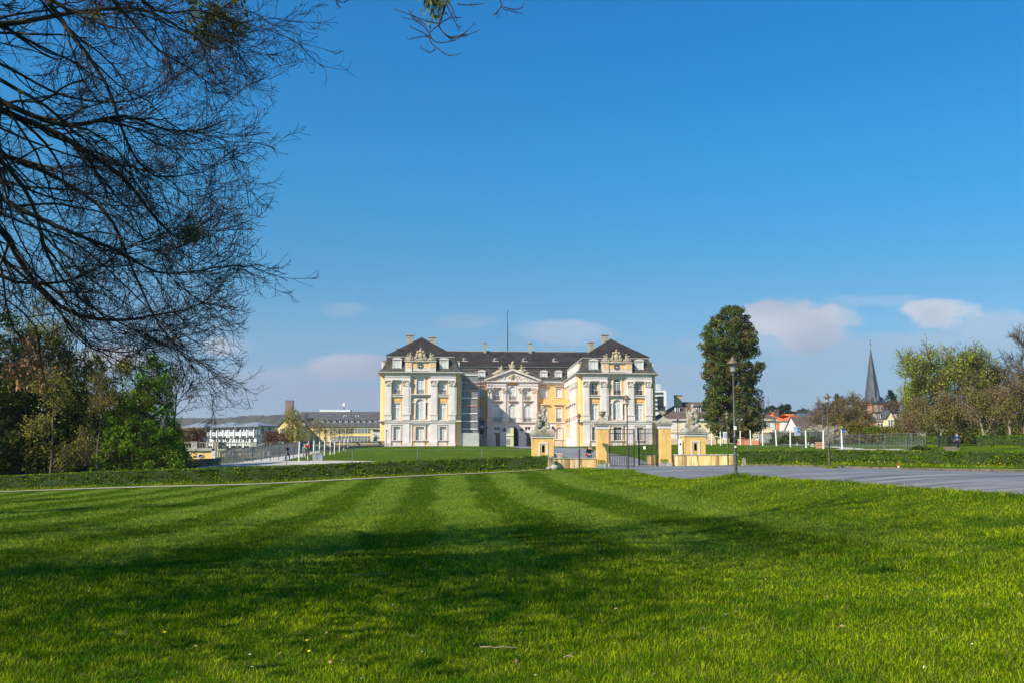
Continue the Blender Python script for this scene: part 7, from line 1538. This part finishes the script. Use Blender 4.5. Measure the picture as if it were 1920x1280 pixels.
# tower blocks
t = building('tower_block', 'white high rise block with balconies peeping out right of the palace', 'building', 1224, 1251.5, 620, 830, 731.5, 730, 14, M_wh, M_whg, 'flat', over=.1)
s = MB(); z0_ = Zp(830, 620)
for py in (736, 744, 752, 760, 768): s.box(-4.6, 2.8, -.1, -.02, Zp(py + 3.2, 620) - z0_, Zp(py - 1.2, 620) - z0_, M_glassd)
s.build('balcony_band', t); s = MB(); s.box(-.6, 1.6, 2, 9, Zp(731, 620) - z0_, Zp(718, 620) - z0_, M_whg); s.box(.9, 1.0, 3, 3.1, Zp(718, 620) - z0_, Zp(712, 620) - z0_, M_iron); s.build('lift_housing', t)
t = building('office_tower', 'reddish slab tower standing behind the hills of the left horizon', 'tower', 532, 546, 1100, 790, 751, 749.5, 6, M_tower, M_tower, 'flat', over=.2)
# ---- left: orangery range and flats
dO = 345
t = building('yellow_range', 'long yellow range with dark slate roof and dormers left of the palace', 'building', 556, 760, dO, 836, 799, 770, 14, M_yel, M_grf, 'gable', [((595, 609, 622, 631), 811.5, 803, 1.25), ((595, 609, 622, 631), 829, 817, 1.25), ((640, 652.5, 664, 676, 688), 811.5, 802, 2.2), ((640, 652.5, 664, 676, 688), 828, 816, 2.2), ((701,), 809, 802, 1.2)], nx=4, ny=2, dark=True, over=.4)
w0 = (Xp(556, dO) + Xp(760, dO)) / 2; zb_ = Zp(836, dO); zeO = Zp(799, dO) - zb_
for k in range(10): roof_dormer(t, Xp(602 + k * 11.2, dO) - w0, 1.6, zeO + 1.0, .8, 1.2, 2.2, M_wh, M_grf)
for px in (641, 664):
    s = MB(); s.box(-.5, .5, -.05, .05, -.9, .9, M_frame); s.box(-.38, .38, -.07, -.051, -.78, .78, M_glassd); o = s.build('skylight', t, (Xp(px, dO) - w0, 4.4, zeO + 4.05 * .83 + .05)); o.rotation_euler = (-RAD(45), .0, 0)
s = MB(); s.box(Xp(588, dO) - w0, Xp(647, dO) - w0, 9, 13, Zp(772, dO) - zb_, Zp(767.5, dO + 9) - zb_, M_wh); s.build('roof_housing', t)
s = MB(); s.box(-.15, .15, -.15, .15, 0, 1, M_fence); s.box(-.45, .45, -.4, .4, 1.0, 2.3, M_wh); s.build('roof_vent', t, (Xp(634.5, dO) - w0, 9, Zp(767, dO + 9) - zb_))
t = building('yellow_gable_wing', 'yellow gabled wing with round attic window behind the leafing tree', 'building', 519, 554, 322, 838, 800, 782, 30, M_yel, M_grf, 'front', [((526.5, 534, 540, 548), 812, 802, 1.0)], nx=2, ny=2, over=.3)
s = MB(); s.lathe([(0, 0), (.55, 0), (.55, .05)], M_glassd, k=14); v = s.v[-1].copy(); s.v[-1] = np.stack([v[:, 0], -.03 - v[:, 2], v[:, 1] + Zp(790, 322) - Zp(838, 322)], 1); s.build('round_window', t)
for k in range(3): put_window(t, (Xp(554, 322) - Xp(519, 322)) / 2 + .02, 6 + k * 9, Zp(812, 322) - Zp(838, 322), math.pi / 2, 1.2, 1.7, False, 2, 2, True, 0)
for k in range(2): s = MB(); s.box(-.6, .9, -.6, .6, 0, 1.3, M_wh); s.box(-.7, 1.05, -.7, .7, 1.303, 1.5, M_grf); s.build('dormer', t, (2.0, 8 + k * 6, Zp(800, 322) - Zp(838, 322) + .5))
s = MB(); s.box(-.6, .6, -.6, .6, 0, 3.2, M_grf); s.build('chimney', t, (.8, 25, Zp(786, 322) - Zp(838, 322)))
s = MB(); s.box(-1.6, 2.4, 0, 3, -2, 3.4, M_whg); s.box(-2.6, 2.4, -.6, 3, 3.4, 3.55, M_brn); s.bar((-2.4, -.6, .8), (1.2, -.6, 2.4), .12, M_wh); s.box(-1.2, -.3, -.04, -.003, 0, 2.0, M_glassd)
tag(s.build('annex', None, (Xp(708, 300), 300, Zp(826, 300))), 'small white annex with flat brown roof at the left palace corner', 'building')
def flats(px, d, w_, dep, rz, label, zb, ze_, zr_, awn=False):
    z0 = Zp(zb, d); ze = Zp(ze_, d) - z0; zr_ = Zp(zr_, d) - z0
    t = thing('apartment_house', label, 'apartment house', (Xp(px, d), d, z0), rz, 'white flats with zinc hip roofs'); hw = w_ / 2
    s = MB(); s.box(-hw, hw, 0, dep, -3, ze - 3, M_wh); s.box(-hw + 1.5, hw - 1.0, 1.8, dep - .5, ze - 3, ze, M_wh); s.build('wall', t)
    s = MB(); v = [(-hw + .3, .6, ze), (hw, .6, ze), (hw, dep + .6, ze), (-hw + .3, dep + .6, ze), (-1.2, dep * .5, zr_), (1.2, dep * .5, zr_)]; s.add(v, [(0, 1, 5, 4), (2, 3, 4, 5)], M_zinc); s.add(v, [(1, 2, 5), (3, 0, 4)], M_zinc); s.box(-hw + .3, hw, .6, dep + .6, ze - .3, ze - .01, M_zinc); s.build('roof', t)
    for lv, yo in ((ze - 3.0, -1.2), (ze - 6.0, -2.6)):
        s = MB(); s.box(-hw - .6, hw + .3, yo, 2, lv, lv + .25, M_wh); bal = s.build('balcony', t)
        s = MB(); s.box(-hw - .55, hw + .25, yo + .02, yo + .06, lv + .3, lv + 1.15, M_glb); s.build('glass_railing', bal)
        for k in range(5): s = MB(); x = -hw - .5 + k * (w_ + .6) / 4; s.box(x - .22, x + .22, yo - .25, yo + .3, lv - .6, lv + 1.75, M_wh); s.build('fin', bal)
    for lv, yo in ((ze - 2.8, 1.78), (ze - 5.8, -.02)):
        for k in range(4): s = MB(); x = -hw + 2.2 + k * (w_ - 4.0) / 3; s.box(x - .75, x + .75, yo - .06, yo - .02, lv + .1, lv + 2.3, M_glassd); s.box(x - .04, x + .04, yo - .09, yo - .061, lv + .1, lv + 2.3, M_frame); s.build('window', t)
    for k in range(2): s = MB(); s.box(hw - .98, hw - .92, 3 + k * 3, 4.2 + k * 3, ze - 2.4, ze - .5, M_fence); s.build('window', t)
    if awn: s = MB(); s.add([(-hw, 1.8, ze - .5), (hw * .4, 1.8, ze - .5), (hw * .4, -1.0, ze - 1.3), (-hw, -1.0, ze - 1.3)], [(0, 1, 2, 3)], mat('orange_awning', (.72, .45, .18))); s.build('awning', t)
    return t
flats(456, 300, 10, 9.5, -.5, 'nearest white flats with balconies, beside the yellow gable', 838, 797, 789.5)
flats(412, 305, 9.5, 9, -.5, 'middle white flats with glass balconies and zinc roof', 838, 798, 790)
flats(355, 315, 10, 9, -.5, 'leftmost white flats with orange awning, behind the bare tree', 838, 799, 791, True)
# behind the arch of the palace
p_ = Pl(0, 92); t = thing('back_building', 'pale yellow building glimpsed through the palace archway', 'building', (p_[0], p_[1], 5.0), .068)
s = MB(); M_pg = mat('pale_lime_render', (.62, .60, .36), (.68, .66, .42), scale=.5); s.box(-12, 12, 0, 8, -2, 12, M_pg); s.box(-12, 12, -.2, -.002, 3.4, 3.7, M_frame); s.build('wall', t); s = MB(); s.box(-12.3, 12.3, -.3, 8.3, 12, 13, M_slate); s.build('roof', t)
for z in (.6, 4.4): 
    for x in (-3.4, -1.2, 1.2, 3.4): put_window(t, x, -.03, z, 0, 1.1, 1.9, False, 2, 3, True, 0)
# dark park gate, right
t = thing('park_gate', 'low dark iron park gate at the top of the earth path', 'gate', (Xp(1778, 112), 112, Tz(Xp(1778, 112), 112)), .1)
s = MB(); s.box(-.9, 1.2, -.03, .03, .1, .17, M_iron); s.box(-.9, 1.2, -.03, .03, 1.15, 1.22, M_iron)
for k in range(15): s.box(-.9 + k * .15, -.86 + k * .15, -.02, .02, .1, 1.3, M_iron)
s.build('bars', t)
for q in (-1.0, 1.3): s = MB(); s.box(q - .08, q + .08, -.08, .08, -.2, 1.45, M_iron); s.build('post', t)
# far hills
def hills(name, x0, x1, d, base, prof, m, seed, dep=500, bump=7):
    rs = np.random.RandomState(seed); nx_, ny_ = 520, 26; xs = np.linspace(x0, x1, nx_); ys = np.linspace(0, dep, ny_); XX, YY = np.meshgrid(xs, ys)
    px = 960 + XX / d * 1880; top = np.interp(px, [p[0] for p in prof], [Zp(p[1], d) for p in prof]); k = np.sin(np.clip(YY / dep * 1.25, 0, 1) * math.pi / 2) ** .8
    Zz = base + (top - base) * k + rs.uniform(-bump, bump * .4, XX.shape) * np.clip(k * 3, 0, 1) * .8
    V = np.stack([XX, d + YY, Zz], -1).reshape(-1, 3); i = np.arange(ny_ - 1)[:, None] * nx_; j = np.arange(nx_ - 1)[None]; f = np.stack([i + j, i + j + 1, i + nx_ + j + 1, i + nx_ + j], -1).reshape(-1, 4)
    return tag(MB().add(V, f, m, False).build(name), kind='structure')
M_hill = mat('wooded_hill', (0.075, 0.055, 0.035), (0.050, 0.065, 0.025), scale=.012, detail=8, stain=((0.10, 0.065, 0.045), .03, .5, .7), bump=.8, bscale=.05, spec=0)
hills('hills', -2400, 2400, 2300, -5, [(-900, 764), (0, 768), (330, 770), (400, 764), (480, 763), (530, 761), (600, 764), (700, 766), (1200, 782), (1500, 790), (1800, 790), (2900, 780)], M_hill, 5)
# distant low town and tree belt that closes the gap under the skyline
M_belt = mat('distant_tree_belt', (0.06, 0.055, 0.025), (0.11, 0.085, 0.045), scale=.12, detail=8, bump=.6, bscale=.5, spec=0)
hills('far_tree_belt', -420, 700, 470, 0, [(-700, 815), (300, 812), (700, 805), (1200, 800), (1400, 796), (1560, 786), (1640, 782), (1720, 776), (1900, 770), (3000, 770)], M_belt, 8, 40, 1.6)
# air
hz = bpy.data.materials.new('haze'); hz.use_nodes = True; t_ = NT(hz.node_tree); hz.node_tree.nodes.remove(hz.node_tree.nodes['Principled BSDF'])
pv_ = t_.new('ShaderNodeVolumePrincipled'); pv_.inputs['Color'].default_value = (.86, .92, 1, 1); pv_.inputs['Density'].default_value = HAZE; pv_.inputs['Anisotropy'].default_value = .2
t_.put(hz.node_tree.nodes['Material Output'].inputs['Volume'], pv_.outputs[0])
s = MB(); s.box(-4300, 4300, -700, 5300, -14, 260, hz); tag(s.build('haze'), 'thin blue spring haze filling the air', 'haze', kind='stuff')
